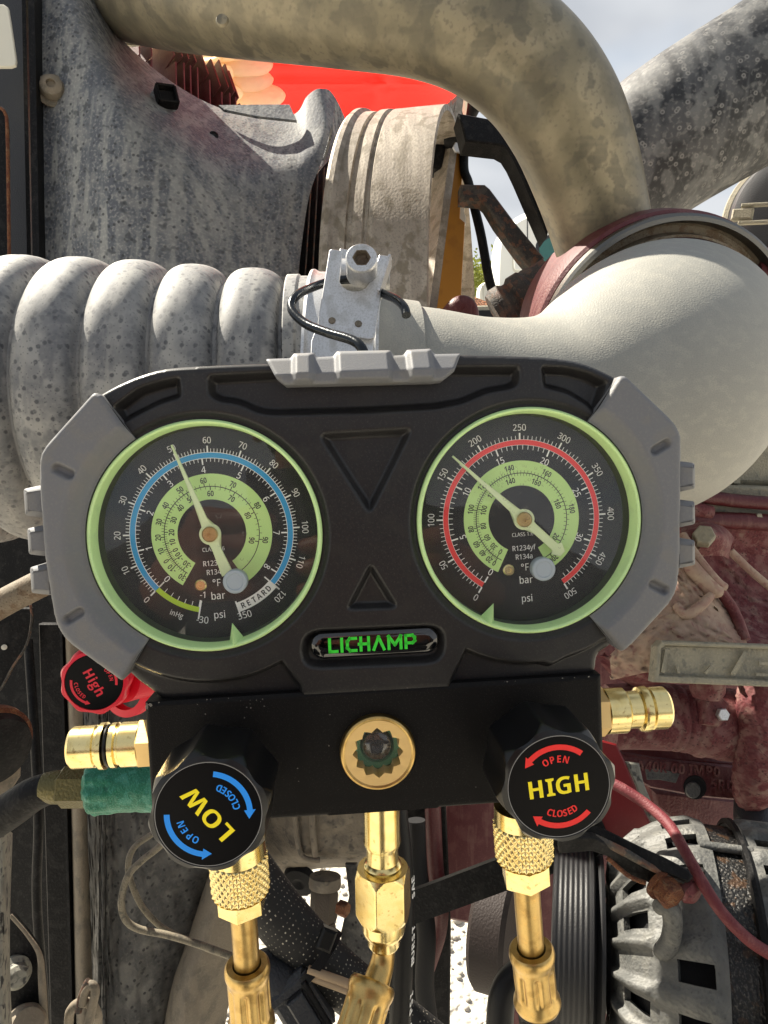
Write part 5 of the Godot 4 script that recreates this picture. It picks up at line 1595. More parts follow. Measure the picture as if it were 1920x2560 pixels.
	mk("rubber_mount", slab([Vector2(1094, 322), Vector2(1121, 322), Vector2(1109, 420), Vector2(1076, 418)], P(1098, 370, 0.957), cn(0.1, 0, 1), 0.03, 0.003), "black", fl)
	mk("bolt", bolt_head(axis(P(1072, 331, 0.955), cn(-0.75, 0.05, 0.65)), 0.011, 0.012), "black", fl)
	mk("bush", lathe([Vector2(0, -0.02), Vector2(0.014, -0.02), Vector2(0.016, -0.012), Vector2(0.016, 0.012), Vector2(0.014, 0.018), Vector2(0, 0.018)], 24, axis(P(1150, 340, 0.95), cn(0.95, -0.05, 0.2))), "black", fl)
	mk("bolt", bolt_head(axis(P(1143, 371, 0.94), cn(0.1, -0.2, 1)), 0.007, 0.005), "steel", fl)
	var oc := thing("ochre_panel", "ochre yellow strip panel behind the radiator flange", "panel", P(1110, 790, 0.98))
	mk("face", slab([Vector2(1124, 378), Vector2(1162, 368), Vector2(1154, 470), Vector2(1150, 545), Vector2(1163, 556), Vector2(1150, 800), Vector2(1060, 800)], P(1115, 600, 0.965), cn(0.35, 0, 0.94), 0.012, 0.001), "ochre", oc)
	lone("white_tab", slab([Vector2(1151, 498), Vector2(1164, 498), Vector2(1160, 532), Vector2(1165, 540), Vector2(1165, 562), Vector2(1149, 562)], P(1157, 530, 0.985), cn(0.3, 0, 0.95), 0.004, 0.0006), "cream_plate", "small white tab at the ochre panel's edge", "tab")
	lone("maroon_duct", tube([P(1120, 800, 0.9), P(1146, 770, 0.9), P(1166, 772, 0.9), P(1172, 815, 0.9)], 0.014, 6, 18), "maroon", "small maroon duct end below the ochre panel", "duct")


# ---------------------------------------------------------------- hoses and pipes over the engine
func pipes() -> void:
	# ribbed hose
	var bt := thing("ribbed_hose", "dusty grey ribbed intake hose lying behind the manifold", "hose", P(300, 1340, 0.42))
	var r0 := 0.0797
	var rib := func(_f, along, r):
		var w := fposmod((along - 0.1180) / 0.0317 + 0.5, 1.0) - 0.5
		var px: float = along / 0.000231 - 260.0
		if px > 736.0: return minf(r, 0.0665 if px < 765.0 else 0.0655)
		var q := absf(w) / 0.455
		return r - 0.0092 + 0.0092 * sqrt(maxf(0.0, 1.0 - pow(q, 2.5))) + 0.0010 * exp(-pow((absf(w) - 0.5) / 0.03, 2.0))
	mk("hose_wall", tube([P(-260, 1010, 0.41), P(40, 1006, 0.41), P(340, 1000, 0.41), P(600, 992, 0.411), P(750, 987, 0.412), P(900, 985, 0.413)], [r0 + 0.002, r0 + 0.001, 0.0772, 0.0715, 0.069, 0.066], 60, 72, rib), "bellows", bt)
	var cr := [180.0, 333.0, 486.0, 638.0]
	# band clamp
	var cl := thing("band_clamp", "shiny zinc band clamp with socket screw joining the ribbed hose and elbow", "clamp", P(860, 850, 0.34))
	var ax := cn(1, -0.02, 0.0)
	var bd := lathe([Vector2(0.0665, -0.019), Vector2(0.0683, -0.019), Vector2(0.0686, -0.0175), Vector2(0.0672, -0.015), Vector2(0.0672, 0.015), Vector2(0.0686, 0.0175), Vector2(0.0683, 0.019), Vector2(0.0665, 0.019)], 96, axis(P(866, 985, 0.413), ax))
	mk("band", bd, "steel", cl)
	var po := P(880, 740, 0.306)
	var pn := cn(0.06, 0.30, 0.95)
	mk("front_plate", slab([Vector2(823, 626), Vector2(828, 622), Vector2(856, 626), Vector2(853, 664), Vector2(849, 704), Vector2(856, 716), Vector2(868, 724), Vector2(884, 728), Vector2(902, 726), Vector2(916, 718), Vector2(923, 706), Vector2(932, 686), Vector2(948, 636), Vector2(978, 640), Vector2(980, 646), Vector2(972, 662), Vector2(957, 692), Vector2(948, 770), Vector2(938, 836), Vector2(934, 845), Vector2(924, 848), Vector2(880, 842), Vector2(797, 814), Vector2(794, 806)], po, pn, 0.0012, 0.0003), "steel", cl)
	mk("back_plate", slab([Vector2(846, 640), Vector2(850, 620), Vector2(872, 624), Vector2(940, 642), Vector2(960, 700), Vector2(945, 800), Vector2(820, 780)], po - pn * 0.020, pn, 0.0014, 0.0003), "steel", cl)
	mk("under_plate", slab([Vector2(793, 812), Vector2(934, 848), Vector2(931, 900), Vector2(776, 900), Vector2(778, 852)], po - pn * 0.0025 + cn(0, -1, 0) * 0.0, pn, 0.0014, 0.0003), "steel", cl)
	mk("cheek", bar(P(976, 650, 0.310), P(947, 740, 0.310), 0.0012, 0.014, pn, 0.0003), "steel", cl)
	var st := axis(P(904, 655, 0.303), cn(0.02, 0.18, 0.98))
	mk("socket_screw", lathe([Vector2(0.0, -0.010), Vector2(0.0068, -0.010), Vector2(0.0068, 0.0028), Vector2(0.0063, 0.0036), Vector2(0.0036, 0.0036)], 40, st), "steel", cl)
	mk("hex_socket", lathe([Vector2(0.0040, 0.00365), Vector2(0.0037, 0.00365), Vector2(0.0035, 0.0002), Vector2(0, 0.0002)], 6, st, true), "old_pipe", cl)
	mk("trunnion", lathe([Vector2(0, -0.014), Vector2(0.0075, -0.014), Vector2(0.0075, 0.014), Vector2(0, 0.014)], 28, axis(P(900, 690, 0.331), ax)), "steel", cl)
	for q in [[830.0, 801.0], [896.0, 809.0]]:
		mk("spot_weld", lathe([Vector2(0.0016, 0), Vector2(0.0014, 0.0003), Vector2(0.0009, 0.0002), Vector2(0, 0.0001)], 16, axis(on_plane(q[0], q[1], po + pn * 0.0002, pn), pn)), "dusty_edge", cl)
	# light grey elbow
	var el := thing("intake_elbow", "large pale grey moulded intake elbow leading to the maroon housing", "elbow pipe", P(1500, 1300, 0.45))
	mk("pipe_wall", tube([P(905, 1010, 0.415), P(960, 1010, 0.415), P(1060, 1018, 0.416), P(1200, 1035, 0.42), P(1350, 1040, 0.425), P(1480, 1020, 0.435), P(1585, 982, 0.455), P(1642, 928, 0.50), P(1664, 886, 0.56), P(1664, 892, 0.60)],
		[0.0655, 0.0575, 0.0560, 0.0555, 0.0590, 0.0715, 0.0815, 0.0860, 0.0850, 0.0850], 10, 72), "elbow", el)
	mk("collar", tube([P(918, 1008, 0.414), P(942, 1008, 0.414), P(975, 1010, 0.414), P(1030, 1012, 0.415)], [0.0655, 0.0655, 0.0600, 0.0582], 5, 64), "elbow", el)
	mk("mould_rib", bar(P(1025, 786, 0.402), P(1105, 790, 0.402), 0.012, 0.004, cn(0, 0.8, 0.6), 0.001), "elbow", el)
	# maroon inlet housing with its clamp ring
	var th := thing("inlet_housing", "maroon cast inlet housing with a steel clamp ring behind the elbow", "housing", P(1655, 900, 0.64))
	var ta := axis(P(1652, 874, 0.605), cn(0.06, -0.42, 0.90))
	mk("casting", lathe([Vector2(0.0473, -0.14), Vector2(0.0945, -0.12), Vector2(0.1058, -0.05), Vector2(0.1101, -0.030), Vector2(0.1101, -0.006), Vector2(0.1077, -0.003), Vector2(0.1021, -0.003)], 96, ta), "maroon", th)
	mk("clamp_ring", lathe([Vector2(0.1021, -0.002), Vector2(0.1058, -0.002), Vector2(0.1077, 0.000), Vector2(0.1077, 0.008), Vector2(0.1058, 0.0105), Vector2(0.1025, 0.0110), Vector2(0.1025, 0.006), Vector2(0.1002, 0.000)], 120, ta), "ring_steel", th)
	mk("gasket_cup", lathe([Vector2(0.1025, 0.001), Vector2(0.0983, -0.004), Vector2(0.0931, -0.004), Vector2(0.0921, 0.008), Vector2(0.0902, 0.008)], 96, ta), "old_pipe", th)
	mk("boss", slab([Vector2(1552, 562), Vector2(1560, 538), Vector2(1598, 529), Vector2(1680, 536), Vector2(1752, 548), Vector2(1768, 560), Vector2(1764, 600), Vector2(1552, 600)], P(1655, 560, 0.602), cn(0, 0.1, 1), 0.05, 0.006), "maroon", th)
	mk("ring_gap_shade", box(Vector3(0.011, 0.012, 0.010), 0.001, face(P(1545, 618, 0.586), cn(-0.4, 0.6, 0.7))), "dark_plastic_and_shade", th)  # dark box painted as the shade in the split of the ring
	mk("side_port", tube([P(1870, 690, 0.60), P(1960, 690, 0.60), P(2040, 720, 0.60)], 0.022, 5, 20), "maroon", th)
	mk("pin", lathe([Vector2(0, 0), Vector2(0.003, 0), Vector2(0.003, 0.004), Vector2(0, 0.005)], 12, axis(P(1896, 652, 0.59), cn(-0.2, 0.4, 1))), "steel", th)
	# charge pipe
	var cp := thing("charge_pipe", "big dusty tan metal pipe arching over the engine", "pipe", P(1540, 700, 0.68))
	mk("pipe_wall", tube([P(120, -34, 1.020), P(210, -26, 0.930), P(300, -20, 0.845), P(420, -18, 0.720), P(620, -15, 0.625), P(860, 2, 0.575), P(1060, 30, 0.556), P(1210, 84, 0.553), P(1330, 178, 0.560), P(1408, 290, 0.575), P(1456, 410, 0.597), P(1494, 540, 0.620), P(1526, 680, 0.647), P(1552, 830, 0.670)], [0.0500, 0.0500, 0.0500, 0.0500, 0.0495, 0.0475, 0.0458, 0.0458, 0.0462, 0.0464, 0.0453, 0.0432, 0.0414, 0.0410], 9, 72), "charge_pipe", cp)
	mk("sleeve", tube([P(150, -30, 0.985), P(240, -24, 0.900), P(292, -21, 0.852), P(308, -20, 0.838), P(316, -20, 0.830)], [0.0530, 0.0535, 0.0540, 0.0545, 0.0522], 5, 56), "charge_pipe", cp)
	mk("weld_nub", lathe([Vector2(0.005, 0), Vector2(0.004, 0.002), Vector2(0, 0.003)], 14, axis(P(556, 52, 0.5265), cn(0, 0, 1))), "charge_pipe", cp)
	lone("rubber_intake_hose", tube([P(1440, 505, 0.83), P(1560, 425, 0.82), P(1700, 328, 0.80), P(1850, 238, 0.79), P(2000, 150, 0.78), P(2140, 80, 0.78)], [0.076, 0.079, 0.0815, 0.083, 0.084, 0.084], 10, 72), "dusty_rubber", "fat black rubber intake hose splashed with dried mud", "hose")
	# struts
	var us := thing("upper_strut", "flat black bent strut running beneath the tan pipe", "bracket", P(1260, 330, 0.86))
	mk("arm", slab([Vector2(1146, 281), Vector2(1253, 301), Vector2(1272, 326), Vector2(1330, 442), Vector2(1376, 552), Vector2(1369, 590), Vector2(1332, 506), Vector2(1300, 432), Vector2(1282, 394), Vector2(1268, 372), Vector2(1250, 362), Vector2(1164, 352)], P(1260, 330, 0.86), cn(0.1, 0.1, 1), 0.03, 0.002), "black", us)
	mk("flange_edge", tube([P(1252, 300, 0.858), P(1273, 328, 0.856), P(1330, 444, 0.852), P(1376, 554, 0.850)], 0.0016, 8, 8), "ring_metal", us)
	lone("lower_strut", slab([Vector2(1152, 458), Vector2(1213, 459), Vector2(1226, 470), Vector2(1282, 545), Vector2(1362, 642), Vector2(1352, 684), Vector2(1334, 676), Vector2(1303, 640), Vector2(1242, 556), Vector2(1216, 512), Vector2(1205, 501), Vector2(1152, 496)], P(1250, 560, 0.92), cn(0.1, 0.15, 1), 0.02, 0.003), "black_rusty", "brown black bent strut below the upper one, in front of the truck", "bracket")
	lone("thin_cable", tube([P(1162, 340, 0.97), P(1160, 420, 0.97), P(1171, 456, 0.965), P(1184, 510, 0.96), P(1203, 590, 0.95), P(1222, 695, 0.94), P(1238, 745, 0.93), P(1262, 800, 0.92)], 0.0062, 8, 14), "black", "thin black cable hanging beside the ochre panel", "cable")
	var jf := thing("brown_joint", "brown ribbed pipe joint between the struts and the maroon housing", "joint", P(1310, 800, 0.78))
	var ja := axis(P(1262, 782, 0.78), cn(0.85, 0.5, 0.15))
	mk("barrel", lathe([Vector2(0, -0.01), Vector2(0.026, -0.01), Vector2(0.030, -0.004), Vector2(0.030, 0.006), Vector2(0.027, 0.010), Vector2(0.027, 0.014), Vector2(0.031, 0.018), Vector2(0.031, 0.030), Vector2(0.028, 0.034), Vector2(0.028, 0.06), Vector2(0, 0.06)], 40, ja), "black_rusty", jf)
	mk("elbow", tube([P(1338, 735, 0.78), P(1326, 716, 0.78), P(1318, 735, 0.77), P(1330, 770, 0.77)], 0.020, 6, 20), "black_rusty", jf)
	# canister beyond the rubber hose
	var cn2 := thing("filter_canister", "dark dusty canister with a spring clip, below the rubber intake hose", "canister", P(1985, 700, 0.9))
	var ca := axis(P(2008, 540, 0.92), cn(-0.45, 0.05, 0.89))
	mk("lid", lathe([Vector2(0.0, 0.022), Vector2(0.060, 0.022), Vector2(0.082, 0.014), Vector2(0.090, 0.0), Vector2(0.092, -0.03), Vector2(0.092, -0.12)], 64, axis(P(2008, 540, 0.92), cn(-0.45, 0.05, 0.89)), false, null, 30.0), "grey_plastic", cn2)
	mk("rim", lathe([Vector2(0.091, -0.012), Vector2(0.096, -0.010), Vector2(0.097, -0.004), Vector2(0.095, 0.001), Vector2(0.089, 0.003)], 72, ca), "cast_plate", cn2)
	var cf := face(P(1856, 538, 0.875), cn(-0.5, 0.1, 0.86))
	mk("clip", box(Vector3(0.024, 0.014, 0.010), 0.002, cf).join(box(Vector3(0.034, 0.004, 0.006), 0.001, cf * Transform3D(Basis(), Vector3(0.014, 0.011, 0.002)))).join(box(Vector3(0.034, 0.004, 0.006), 0.001, cf * Transform3D(Basis(), Vector3(0.014, -0.011, 0.002)))), "cast_plate", cn2)


# ---------------------------------------------------------------- the engine's side
func rough_noise(sd: int, freq: float) -> FastNoiseLite:
	var f := FastNoiseLite.new()
	f.seed = sd
	f.frequency = freq
	f.fractal_octaves = 4
	return f


func pts(list: Array) -> Array:
	var out := []
	for q in list: out.append(P(q[0], q[1], q[2]))
	return out


func engine_right() -> void:
	lone("engine_block", slab([Vector2(1105, 1180), Vector2(2060, 1180), Vector2(2060, 2700), Vector2(1280, 2700), Vector2(1262, 2330), Vector2(1110, 2300)], P(1500, 1700, 0.80), cn(0, 0.05, 1), 0.06, 0.004), "maroon", "dark engine block in the shade behind the maroon castings", "engine block")
	var hd := thing("added_shade_block", "unseen maroon block added behind the elbow neck to shade the alternator", "engine casting", P(1230, 1200, 0.75))  # unseen engine mass, added to keep the sun off the alternator
	mk("shade_block_side", slab([Vector2(930, 836), Vector2(1560, 842), Vector2(1560, 1400), Vector2(920, 1400)], P(1230, 1100, 0.62), cn(0, 0.1, 1), 0.30, 0.010), "maroon", hd)
	# grey cover and pipes under the elbow
	var cv := thing("grey_cover", "dusty pale grey cover with a ledge below the canister", "cover", P(1850, 1240, 0.62))
	mk("body", slab([Vector2(1700, 1010), Vector2(1990, 1010), Vector2(1990, 1214), Vector2(1700, 1206)], P(1850, 1100, 0.635), cn(0.05, 0.05, 1), 0.05, 0.004), "cast_plate", cv)
	mk("rib", bar(P(1832, 1150, 0.63), P(1834, 1214, 0.625), 0.006, 0.012, cn(0, 0, 1), 0.001), "cast_plate", cv)
	mk("ledge", slab([Vector2(1700, 1208), Vector2(1990, 1220), Vector2(1990, 1250), Vector2(1700, 1238)], P(1850, 1230, 0.610), cn(0.05, -0.1, 1), 0.04, 0.002), "cast_plate", cv)
	lone("upper_maroon_pipe", tube(pts([[1700, 1238, 0.60], [1790, 1246, 0.60], [1860, 1254, 0.60], [1990, 1262, 0.60]]), 0.0058, 8, 20), "maroon", "maroon pipe running just below the grey cover's ledge", "pipe")
	lone("silver_pipe", tube(pts([[1740, 1256, 0.61], [1790, 1272, 0.61], [1850, 1282, 0.61], [1900, 1290, 0.61], [1990, 1296, 0.61]]), 0.0052, 8, 18), "cast_plate", "dusty silver pipe between two maroon pipes", "pipe")
	lone("pipe_bracket", bar(P(1893, 1284, 0.597), P(1899, 1304, 0.597), 0.004, 0.006, cn(0, 0, 1), 0.0006), "cast_plate", "thin bracket across the silver pipe", "bracket")
	lone("lower_maroon_pipe", tube(pts([[1690, 1262, 0.595], [1740, 1274, 0.595], [1776, 1282, 0.597]]), 0.0062, 8, 20), "maroon_dusty", "short dusty maroon pipe end beside the bumper", "pipe")
	lone("maroon_rail", tube(pts([[1700, 1298, 0.60], [1800, 1301, 0.60], [1880, 1304, 0.60], [1990, 1310, 0.60]]), 0.0072, 8, 20), "maroon", "thick maroon pipe above the dusty manifold casting", "pipe")
	# intake casting, thick with dust
	var n1 := rough_noise(31, 5.0)
	var ic := thing("intake_casting", "maroon casting caked with pale cracked dust beside the manifold", "engine casting", P(1750, 1640, 0.52))
	mk("recess_wall", sheet([
		pts([[1690, 1300, .60], [1780, 1304, .60], [1860, 1312, .60], [1990, 1318, .60]]),
		pts([[1690, 1390, .60], [1790, 1380, .61], [1870, 1390, .61], [1990, 1400, .61]]),
		pts([[1720, 1480, .60], [1810, 1470, .60], [1880, 1480, .60], [1990, 1500, .60]]),
		pts([[1760, 1570, .56], [1830, 1560, .565], [1900, 1560, .57], [1990, 1570, .57]]),
		pts([[1780, 1630, .52], [1840, 1625, .525], [1910, 1625, .53], [1990, 1630, .53]])], 8, 0.003, func(u, v): return 0.004 * n1.get_noise_2d(u * 40, v * 40)), "maroon_dusty", ic)
	mk("caked_flank", sheet([
		pts([[1640, 1360, .54], [1690, 1340, .545], [1712, 1350, .545], [1735, 1372, .55]]),
		pts([[1620, 1470, .53], [1690, 1440, .525], [1740, 1440, .525], [1790, 1462, .54]]),
		pts([[1580, 1560, .52], [1680, 1520, .51], [1770, 1520, .51], [1838, 1530, .53]]),
		pts([[1530, 1640, .51], [1640, 1590, .50], [1760, 1590, .50], [1865, 1600, .51]]),
		pts([[1530, 1700, .52], [1620, 1680, .50], [1760, 1650, .50], [1880, 1640, .50]])], 10, 0.004, func(u, v): return 0.0042 * n1.get_noise_2d(u * 60, v * 60) + 0.005 * maxf(0.0, n1.get_noise_2d(u * 25 + 9, v * 25))), "dirt_cake", ic)
	mk("lower_lip", sheet([
		pts([[1490, 1640, .53], [1560, 1640, .515], [1640, 1640, .505], [1700, 1650, .50]]),
		pts([[1520, 1680, .525], [1580, 1690, .51], [1640, 1690, .505], [1700, 1690, .50]]),
		pts([[1570, 1710, .54], [1600, 1722, .53], [1640, 1712, .52], [1700, 1704, .51]])], 6, 0.004, func(u, v): return 0.003 * n1.get_noise_2d(u * 40, v * 40)), "maroon_dusty", ic)
	mk("ridge", tube(pts([[1706, 1338, .545], [1740, 1390, .53], [1786, 1452, .52], [1812, 1470, .52]]), [0.0036, 0.0036, 0.0044, 0.0036], 8, 10), "dirt_cake", ic)
	mk("ridge", tube(pts([[1690, 1360, .54], [1730, 1420, .525], [1776, 1470, .517], [1802, 1480, .517]]), [0.005, 0.006, 0.006, 0.004], 8, 12), "dirt_cake", ic)
	mk("ridge", tube(pts([[1795, 1470, .52], [1830, 1520, .52], [1848, 1560, .515], [1862, 1600, .51]]), 0.004, 8, 10), "maroon_dusty", ic)
	mk("ridge", tube(pts([[1826, 1378, .585], [1880, 1430, .58], [1940, 1480, .575], [1990, 1520, .57]]), 0.0032, 8, 10), "dirt_cake", ic)
	mk("ridge", tube(pts([[1690, 1512, .508], [1712, 1536, .503], [1745, 1520, .503], [1778, 1488, .508]]), [0.003, 0.004, 0.004, 0.003], 8, 10), "dirt_cake", ic)
	mk("bolt_boss", sheet([
		pts([[1702, 1318, .575], [1760, 1304, .575], [1810, 1318, .575], [1836, 1345, .58]]),
		pts([[1708, 1345, .55], [1760, 1330, .545], [1805, 1340, .55], [1828, 1366, .565]]),
		pts([[1740, 1400, .56], [1768, 1390, .555], [1806, 1390, .56], [1822, 1398, .57]])], 6, 0.003), "maroon_dusty", ic)
	mk("bolt", bolt_head(axis(P(1758, 1346, 0.545), cn(-0.3, 0.35, 0.85)), 0.0082, 0.010), "cast_plate", ic)
	mk("hanging_lug", lathe([Vector2(0, 0.022), Vector2(0.012, 0.020), Vector2(0.012, 0.006), Vector2(0.0095, 0.001), Vector2(0.0, 0.0)], 24, axis(P(1767, 1748, 0.508), cn(0.05, 1, 0))), "maroon_dusty", ic)
	# cast name plate
	var np := thing("cast_name_plate", "dusty grey cast plate with a few worn slanted letter strokes under the dust caked casting", "plate", P(1780, 1710, 0.47))
	var o := P(1780, 1660, 0.472)
	var nn := cn(0.0, 0.12, 0.99)
	mk("plate", slab([Vector2(1650, 1612), Vector2(1990, 1622), Vector2(1990, 1716), Vector2(1638, 1702)], o - nn * 0.003, nn, 0.012, 0.001), "cast_plate", np)
	mk("rim", slab([Vector2(1655, 1602), Vector2(1990, 1614), Vector2(1990, 1626), Vector2(1664, 1614), Vector2(1654, 1622), Vector2(1650, 1688), Vector2(1990, 1704), Vector2(1990, 1720), Vector2(1634, 1706), Vector2(1642, 1616)], o + nn * 0.0012, nn, 0.010, 0.001), "cast_plate", np)
	for q in [[1668, 1622, 1656, 1682, 10.0], [1692, 1664, 1697, 1684, 7.0], [1762, 1684, 1780, 1664, 7.0], [1864, 1630, 1830, 1688, 12.0], [1896, 1658, 1930, 1660, 7.0], [1888, 1686, 1930, 1688, 7.0]]:
		mk("raised_letter", bar(on_plane(q[0], q[1], o, nn), on_plane(q[2], q[3], o, nn), q[4] * 0.472 / FOC, 0.0012, nn, 0.0004), "cast_plate", np)
	# pipe joint
	var pj := thing("pipe_joint", "dusty maroon pipe joint with grooved sleeve and clamp screw", "pipe joint", P(1700, 1880, 0.53))
	var grooves := func(_f, along, r):
		for g in [0.047, 0.054, 0.061]:
			r -= 0.0016 * exp(-pow((along - g) / 0.0012, 2.0))
		if along > 0.0675 and along < 0.0715: r += 0.0012
		return r
	mk("pipe_wall", tube(pts([[1520, 1792, 0.54], [1600, 1790, 0.54], [1690, 1794, 0.54], [1780, 1806, 0.54], [1870, 1818, 0.545]]), [0.024, 0.0245, 0.0250, 0.0262, 0.0258], 20, 48, grooves), "maroon_dusty", pj)
	mk("clamp_lug", slab([Vector2(1760, 1748), Vector2(1808, 1742), Vector2(1826, 1762), Vector2(1818, 1798), Vector2(1800, 1816), Vector2(1762, 1810)], P(1790, 1780, 0.510), cn(0.1, 0.3, 0.95), 0.010, 0.002), "maroon_dusty", pj)
	mk("clamp_band", lathe([Vector2(0.0262, -0.010), Vector2(0.0272, -0.009), Vector2(0.0272, 0.009), Vector2(0.0262, 0.010)], 48, axis(P(1826, 1812, 0.542), cn(0.98, -0.12, 0))), "maroon_dusty", pj)
	mk("clamp_screw", bolt_head(axis(P(1803, 1786, 0.509), cn(0.1, 0.2, 1)), 0.0046, 0.004), "steel", pj)
	var wrap := rough_noise(44, 30.0)
	lone("dusty_sleeve", tube(pts([[1900, 1690, 0.52], [1898, 1760, 0.515], [1900, 1850, 0.515], [1892, 1930, 0.52], [1878, 1985, 0.53], [1862, 2010, 0.54]]), [0.0135, 0.0150, 0.0160, 0.0160, 0.0130, 0.006], 12, 40, func(f, al, r): return r + 0.0016 * wrap.get_noise_2d(f * 1.5, al * 60.0) + 0.0008 * wrap.get_noise_2d(f * 6.0, al * 200.0)), "maroon_dusty", "furry dust covered maroon sleeve hanging at the frame's edge", "sleeve")
	lone("grey_hose", tube(pts([[1895, 1985, 0.55], [1895, 2060, 0.53], [1915, 2150, 0.51], [1950, 2240, 0.50], [2010, 2330, 0.50]]), [0.0165, 0.0165, 0.017, 0.017, 0.017], 8, 32), "grey_plastic", "smooth dark grey hose below the furry maroon sleeve", "hose")
	# cast rail
	var rl := thing("cast_rail", "maroon cast rail with raised numbers and a painted round hole", "rail", P(1700, 1990, 0.56))
	var ro := P(1700, 1930, 0.56)
	var rn := cn(0.05, 0.1, 0.99)
	mk("top_face", slab([Vector2(1540, 1838), Vector2(1850, 1890), Vector2(1850, 1912), Vector2(1556, 1888)], ro + rn * 0.001, cn(0.05, 0.7, 0.7), 0.01, 0.001), "maroon", rl)
	mk("front_face", slab([Vector2(1550, 1884), Vector2(1700, 1904), Vector2(1850, 1916), Vector2(1850, 2002), Vector2(1756, 1994), Vector2(1700, 1984), Vector2(1625, 1970), Vector2(1560, 1930)], ro, rn, 0.012, 0.0015), "maroon", rl)
	mk("hole_shade", lathe([Vector2(0.0092, -0.002), Vector2(0.0092, 0.0006), Vector2(0.0080, 0.0007), Vector2(0.0072, 0.0003), Vector2(0, 0.0003)], 32, axis(on_plane(1737, 1968, ro, rn), rn)), "dark_plastic_and_shade", rl)  # dark disc on the face, painted as the shade inside a bore
	mk("stud_in_hole", lathe([Vector2(0.0064, 0.0003), Vector2(0.0056, 0.0016), Vector2(0, 0.0016)], 24, axis(on_plane(1731, 1975, ro, rn), rn)), "aluminium", rl)
	mk("raised_numbers", txt("A40R 00 IMP0", 0.0075, 1.0, 700, 0.0016).xf(face(on_plane(1695, 1922, ro, rn), rn, cn(0.09, 1, 0))), "maroon_dusty", rl)
	mk("raised_numbers", txt("5RD", 0.0075, 1.0, 700, 0.0016).xf(face(on_plane(1805, 1962, ro, rn), rn, cn(0.09, 1, 0))), "maroon_dusty", rl)
	mk("grey_pad", slab([Vector2(1612, 1918), Vector2(1660, 1924), Vector2(1700, 1934), Vector2(1690, 1958), Vector2(1650, 1950), Vector2(1618, 1950)], ro + rn * 0.0007, rn, 0.002, 0.0005), "aluminium", rl)
	lone("maroon_block", slab([Vector2(1630, 1975), Vector2(1860, 2000), Vector2(1860, 2110), Vector2(1770, 2108), Vector2(1700, 2070), Vector2(1640, 2020)], P(1750, 2040, 0.585), cn(0.05, 0, 1), 0.03, 0.003), "maroon", "dark maroon engine part below the cast rail", "engine casting")
	# red plate, red cable, black arm
	var rp := thing("red_plate", "bright red flat plate with a grey chipped edge behind the HIGH knob", "plate", P(1610, 2120, 0.47))
	var po := P(1610, 2010, 0.47)
	var pn := cn(-0.2, 0.2, 0.95)
	mk("face", slab([Vector2(1500, 1850), Vector2(1542, 1861), Vector2(1562, 1903), Vector2(1589, 1969), Vector2(1613, 2036), Vector2(1640, 2084), Vector2(1673, 2132), Vector2(1715, 2174), Vector2(1690, 2190), Vector2(1607, 2120), Vector2(1500, 2100)], po, pn, 0.004, 0.001), "red_paint", rp)
	mk("chipped_edge", slab([Vector2(1564, 1905), Vector2(1598, 1909), Vector2(1610, 1960), Vector2(1631, 2010), Vector2(1685, 2102), Vector2(1724, 2160), Vector2(1750, 2210), Vector2(1742, 2216), Vector2(1712, 2172), Vector2(1676, 2130), Vector2(1642, 2082), Vector2(1615, 2034), Vector2(1591, 1967)], po - pn * 0.0006, pn, 0.004, 0.001), "mottled", rp)
	lone("red_cable", tube(pts([[1530, 1958, 0.43], [1560, 1974, 0.425], [1620, 2014, 0.415], [1672, 2062, 0.40], [1710, 2124, 0.382], [1755, 2205, 0.366], [1800, 2275, 0.358], [1850, 2330, 0.354], [1900, 2370, 0.354], [1990, 2420, 0.354]]), [0.0032, 0.0033, 0.0032, 0.0032, 0.0030, 0.0031, 0.0030, 0.0030, 0.0030, 0.0030], 8, 16), "red_wire", "dusty red cable sweeping down over the alternator", "cable")
	var am := thing("black_arm", "black steel arm with rust lined edges ending in a rusty bolt", "arm", P(1600, 2200, 0.44))
	var ao := P(1600, 2150, 0.372)
	mk("upper_flange", slab([Vector2(1440, 2048), Vector2(1516, 2074), Vector2(1601, 2116), Vector2(1660, 2142), Vector2(1721, 2174), Vector2(1734, 2192), Vector2(1722, 2206), Vector2(1691, 2194), Vector2(1631, 2170), Vector2(1489, 2092), Vector2(1440, 2076)], ao, cn(-0.15, 0.5, 0.85), 0.004, 0.0008), "black", am)
	mk("rust_line", tube(pts([[1485, 2092, 0.3700], [1560, 2130, 0.3700], [1631, 2170, 0.3700], [1691, 2197, 0.3700], [1724, 2208, 0.3700]]), [0.0018, 0.0022, 0.0018, 0.0020, 0.0016], 8, 10), "black_rusty", am)
	mk("web", slab([Vector2(1400, 2092), Vector2(1489, 2094), Vector2(1631, 2174), Vector2(1700, 2205), Vector2(1660, 2222), Vector2(1613, 2205), Vector2(1571, 2187), Vector2(1519, 2143), Vector2(1482, 2130), Vector2(1400, 2136)], ao + cn(0, -0.6, -0.3) * 0.002, cn(0.1, -0.25, 0.95), 0.004, 0.0008), "black", am)
	mk("rust_line", tube(pts([[1519, 2145, 0.3705], [1571, 2189, 0.3705], [1613, 2207, 0.3705]]), 0.0012, 8, 8), "rust", am)
	mk("bolt_washer", lathe([Vector2(0.0, 0), Vector2(0.0088, 0), Vector2(0.0088, 0.0025), Vector2(0.0, 0.0025)], 28, axis(P(1650, 2206, 0.3725), cn(0.35, -0.35, 0.85))), "rust", am)
	mk("bolt", bolt_head(axis(P(1657, 2214, 0.3705), cn(0.35, -0.35, 0.85)), 0.0075, 0.0085), "rust", am)
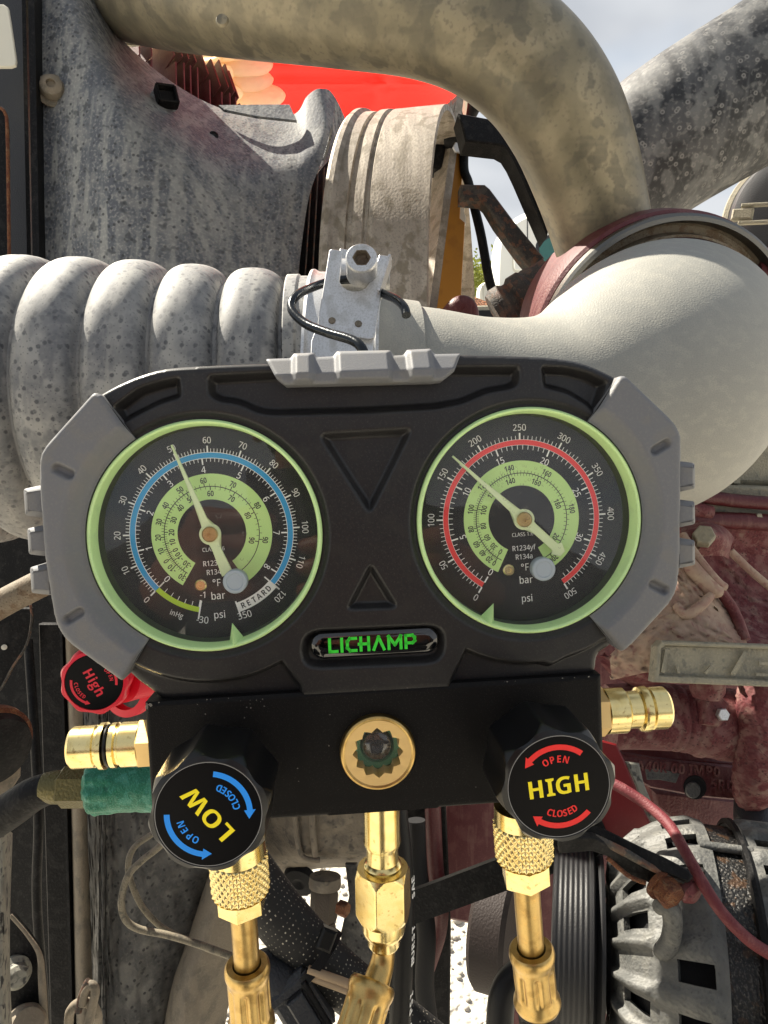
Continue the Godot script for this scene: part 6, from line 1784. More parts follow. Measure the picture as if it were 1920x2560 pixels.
	mk("nub", lathe([Vector2(0, -0.008), Vector2(0.006, -0.008), Vector2(0.0065, 0.004), Vector2(0.004, 0.007), Vector2(0, 0.0075)], 20, axis(P(1712, 2218, 0.3725), cn(0.5, -0.3, 0.8))), "maroon_dusty", am)


func shell(rows: Array, wrap_at: Vector3, wall: float, skip: Callable) -> Mb:      # a cast shell with openings: rows of points, skip(row, column) leaves a cell open; inner side towards the axis
	var b := Mb.new()
	grid(b, rows, func(_p): return Vector3.ZERO)
	var nr := rows.size()
	var nc: int = rows[0].size()
	b.i = PackedInt32Array()
	for k in b.v.size():
		if b.n[k].dot(b.v[k] - wrap_at) < 0.0: b.n[k] = -b.n[k]
	var m := b.v.size()
	for k in m: b.add(b.v[k] - b.n[k] * wall, -b.n[k], b.t[k])
	for r in nr - 1:
		for c in nc - 1:
			if skip.call(r, c): continue
			var k := r * nc + c
			b.quad(k, k + 1, k + nc + 1, k + nc)
			b.quad(m + k, m + k + 1, m + k + nc + 1, m + k + nc)
			for e in [[r, c - 1, k, k + nc], [r, c + 1, k + 1, k + nc + 1], [r - 1, c, k, k + 1], [r + 1, c, k + nc, k + nc + 1]]:
				var out: bool = e[0] < 0 or e[1] < 0 or e[0] >= nr - 1 or e[1] >= nc - 1
				if out or skip.call(e[0], e[1]):
					var mid := (b.v[k] + b.v[k + nc + 1]) / 2.0
					var a: int = e[2]
					var d: int = e[3]
					var nn := ((b.v[a] + b.v[d]) / 2.0 - mid).normalized()
					var w := b.add(b.v[a], nn)
					b.add(b.v[d], nn); b.add(b.v[m + d], nn); b.add(b.v[m + a], nn)
					b.quad(w, w + 1, w + 2, w + 3)
	return b


func alternator() -> void:
	var at := P(1384, 2352, 0.45)
	var dir := cn(0.965, -0.02, 0.26)
	var T := axis(at, dir, cb.y)
	T.basis.y *= 0.82
	T.basis.x *= 1.06
	T.basis.z *= 1.06
	var al := thing("alternator", "grey cast alternator with slotted housing and ribbed black pulley", "alternator", at)
	var groove := func(_f, y, r):
		if r < 0.045: return r
		return r - 0.00035 * (0.5 + 0.5 * cos(y * TAU / 0.0036)) * (1.0 if y > 0.002 and y < 0.031 else 0.0)
	var pr := [Vector2(0.012, -0.001), Vector2(0.045, -0.001), Vector2(0.0515, 0.0)]
	for k in 60: pr.append(Vector2(0.0515, 0.001 + 0.024 * k / 59.0))
	pr.append_array([Vector2(0.0530, 0.0262), Vector2(0.0530, 0.0280), Vector2(0.048, 0.0300), Vector2(0.0505, 0.0335), Vector2(0.0500, 0.0360), Vector2(0.030, 0.0375)])
	mk("pulley", lathe(pr, 96, T, false, groove, 35.0), "pulley_rubber", al)
	# front bell, slotted
	var prof := [Vector2(0.034, 0.0400), Vector2(0.047, 0.0450), Vector2(0.058, 0.0530), Vector2(0.066, 0.0640), Vector2(0.0715, 0.0760), Vector2(0.0755, 0.0880), Vector2(0.0775, 0.0990), Vector2(0.0772, 0.1070)]
	var fine := []
	for k in prof.size() - 1:
		for j in 6: fine.append(prof[k].lerp(prof[k + 1], j / 6.0))
	fine.append(prof[-1])
	var seg := 240
	var rows := []
	for q in fine:
		var row := PackedVector3Array()
		for s in seg + 1:
			var f := TAU * s / seg
			var u := fposmod(f * 20.0 / TAU, 1.0)
			var h := 0.0
			if q.x < 0.066: h = 0.0045 * smoothstep(0.30, 0.42, absf(u - 0.5)) * smoothstep(0.034, 0.045, q.x)
			else: h = 0.0030 * smoothstep(0.20, 0.40, absf(u - 0.5)) * smoothstep(0.107, 0.101, q.y)
			row.append(T * Vector3(cos(f) * (q.x + h * 0.4), q.y - h, sin(f) * (q.x + h * 0.4)))
		rows.append(row)
	var ax0 := T * Vector3(0, 0.085, 0)
	mk("front_bell", shell(rows, ax0, 0.004, func(r, c):
		var u := fposmod(c * 20.0 / 240.0, 1.0)
		if r > 7 and r < 17: return u > 0.30 and u < 0.70 and int(c / 12) % 3 != 1
		if r > 24 and r < 36: return u > 0.32 and u < 0.68 and int(c / 12) % 5 != 2
		return false), "aluminium", al)
	mk("fan", lathe([Vector2(0.012, 0.050), Vector2(0.040, 0.052), Vector2(0.058, 0.062), Vector2(0.064, 0.078), Vector2(0.064, 0.150)], 48, T), "dark_plastic_and_shade", al)
	mk("stator_ring", lathe([Vector2(0.060, 0.1065), Vector2(0.0750, 0.1070), Vector2(0.0750, 0.1270), Vector2(0.060, 0.1275)], 120, T, false, func(f, _y, r): return r + (0.0004 * sin(f * 37.0) if r > 0.07 else 0.0)), "stator", al)
	for k in 4:
		var f := deg_to_rad([12.0, 78.0, 165.0, 290.0][k])
		var rd := T.basis * Vector3(cos(f), 0, sin(f))
		mk("through_bolt", tube([T * Vector3(cos(f) * 0.0775, 0.099, sin(f) * 0.0775), T * Vector3(cos(f) * 0.0775, 0.133, sin(f) * 0.0775)], 0.0026, 4, 12), "aluminium", al)
	var rear := []
	var rp := [Vector2(0.0772, 0.1265), Vector2(0.0785, 0.1310), Vector2(0.0785, 0.1430), Vector2(0.0785, 0.1690), Vector2(0.0760, 0.1790), Vector2(0.066, 0.1870), Vector2(0.030, 0.1910)]
	var rf2 := []
	for k in rp.size() - 1:
		for j in 6: rf2.append(rp[k].lerp(rp[k + 1], j / 6.0))
	rf2.append(rp[-1])
	for q in rf2:
		var row := PackedVector3Array()
		for s in seg + 1:
			var f := TAU * s / seg
			var u := fposmod(f * 24.0 / TAU, 1.0)
			var h: float = 0.0022 * smoothstep(0.2, 0.36, absf(u - 0.5)) * smoothstep(0.131, 0.137, q.y)
			row.append(T * Vector3(cos(f) * (q.x + h), q.y, sin(f) * (q.x + h)))
		rear.append(row)
	mk("rear_housing", shell(rear, T * Vector3(0, 0.13, 0), 0.004, func(r, c):
		var u := fposmod(c * 24.0 / 240.0, 1.0)
		return r > 8 and r < 20 and u > 0.34 and u < 0.68 and int(c / 10) % 5 != 1), "aluminium", al)
	mk("rim_band", lathe([Vector2(0.0772, 0.1255), Vector2(0.0800, 0.1262), Vector2(0.0804, 0.1290), Vector2(0.0788, 0.1315)], 120, T), "black", al)
	# a hooded slot casting on the bell
	var f0 := 0.0
	var hood := tube([P(1648, 2268, 0.375), P(1662, 2262, 0.371), P(1676, 2274, 0.370), P(1682, 2306, 0.370), P(1676, 2350, 0.372), P(1660, 2376, 0.374), P(1645, 2372, 0.377)], [0.004, 0.005, 0.0052, 0.005, 0.005, 0.005, 0.004], 6, 14)
	mk("hooded_vent", hood, "aluminium", al)


# ---------------------------------------------------------------- what hangs beside and below the manifold
func left_bay() -> void:
	lone("shade_backdrop", slab([Vector2(-150, -60), Vector2(60, -60), Vector2(70, 1150), Vector2(640, 1150), Vector2(640, 2020), Vector2(300, 2060), Vector2(300, 2760), Vector2(-150, 2760)], P(200, 1800, 0.82), cn(0, 0, 1), 0.03, 0.003), "black", "inner wall of the bay painted black for the shade beside the engine", "wall")  # black slab painted as the shade deep in the bay
	lone("rusty_rod", tube(pts([[-90, 1566, 0.47], [0, 1512, 0.47], [60, 1480, 0.47], [130, 1446, 0.47], [260, 1390, 0.47]]), 0.0092, 6, 28), "old_pipe", "tan steel rod freckled with rust entering behind the grey bumper", "rod")
	var bp := thing("dark_gusset", "black gusset plate with rust edges and a round cream plug below the rusty rod", "gusset", P(40, 1700, 0.58))
	mk("plate", slab([Vector2(-60, 1520), Vector2(78, 1520), Vector2(80, 1555), Vector2(66, 1612), Vector2(0, 1725), Vector2(-60, 1760)], P(20, 1600, 0.58), cn(0.2, 0, 1), 0.006, 0.0012), "black", bp)
	mk("rust_line", tube(pts([[76, 1512, 0.577], [79, 1550, 0.577], [66, 1612, 0.577], [30, 1670, 0.577], [0, 1724, 0.577], [-40, 1760, 0.577]]), 0.0011, 6, 8), "black_rusty", bp)
	mk("plug", lathe([Vector2(0, 0), Vector2(0.0022, 0), Vector2(0.0022, 0.0015), Vector2(0, 0.002)], 16, axis(P(10, 1618, 0.578), cn(0.6, 0.1, 0.8))), "cream_plate", bp)
	var rm := thing("rusty_mount", "round rubber mount in a rusty steel dish at the frame's edge", "mount", P(0, 1960, 0.45))
	var ra := axis(P(-28, 1865, 0.45), cn(0.75, -0.25, 0.6))
	mk("dish", lathe([Vector2(0.0, -0.010), Vector2(0.0215, -0.010), Vector2(0.0260, -0.004), Vector2(0.0265, 0.002), Vector2(0.0240, 0.004)], 48, ra), "rust", rm)
	mk("rubber", lathe([Vector2(0.0245, 0.002), Vector2(0.0225, 0.010), Vector2(0.012, 0.013), Vector2(0.0, 0.013)], 40, ra), "black", rm)
	mk("skirt", slab([Vector2(-40, 1990), Vector2(30, 1900), Vector2(50, 1880), Vector2(48, 1945), Vector2(12, 2000), Vector2(-40, 2050)], P(10, 1950, 0.462), cn(0.3, 0, 1), 0.004, 0.001), "dusty_edge", rm)
	# frame channel: dark web with pale dusty edges
	var fc := thing("frame_upright", "upright frame channel with pale dusty flange beside the mottled panel", "frame", P(180, 2500, 0.56))
	mk("web", slab([Vector2(96, 1560), Vector2(150, 1560), Vector2(188, 2640), Vector2(128, 2640)], P(140, 2000, 0.60), cn(0.1, 0, 1), 0.01, 0.001), "black", fc)
	mk("flange", sheet([pts([[158, 1570, .575], [166, 1570, .562], [182, 1570, .562], [196, 1570, .572]]), pts([[176, 2050, .568], [184, 2050, .556], [202, 2050, .556], [218, 2050, .568]]), pts([[188, 2660, .56], [196, 2660, .548], [216, 2660, .548], [236, 2660, .56]])], 8, 0.003), "dusty_edge", fc)
	mk("edge_line", bar(P(160, 1570, 0.57), P(190, 2660, 0.555), 0.0022, 0.012, cn(0, 0, 1), 0.0005), "black", fc)
	# mottled sheet with a pressed ridge
	var nz := rough_noise(52, 4.0)
	var mp := thing("mottled_panel", "dark spotted sheet metal panel with a pressed vertical ridge below the LOW knob", "panel", P(380, 2560, 0.56))
	mk("sheet", sheet([
		pts([[200, 1560, .60], [236, 1560, .59], [252, 1560, .575], [272, 1560, .585], [330, 1560, .59], [450, 1560, .60], [560, 1560, .62], [640, 1560, .66]]),
		pts([[214, 2000, .585], [240, 2000, .575], [256, 2000, .560], [276, 2000, .570], [340, 2000, .575], [450, 2000, .585], [550, 2000, .605], [620, 2000, .65]]),
		pts([[226, 2300, .575], [242, 2300, .565], [256, 2300, .552], [276, 2300, .562], [350, 2300, .562], [440, 2300, .575], [520, 2300, .60], [570, 2300, .645]]),
		pts([[236, 2680, .565], [246, 2680, .555], [258, 2680, .544], [280, 2680, .552], [330, 2680, .555], [395, 2680, .57], [440, 2680, .60], [470, 2680, .64]])], 10, 0.004, func(u, v): return 0.0035 * nz.get_noise_2d(u * 70, v * 90) + 0.002 * nz.get_noise_2d(u * 200, v * 250)), "panel", mp)
	mk("channel", sheet([
		pts([[520, 2180, .60], [545, 2180, .57], [590, 2200, .575], [640, 2240, .60]]),
		pts([[470, 2330, .59], [505, 2330, .56], [560, 2340, .565], [610, 2370, .59]]),
		pts([[420, 2480, .58], [455, 2480, .55], [520, 2490, .555], [570, 2520, .58]]),
		pts([[385, 2700, .57], [420, 2700, .54], [490, 2710, .545], [545, 2720, .57]])], 8, 0.004, func(u, v): return 0.002 * nz.get_noise_2d(u * 120 + 40, v * 140)), "dusty_edge", mp)
	# red service coupler
	var rc := thing("service_coupler", "red service coupler with a black disc marked High behind the grey bumper", "coupler", P(235, 1790, 0.385))
	var ca := axis(P(235, 1706, 0.378), cn(0.10, -0.08, 0.99), cb.y)
	var scal := func(f, y, r):
		if r < 0.0165: return r
		return r - 0.0012 * (0.5 + 0.5 * cos(f * 9.0)) * (1.0 if y < -0.0005 else 0.6)
	mk("knob", lathe([Vector2(0.0120, -0.016), Vector2(0.0175, -0.014), Vector2(0.0184, -0.010), Vector2(0.0184, -0.002), Vector2(0.0172, 0.0), Vector2(0.0152, 0.0004), Vector2(0.0150, -0.0004)], 108, ca, false, scal, 45.0), "red_knob", rc)
	mk("disc", lathe([Vector2(0.0151, -0.0004), Vector2(0.0148, 0.0001), Vector2(0.0, 0.0001)], 64, ca), "sticker", rc)
	var fz := face(P(235, 1706, 0.378) + ca.basis.y * 0.0003, ca.basis.y, cb.y)
	var rot := fz * Transform3D(Basis(Vector3.BACK, deg_to_rad(-62.0)), Vector3.ZERO)
	mk("lettering", txt("High", 0.0050, 1.05).xf(rot), "red_knob", rc)
	var ar := Mb.new()
	ar.join(arc_band(11.0, 12.3, 140, 216, 0.05, 30))
	var tipk := ar.add(Vector3(sin(deg_to_rad(140.0)) * 10.3, cos(deg_to_rad(140.0)) * 10.3, 0.05) / 1000.0, Vector3.BACK)
	ar.add(Vector3(sin(deg_to_rad(140.0)) * 13.0, cos(deg_to_rad(140.0)) * 13.0, 0.05) / 1000.0, Vector3.BACK)
	ar.add(Vector3(sin(deg_to_rad(128.0)) * 11.6, cos(deg_to_rad(128.0)) * 11.6, 0.05) / 1000.0, Vector3.BACK)
	ar.tri(tipk, tipk + 1, tipk + 2)
	for j in 6:
		var a := deg_to_rad(205.0 - j * 10.5)
		ar.join(txt("CLOSED"[j], 0.0019, 0.95).xf(Transform3D(Basis(Vector3.BACK, PI - a), Vector3(sin(a), cos(a), 0) * 0.0092)))
		if j < 4:
			var a2 := deg_to_rad(-18.0 + j * 12.0)
			ar.join(txt("OPEN"[j], 0.0019, 0.95).xf(Transform3D(Basis(Vector3.BACK, -a2), Vector3(sin(a2), cos(a2), 0) * 0.0092)))
	ar.join(arc_band(11.0, 12.3, -40, 36, 0.05, 30))
	mk("lettering", ar.xf(rot), "red_knob", rc)
	mk("barrel", lathe([Vector2(0, -0.075), Vector2(0.0135, -0.075), Vector2(0.0135, -0.060), Vector2(0.0155, -0.058), Vector2(0.0155, -0.050), Vector2(0.0120, -0.048), Vector2(0.0120, -0.014), Vector2(0, -0.014)], 48, axis(P(262, 1712, 0.382), cn(-0.30, 0.08, 0.95))), "red_knob", rc)
	mk("ring", lathe([Vector2(0.0120, -0.004), Vector2(0.0165, -0.003), Vector2(0.0165, 0.003), Vector2(0.0120, 0.004)], 48, axis(P(322, 1722, 0.43), cn(-0.30, 0.08, 0.95))), "red_knob", rc)
	# green capped pipe
	var gp := thing("green_capped_pipe", "black pipe with olive nut and worn green plastic cap beside the LOW knob", "pipe", P(180, 2040, 0.33))
	var gn := rough_noise(61, 40.0)
	mk("cap", tube(pts([[226, 1968, 0.325], [236, 1967, 0.325], [256, 1966, 0.325], [310, 1968, 0.325], [372, 1968, 0.325], [430, 1966, 0.325]]), [0.0104, 0.0122, 0.0124, 0.0108, 0.0106, 0.0106], 10, 40, func(f, al, r): return r + 0.0007 * gn.get_noise_2d(f * 0.6, al * 4.0) - (0.0012 if fposmod(f * 10.0 / TAU, 1.0) < 0.14 and al < 0.012 else 0.0)), "green_cap", gp)
	var na := axis(P(158, 1968, 0.326), cn(1, 0.0, 0))
	mk("nut", lathe([Vector2(0.0, -0.002), Vector2(0.0070, -0.002), Vector2(0.0092, 0.0), Vector2(0.0092, 0.0132), Vector2(0.0, 0.0134)], 6, na, true), "olive", gp)
	mk("ferrule", lathe([Vector2(0.0, -0.009), Vector2(0.0064, -0.009), Vector2(0.0074, -0.004), Vector2(0.0074, 0.0), Vector2(0, 0.0)], 32, na), "olive", gp)
	mk("pipe_wall", tube(pts([[148, 1968, 0.327], [120, 1972, 0.327], [80, 1988, 0.328], [30, 2022, 0.330], [-30, 2060, 0.332], [-120, 2110, 0.335]]), [0.0070, 0.0072, 0.0078, 0.0084, 0.0086, 0.0086], 10, 28), "black", gp)
	# frame edge post, bracket, clip ring
	var gz := rough_noise(71, 20.0)
	lone("scaled_post", sheet([pts([[-60, 2070, .40], [-20, 2070, .365], [10, 2075, .360], [28, 2080, .375], [32, 2085, .40]]), pts([[-60, 2300, .395], [-20, 2300, .36], [5, 2300, .355], [20, 2300, .37], [25, 2300, .40]]), pts([[-60, 2480, .39], [-20, 2480, .355], [5, 2480, .35], [22, 2480, .365], [27, 2480, .395]]), pts([[-60, 2680, .385], [-20, 2680, .35], [8, 2680, .345], [30, 2680, .36], [36, 2680, .39]])], 10, 0.003, func(u, v): return 0.0012 * gz.get_noise_2d(u * 40, v * 60)), "mottled", "grey post with flaking scaly paint at the frame's edge", "post")
	var lb := thing("bolted_bracket", "black bracket with pale worn edge and a big bolt beside the scaly post", "bracket", P(80, 2560, 0.45))
	mk("plate", slab([Vector2(10, 2280), Vector2(34, 2296), Vector2(70, 2340), Vector2(104, 2392), Vector2(112, 2480), Vector2(124, 2680), Vector2(10, 2680)], P(60, 2450, 0.45), cn(0.25, 0, 1), 0.006, 0.001), "black", lb)
	mk("worn_edge", tube(pts([[26, 2288, 0.448], [66, 2334, 0.448], [98, 2384, 0.447], [104, 2440, 0.446], [110, 2540, 0.445], [116, 2680, 0.443]]), [0.0012, 0.0012, 0.0016, 0.0022, 0.0024, 0.0024], 8, 10), "dusty_edge", lb)
	mk("bolt", lathe([Vector2(0, 0), Vector2(0.0100, 0), Vector2(0.0100, 0.003), Vector2(0.0072, 0.005), Vector2(0.0072, 0.010), Vector2(0.0050, 0.012), Vector2(0, 0.012)], 32, axis(P(36, 2428, 0.448), cn(0.6, 0.1, 0.8))), "mottled", lb)
	mk("stud", lathe([Vector2(0, -0.01), Vector2(0.0115, -0.01), Vector2(0.0115, 0.006), Vector2(0.0090, 0.011), Vector2(0, 0.012)], 32, axis(P(64, 2562, 0.44), cn(0.5, 0.5, 0.7))), "dusty_edge", lb)
	var cr := thing("wire_clip", "dusty tan clip ring with a bent wire tab at the panel's foot", "clip", P(205, 2560, 0.46))
	mk("ring", tube(pts([[172, 2560, .46], [176, 2528, .455], [196, 2508, .452], [222, 2508, .452], [240, 2528, .455], [244, 2560, .46], [232, 2590, .46]]), 0.0030, 8, 12), "dusty_edge", cr)
	mk("tab", tube(pts([[206, 2512, .45], [212, 2480, .45], [226, 2462, .45], [238, 2476, .45], [230, 2520, .45], [222, 2556, .45]]), 0.0028, 8, 10), "dusty_edge", cr)
	mk("tab", tube(pts([[196, 2530, .45], [202, 2496, .45], [214, 2464, .45], [222, 2452, .45]]), 0.0022, 8, 10), "black_rusty", cr)
	# thin wires looping beside the LOW knob
	var g := "thin wires looping beside the LOW knob"
	lone("thin_wire", tube(pts([[420, 2060, .40], [370, 2092, .40], [338, 2116, .398], [322, 2150, .396], [324, 2192, .396], [350, 2258, .398], [392, 2308, .40], [440, 2338, .40], [520, 2372, .40], [600, 2400, .40]]), 0.0017, 8, 10), "tan_wire", "thin dusty wire making the tighter inner loop below the LOW knob", "wire", g)
	lone("thin_wire", tube(pts([[440, 2080, .39], [392, 2122, .39], [352, 2154, .388], [320, 2190, .386], [304, 2250, .386], [312, 2296, .388], [346, 2322, .39], [420, 2338, .392], [500, 2362, .394], [600, 2398, .396]]), 0.0019, 8, 10), "tan_wire", "thin dusty wire making the wider outer loop below the LOW knob", "wire", g)


func under_bay() -> void:
	# cast housing and dark fittings in the gap under the block
	var cz := rough_noise(81, 4.0)
	var ch := thing("cast_housing", "dusty cream grey cast housing seen under the valve block", "engine casting", P(800, 2230, 0.60))
	mk("box", sheet([
		pts([[600, 1980, .66], [690, 1980, .62], [745, 1980, .60], [800, 1980, .595], [900, 1980, .60], [1010, 1980, .61]]),
		pts([[600, 2080, .66], [690, 2080, .625], [742, 2080, .60], [796, 2080, .597], [900, 2080, .60], [1010, 2080, .61]]),
		pts([[620, 2160, .67], [700, 2150, .63], [750, 2146, .605], [800, 2144, .603], [900, 2140, .605], [1010, 2140, .61]]),
		pts([[650, 2200, .69], [710, 2196, .67], [760, 2180, .66], [810, 2170, .655], [900, 2170, .65], [1010, 2180, .65]])], 8, 0.004, func(u, v): return 0.002 * cz.get_noise_2d(u * 60, v * 60)), "casting", ch)
	mk("raised_edge", tube(pts([[738, 2040, .594], [742, 2090, .594], [752, 2134, .594], [770, 2148, .594], [800, 2150, .594]]), 0.0022, 8, 10), "casting", ch)
	mk("raised_edge", tube(pts([[780, 2030, .592], [782, 2080, .592], [788, 2140, .594]]), 0.0026, 8, 10), "casting", ch)
	mk("lug", lathe([Vector2(0, 0), Vector2(0.016, 0), Vector2(0.014, 0.006), Vector2(0.006, 0.007), Vector2(0, 0.004)], 24, axis(P(752, 2196, .64), cn(-0.2, -0.3, 0.9))), "dark_plastic_and_shade", ch)
	var df := thing("dark_fitting", "dusty brown hexagon pipe fitting standing below the cast housing", "fitting", P(800, 2420, 0.58))
	var fa := axis(P(802, 2430, .585), cn(0.04, 1, -0.12))
	mk("flange", lathe([Vector2(0.0, 0.066), Vector2(0.0130, 0.066), Vector2(0.0136, 0.069), Vector2(0.0130, 0.075), Vector2(0, 0.076)], 32, fa), "casting", df)
	mk("upper_hex", lathe([Vector2(0, 0.040), Vector2(0.0104, 0.040), Vector2(0.0116, 0.043), Vector2(0.0116, 0.062), Vector2(0.0104, 0.066), Vector2(0, 0.066)], 6, fa, true), "brown_fitting", df)
	mk("lower_hex", lathe([Vector2(0, -0.002), Vector2(0.0100, -0.002), Vector2(0.0112, 0.004), Vector2(0.0112, 0.034), Vector2(0.0100, 0.039), Vector2(0, 0.040)], 6, fa, true), "brown_fitting", df)
	mk("pipe_stub", lathe([Vector2(0, -0.05), Vector2(0.0096, -0.05), Vector2(0.0096, 0.0), Vector2(0, 0.0)], 28, fa), "brown_fitting", df)
	mk("side_bolt", bolt_head(axis(P(848, 2268, .575), cn(0.8, 0, 0.5)), 0.006, 0.008), "rust", df)
	lone("steel_strap", slab([Vector2(862, 2160), Vector2(890, 2160), Vector2(900, 2250), Vector2(960, 2420), Vector2(1000, 2600), Vector2(930, 2600), Vector2(880, 2500), Vector2(850, 2400), Vector2(852, 2330), Vector2(872, 2240)], P(890, 2350, .60), cn(-0.25, 0.1, 0.96), 0.004, 0.001), "panel", "dark dusty steel strap behind the middle brass hose", "strap")
	lone("shade_underside", slab([Vector2(985, 1990), Vector2(1115, 1990), Vector2(1128, 2320), Vector2(1124, 2700), Vector2(930, 2700), Vector2(960, 2400)], P(1050, 2300, .72), cn(0, 0, 1), 0.02, 0.002), "black", "engine underside painted black for its shade beside the slot of sunlit gravel", "engine block")  # black slab painted as the shade under the engine
	lone("maroon_line", tube(pts([[1080, 1960, .70], [1088, 2160, .70], [1100, 2240, .695], [1096, 2330, .70], [1060, 2440, .70]]), 0.008, 8, 20), "maroon", "maroon pipe dimly seen behind the slanting flat bar", "pipe")
	lone("loom", tube(pts([[1040, 2050, .68], [1046, 2200, .675], [1066, 2330, .67], [1062, 2480, .67], [1090, 2660, .67]]), 0.009, 8, 16), "dark_plastic_and_shade", "dark wiring loom behind the printed hose", "cable")
	lone("wall_line", tube(pts([[70, 1600, .72], [84, 1800, .70], [96, 2040, .69], [92, 2250, .69], [110, 2500, .69], [116, 2660, .69]]), 0.0045, 8, 14), "black", "dark dusty brake line running down the bay's inner wall", "pipe")
	# braided hose with its tie
	var bh := thing("braided_hose", "black braided hose slanting under the LOW knob", "hose", P(700, 2250, 0.37))
	mk("braid", tube(pts([[520, 2000, .385], [565, 2090, .38], [625, 2190, .375], [700, 2290, .37], [790, 2390, .37], [880, 2470, .372], [1000, 2560, .375], [1100, 2640, .38]]), [0.0142, 0.0142, 0.0142, 0.0140, 0.0136, 0.0132, 0.013, 0.013], 14, 48), "braid_weave", bh)
	var ct := thing("cable_tie", "black cable tie strapped round the braided hose", "cable tie", P(760, 2420, 0.36))
	mk("strap", sheet([pts([[838, 2318, .366], [822, 2356, .356], [790, 2402, .352], [752, 2444, .350], [716, 2482, .352], [682, 2506, .358]]), pts([[856, 2332, .366], [842, 2366, .355], [810, 2416, .351], [772, 2460, .349], [732, 2498, .351], [692, 2524, .357]])], 8, 0.0012), "hose_rubber", ct)
	mk("head", box(Vector3(0.0075, 0.0100, 0.0075), 0.0012, face(P(816, 2346, .350), cn(0.15, 0.25, 0.95), cn(0.4, 0.9, 0))), "hose_rubber", ct)
	var pl := thing("plug_connector", "scuffed black plastic plug connector hanging below the cable tie", "connector", P(760, 2560, 0.36))
	var pf := face(P(752, 2510, .355), cn(0.1, 0.25, 0.96), cn(-0.55, 0.83, 0))
	mk("shell", box(Vector3(0.021, 0.030, 0.016), 0.0022, pf), "grey_plastic", pl)
	mk("shell", box(Vector3(0.023, 0.006, 0.018), 0.0015, pf * Transform3D(Basis(), Vector3(0, 0.010, 0))), "grey_plastic", pl)
	mk("latch", box(Vector3(0.009, 0.020, 0.005), 0.001, pf * Transform3D(Basis(), Vector3(0.001, -0.003, 0.0095))), "grey_plastic", pl)
	mk("rib", box(Vector3(0.0025, 0.024, 0.004), 0.0006, pf * Transform3D(Basis(), Vector3(0.008, -0.002, 0.0090))), "black", pl)
	mk("boot", tube(pts([[700, 2420, .365], [664, 2436, .365], [690, 2456, .36], [730, 2480, .358]]), [0.010, 0.012, 0.012, 0.011], 6, 20), "grey_plastic", pl)
	lone("twin_wire", tube(pts([[770, 2424, .352], [810, 2438, .351], [850, 2452, .351], [920, 2478, .352], [1000, 2505, .355]]), 0.0021, 6, 12).join(tube(pts([[776, 2440, .352], [812, 2454, .351], [850, 2468, .351], [918, 2494, .352], [1000, 2522, .355]]), 0.0021, 6, 12)), "beige_wire", "flat beige twin wire leaving the cable tie over the braided hose", "wire")
	# printed hose behind the middle brass hose
	var ph := thing("printed_hose", "smooth black hose with white printing behind the middle brass hose", "hose", P(1010, 2500, 0.335))
	var pp := pts([[985, 1960, .345], [994, 2050, .342], [1004, 2150, .340], [1008, 2260, .338], [1006, 2380, .336], [1002, 2500, .335], [996, 2660, .335]])
	mk("hose_wall", tube(pp, 0.0052, 14, 40), "hose_rubber", ph)
	var c := cat(pp, 40)
	var words := "3000 PSI   BURST   SAE"
	var lb := Mb.new()
	var al := 0.0
	var j := 0
	var idx := c.size() - 14
	while j < words.length() and idx > 1:
		var p := c[idx]
		var d := (c[idx - 1] - c[idx]).normalized()
		if al >= 0.0037 * j:
			if words[j] != " ":
				var out := (cn(0.93, 0.0, 0.36) - d * cn(0.93, 0.0, 0.36).dot(d)).normalized()
				var q := txt(words[j], 0.0040, 1.05, 700)
				q.xf(Transform3D(Basis(d, out.cross(d), out), p + out * 0.00527))
				lb.join(q)
			j += 1
		al += c[idx].distance_to(c[idx - 1])
		idx -= 1
	mk("printing", lb, "white_print", ph)
	# bar, drum and lower hose behind the HIGH hose
	lone("cross_bar", bar(P(940, 2300, .50), P(1520, 2085, .47), 0.006, 0.0205, cn(0.36, 0.93, 0), 0.001), "black", "dark flat steel bar slanting behind the HIGH knob's hose", "bar")
	var dr := thing("brown_drum", "dark brown rusty drum edge beside the slot of sunlit gravel", "drum", P(1215, 2400, .62))
	mk("drum", lathe([Vector2(0, -0.03), Vector2(0.050, -0.03), Vector2(0.054, -0.026), Vector2(0.054, 0.0), Vector2(0.050, 0.004), Vector2(0, 0.004)], 64, axis(P(1284, 2330, .66), cn(0.9, 0.0, 0.42))), "drum_brown", dr)
	lone("lower_black_hose", tube(pts([[1350, 2420, .50], [1300, 2432, .50], [1262, 2474, .498], [1250, 2545, .495], [1250, 2680, .49]]), [0.0095, 0.0095, 0.0095, 0.0095, 0.0095], 10, 28), "hose_rubber", "black hose bending down beside the slot of gravel", "hose")
	lone("grey_mat", slab([Vector2(1016, 2520), Vector2(1040, 2512), Vector2(1110, 2580), Vector2(1016, 2680)], P(1050, 2570, .40), cn(0, 0.3, 0.9), 0.004, 0.0008), "panel", "grey rough sheet corner at the foot of the printed hose", "sheet")


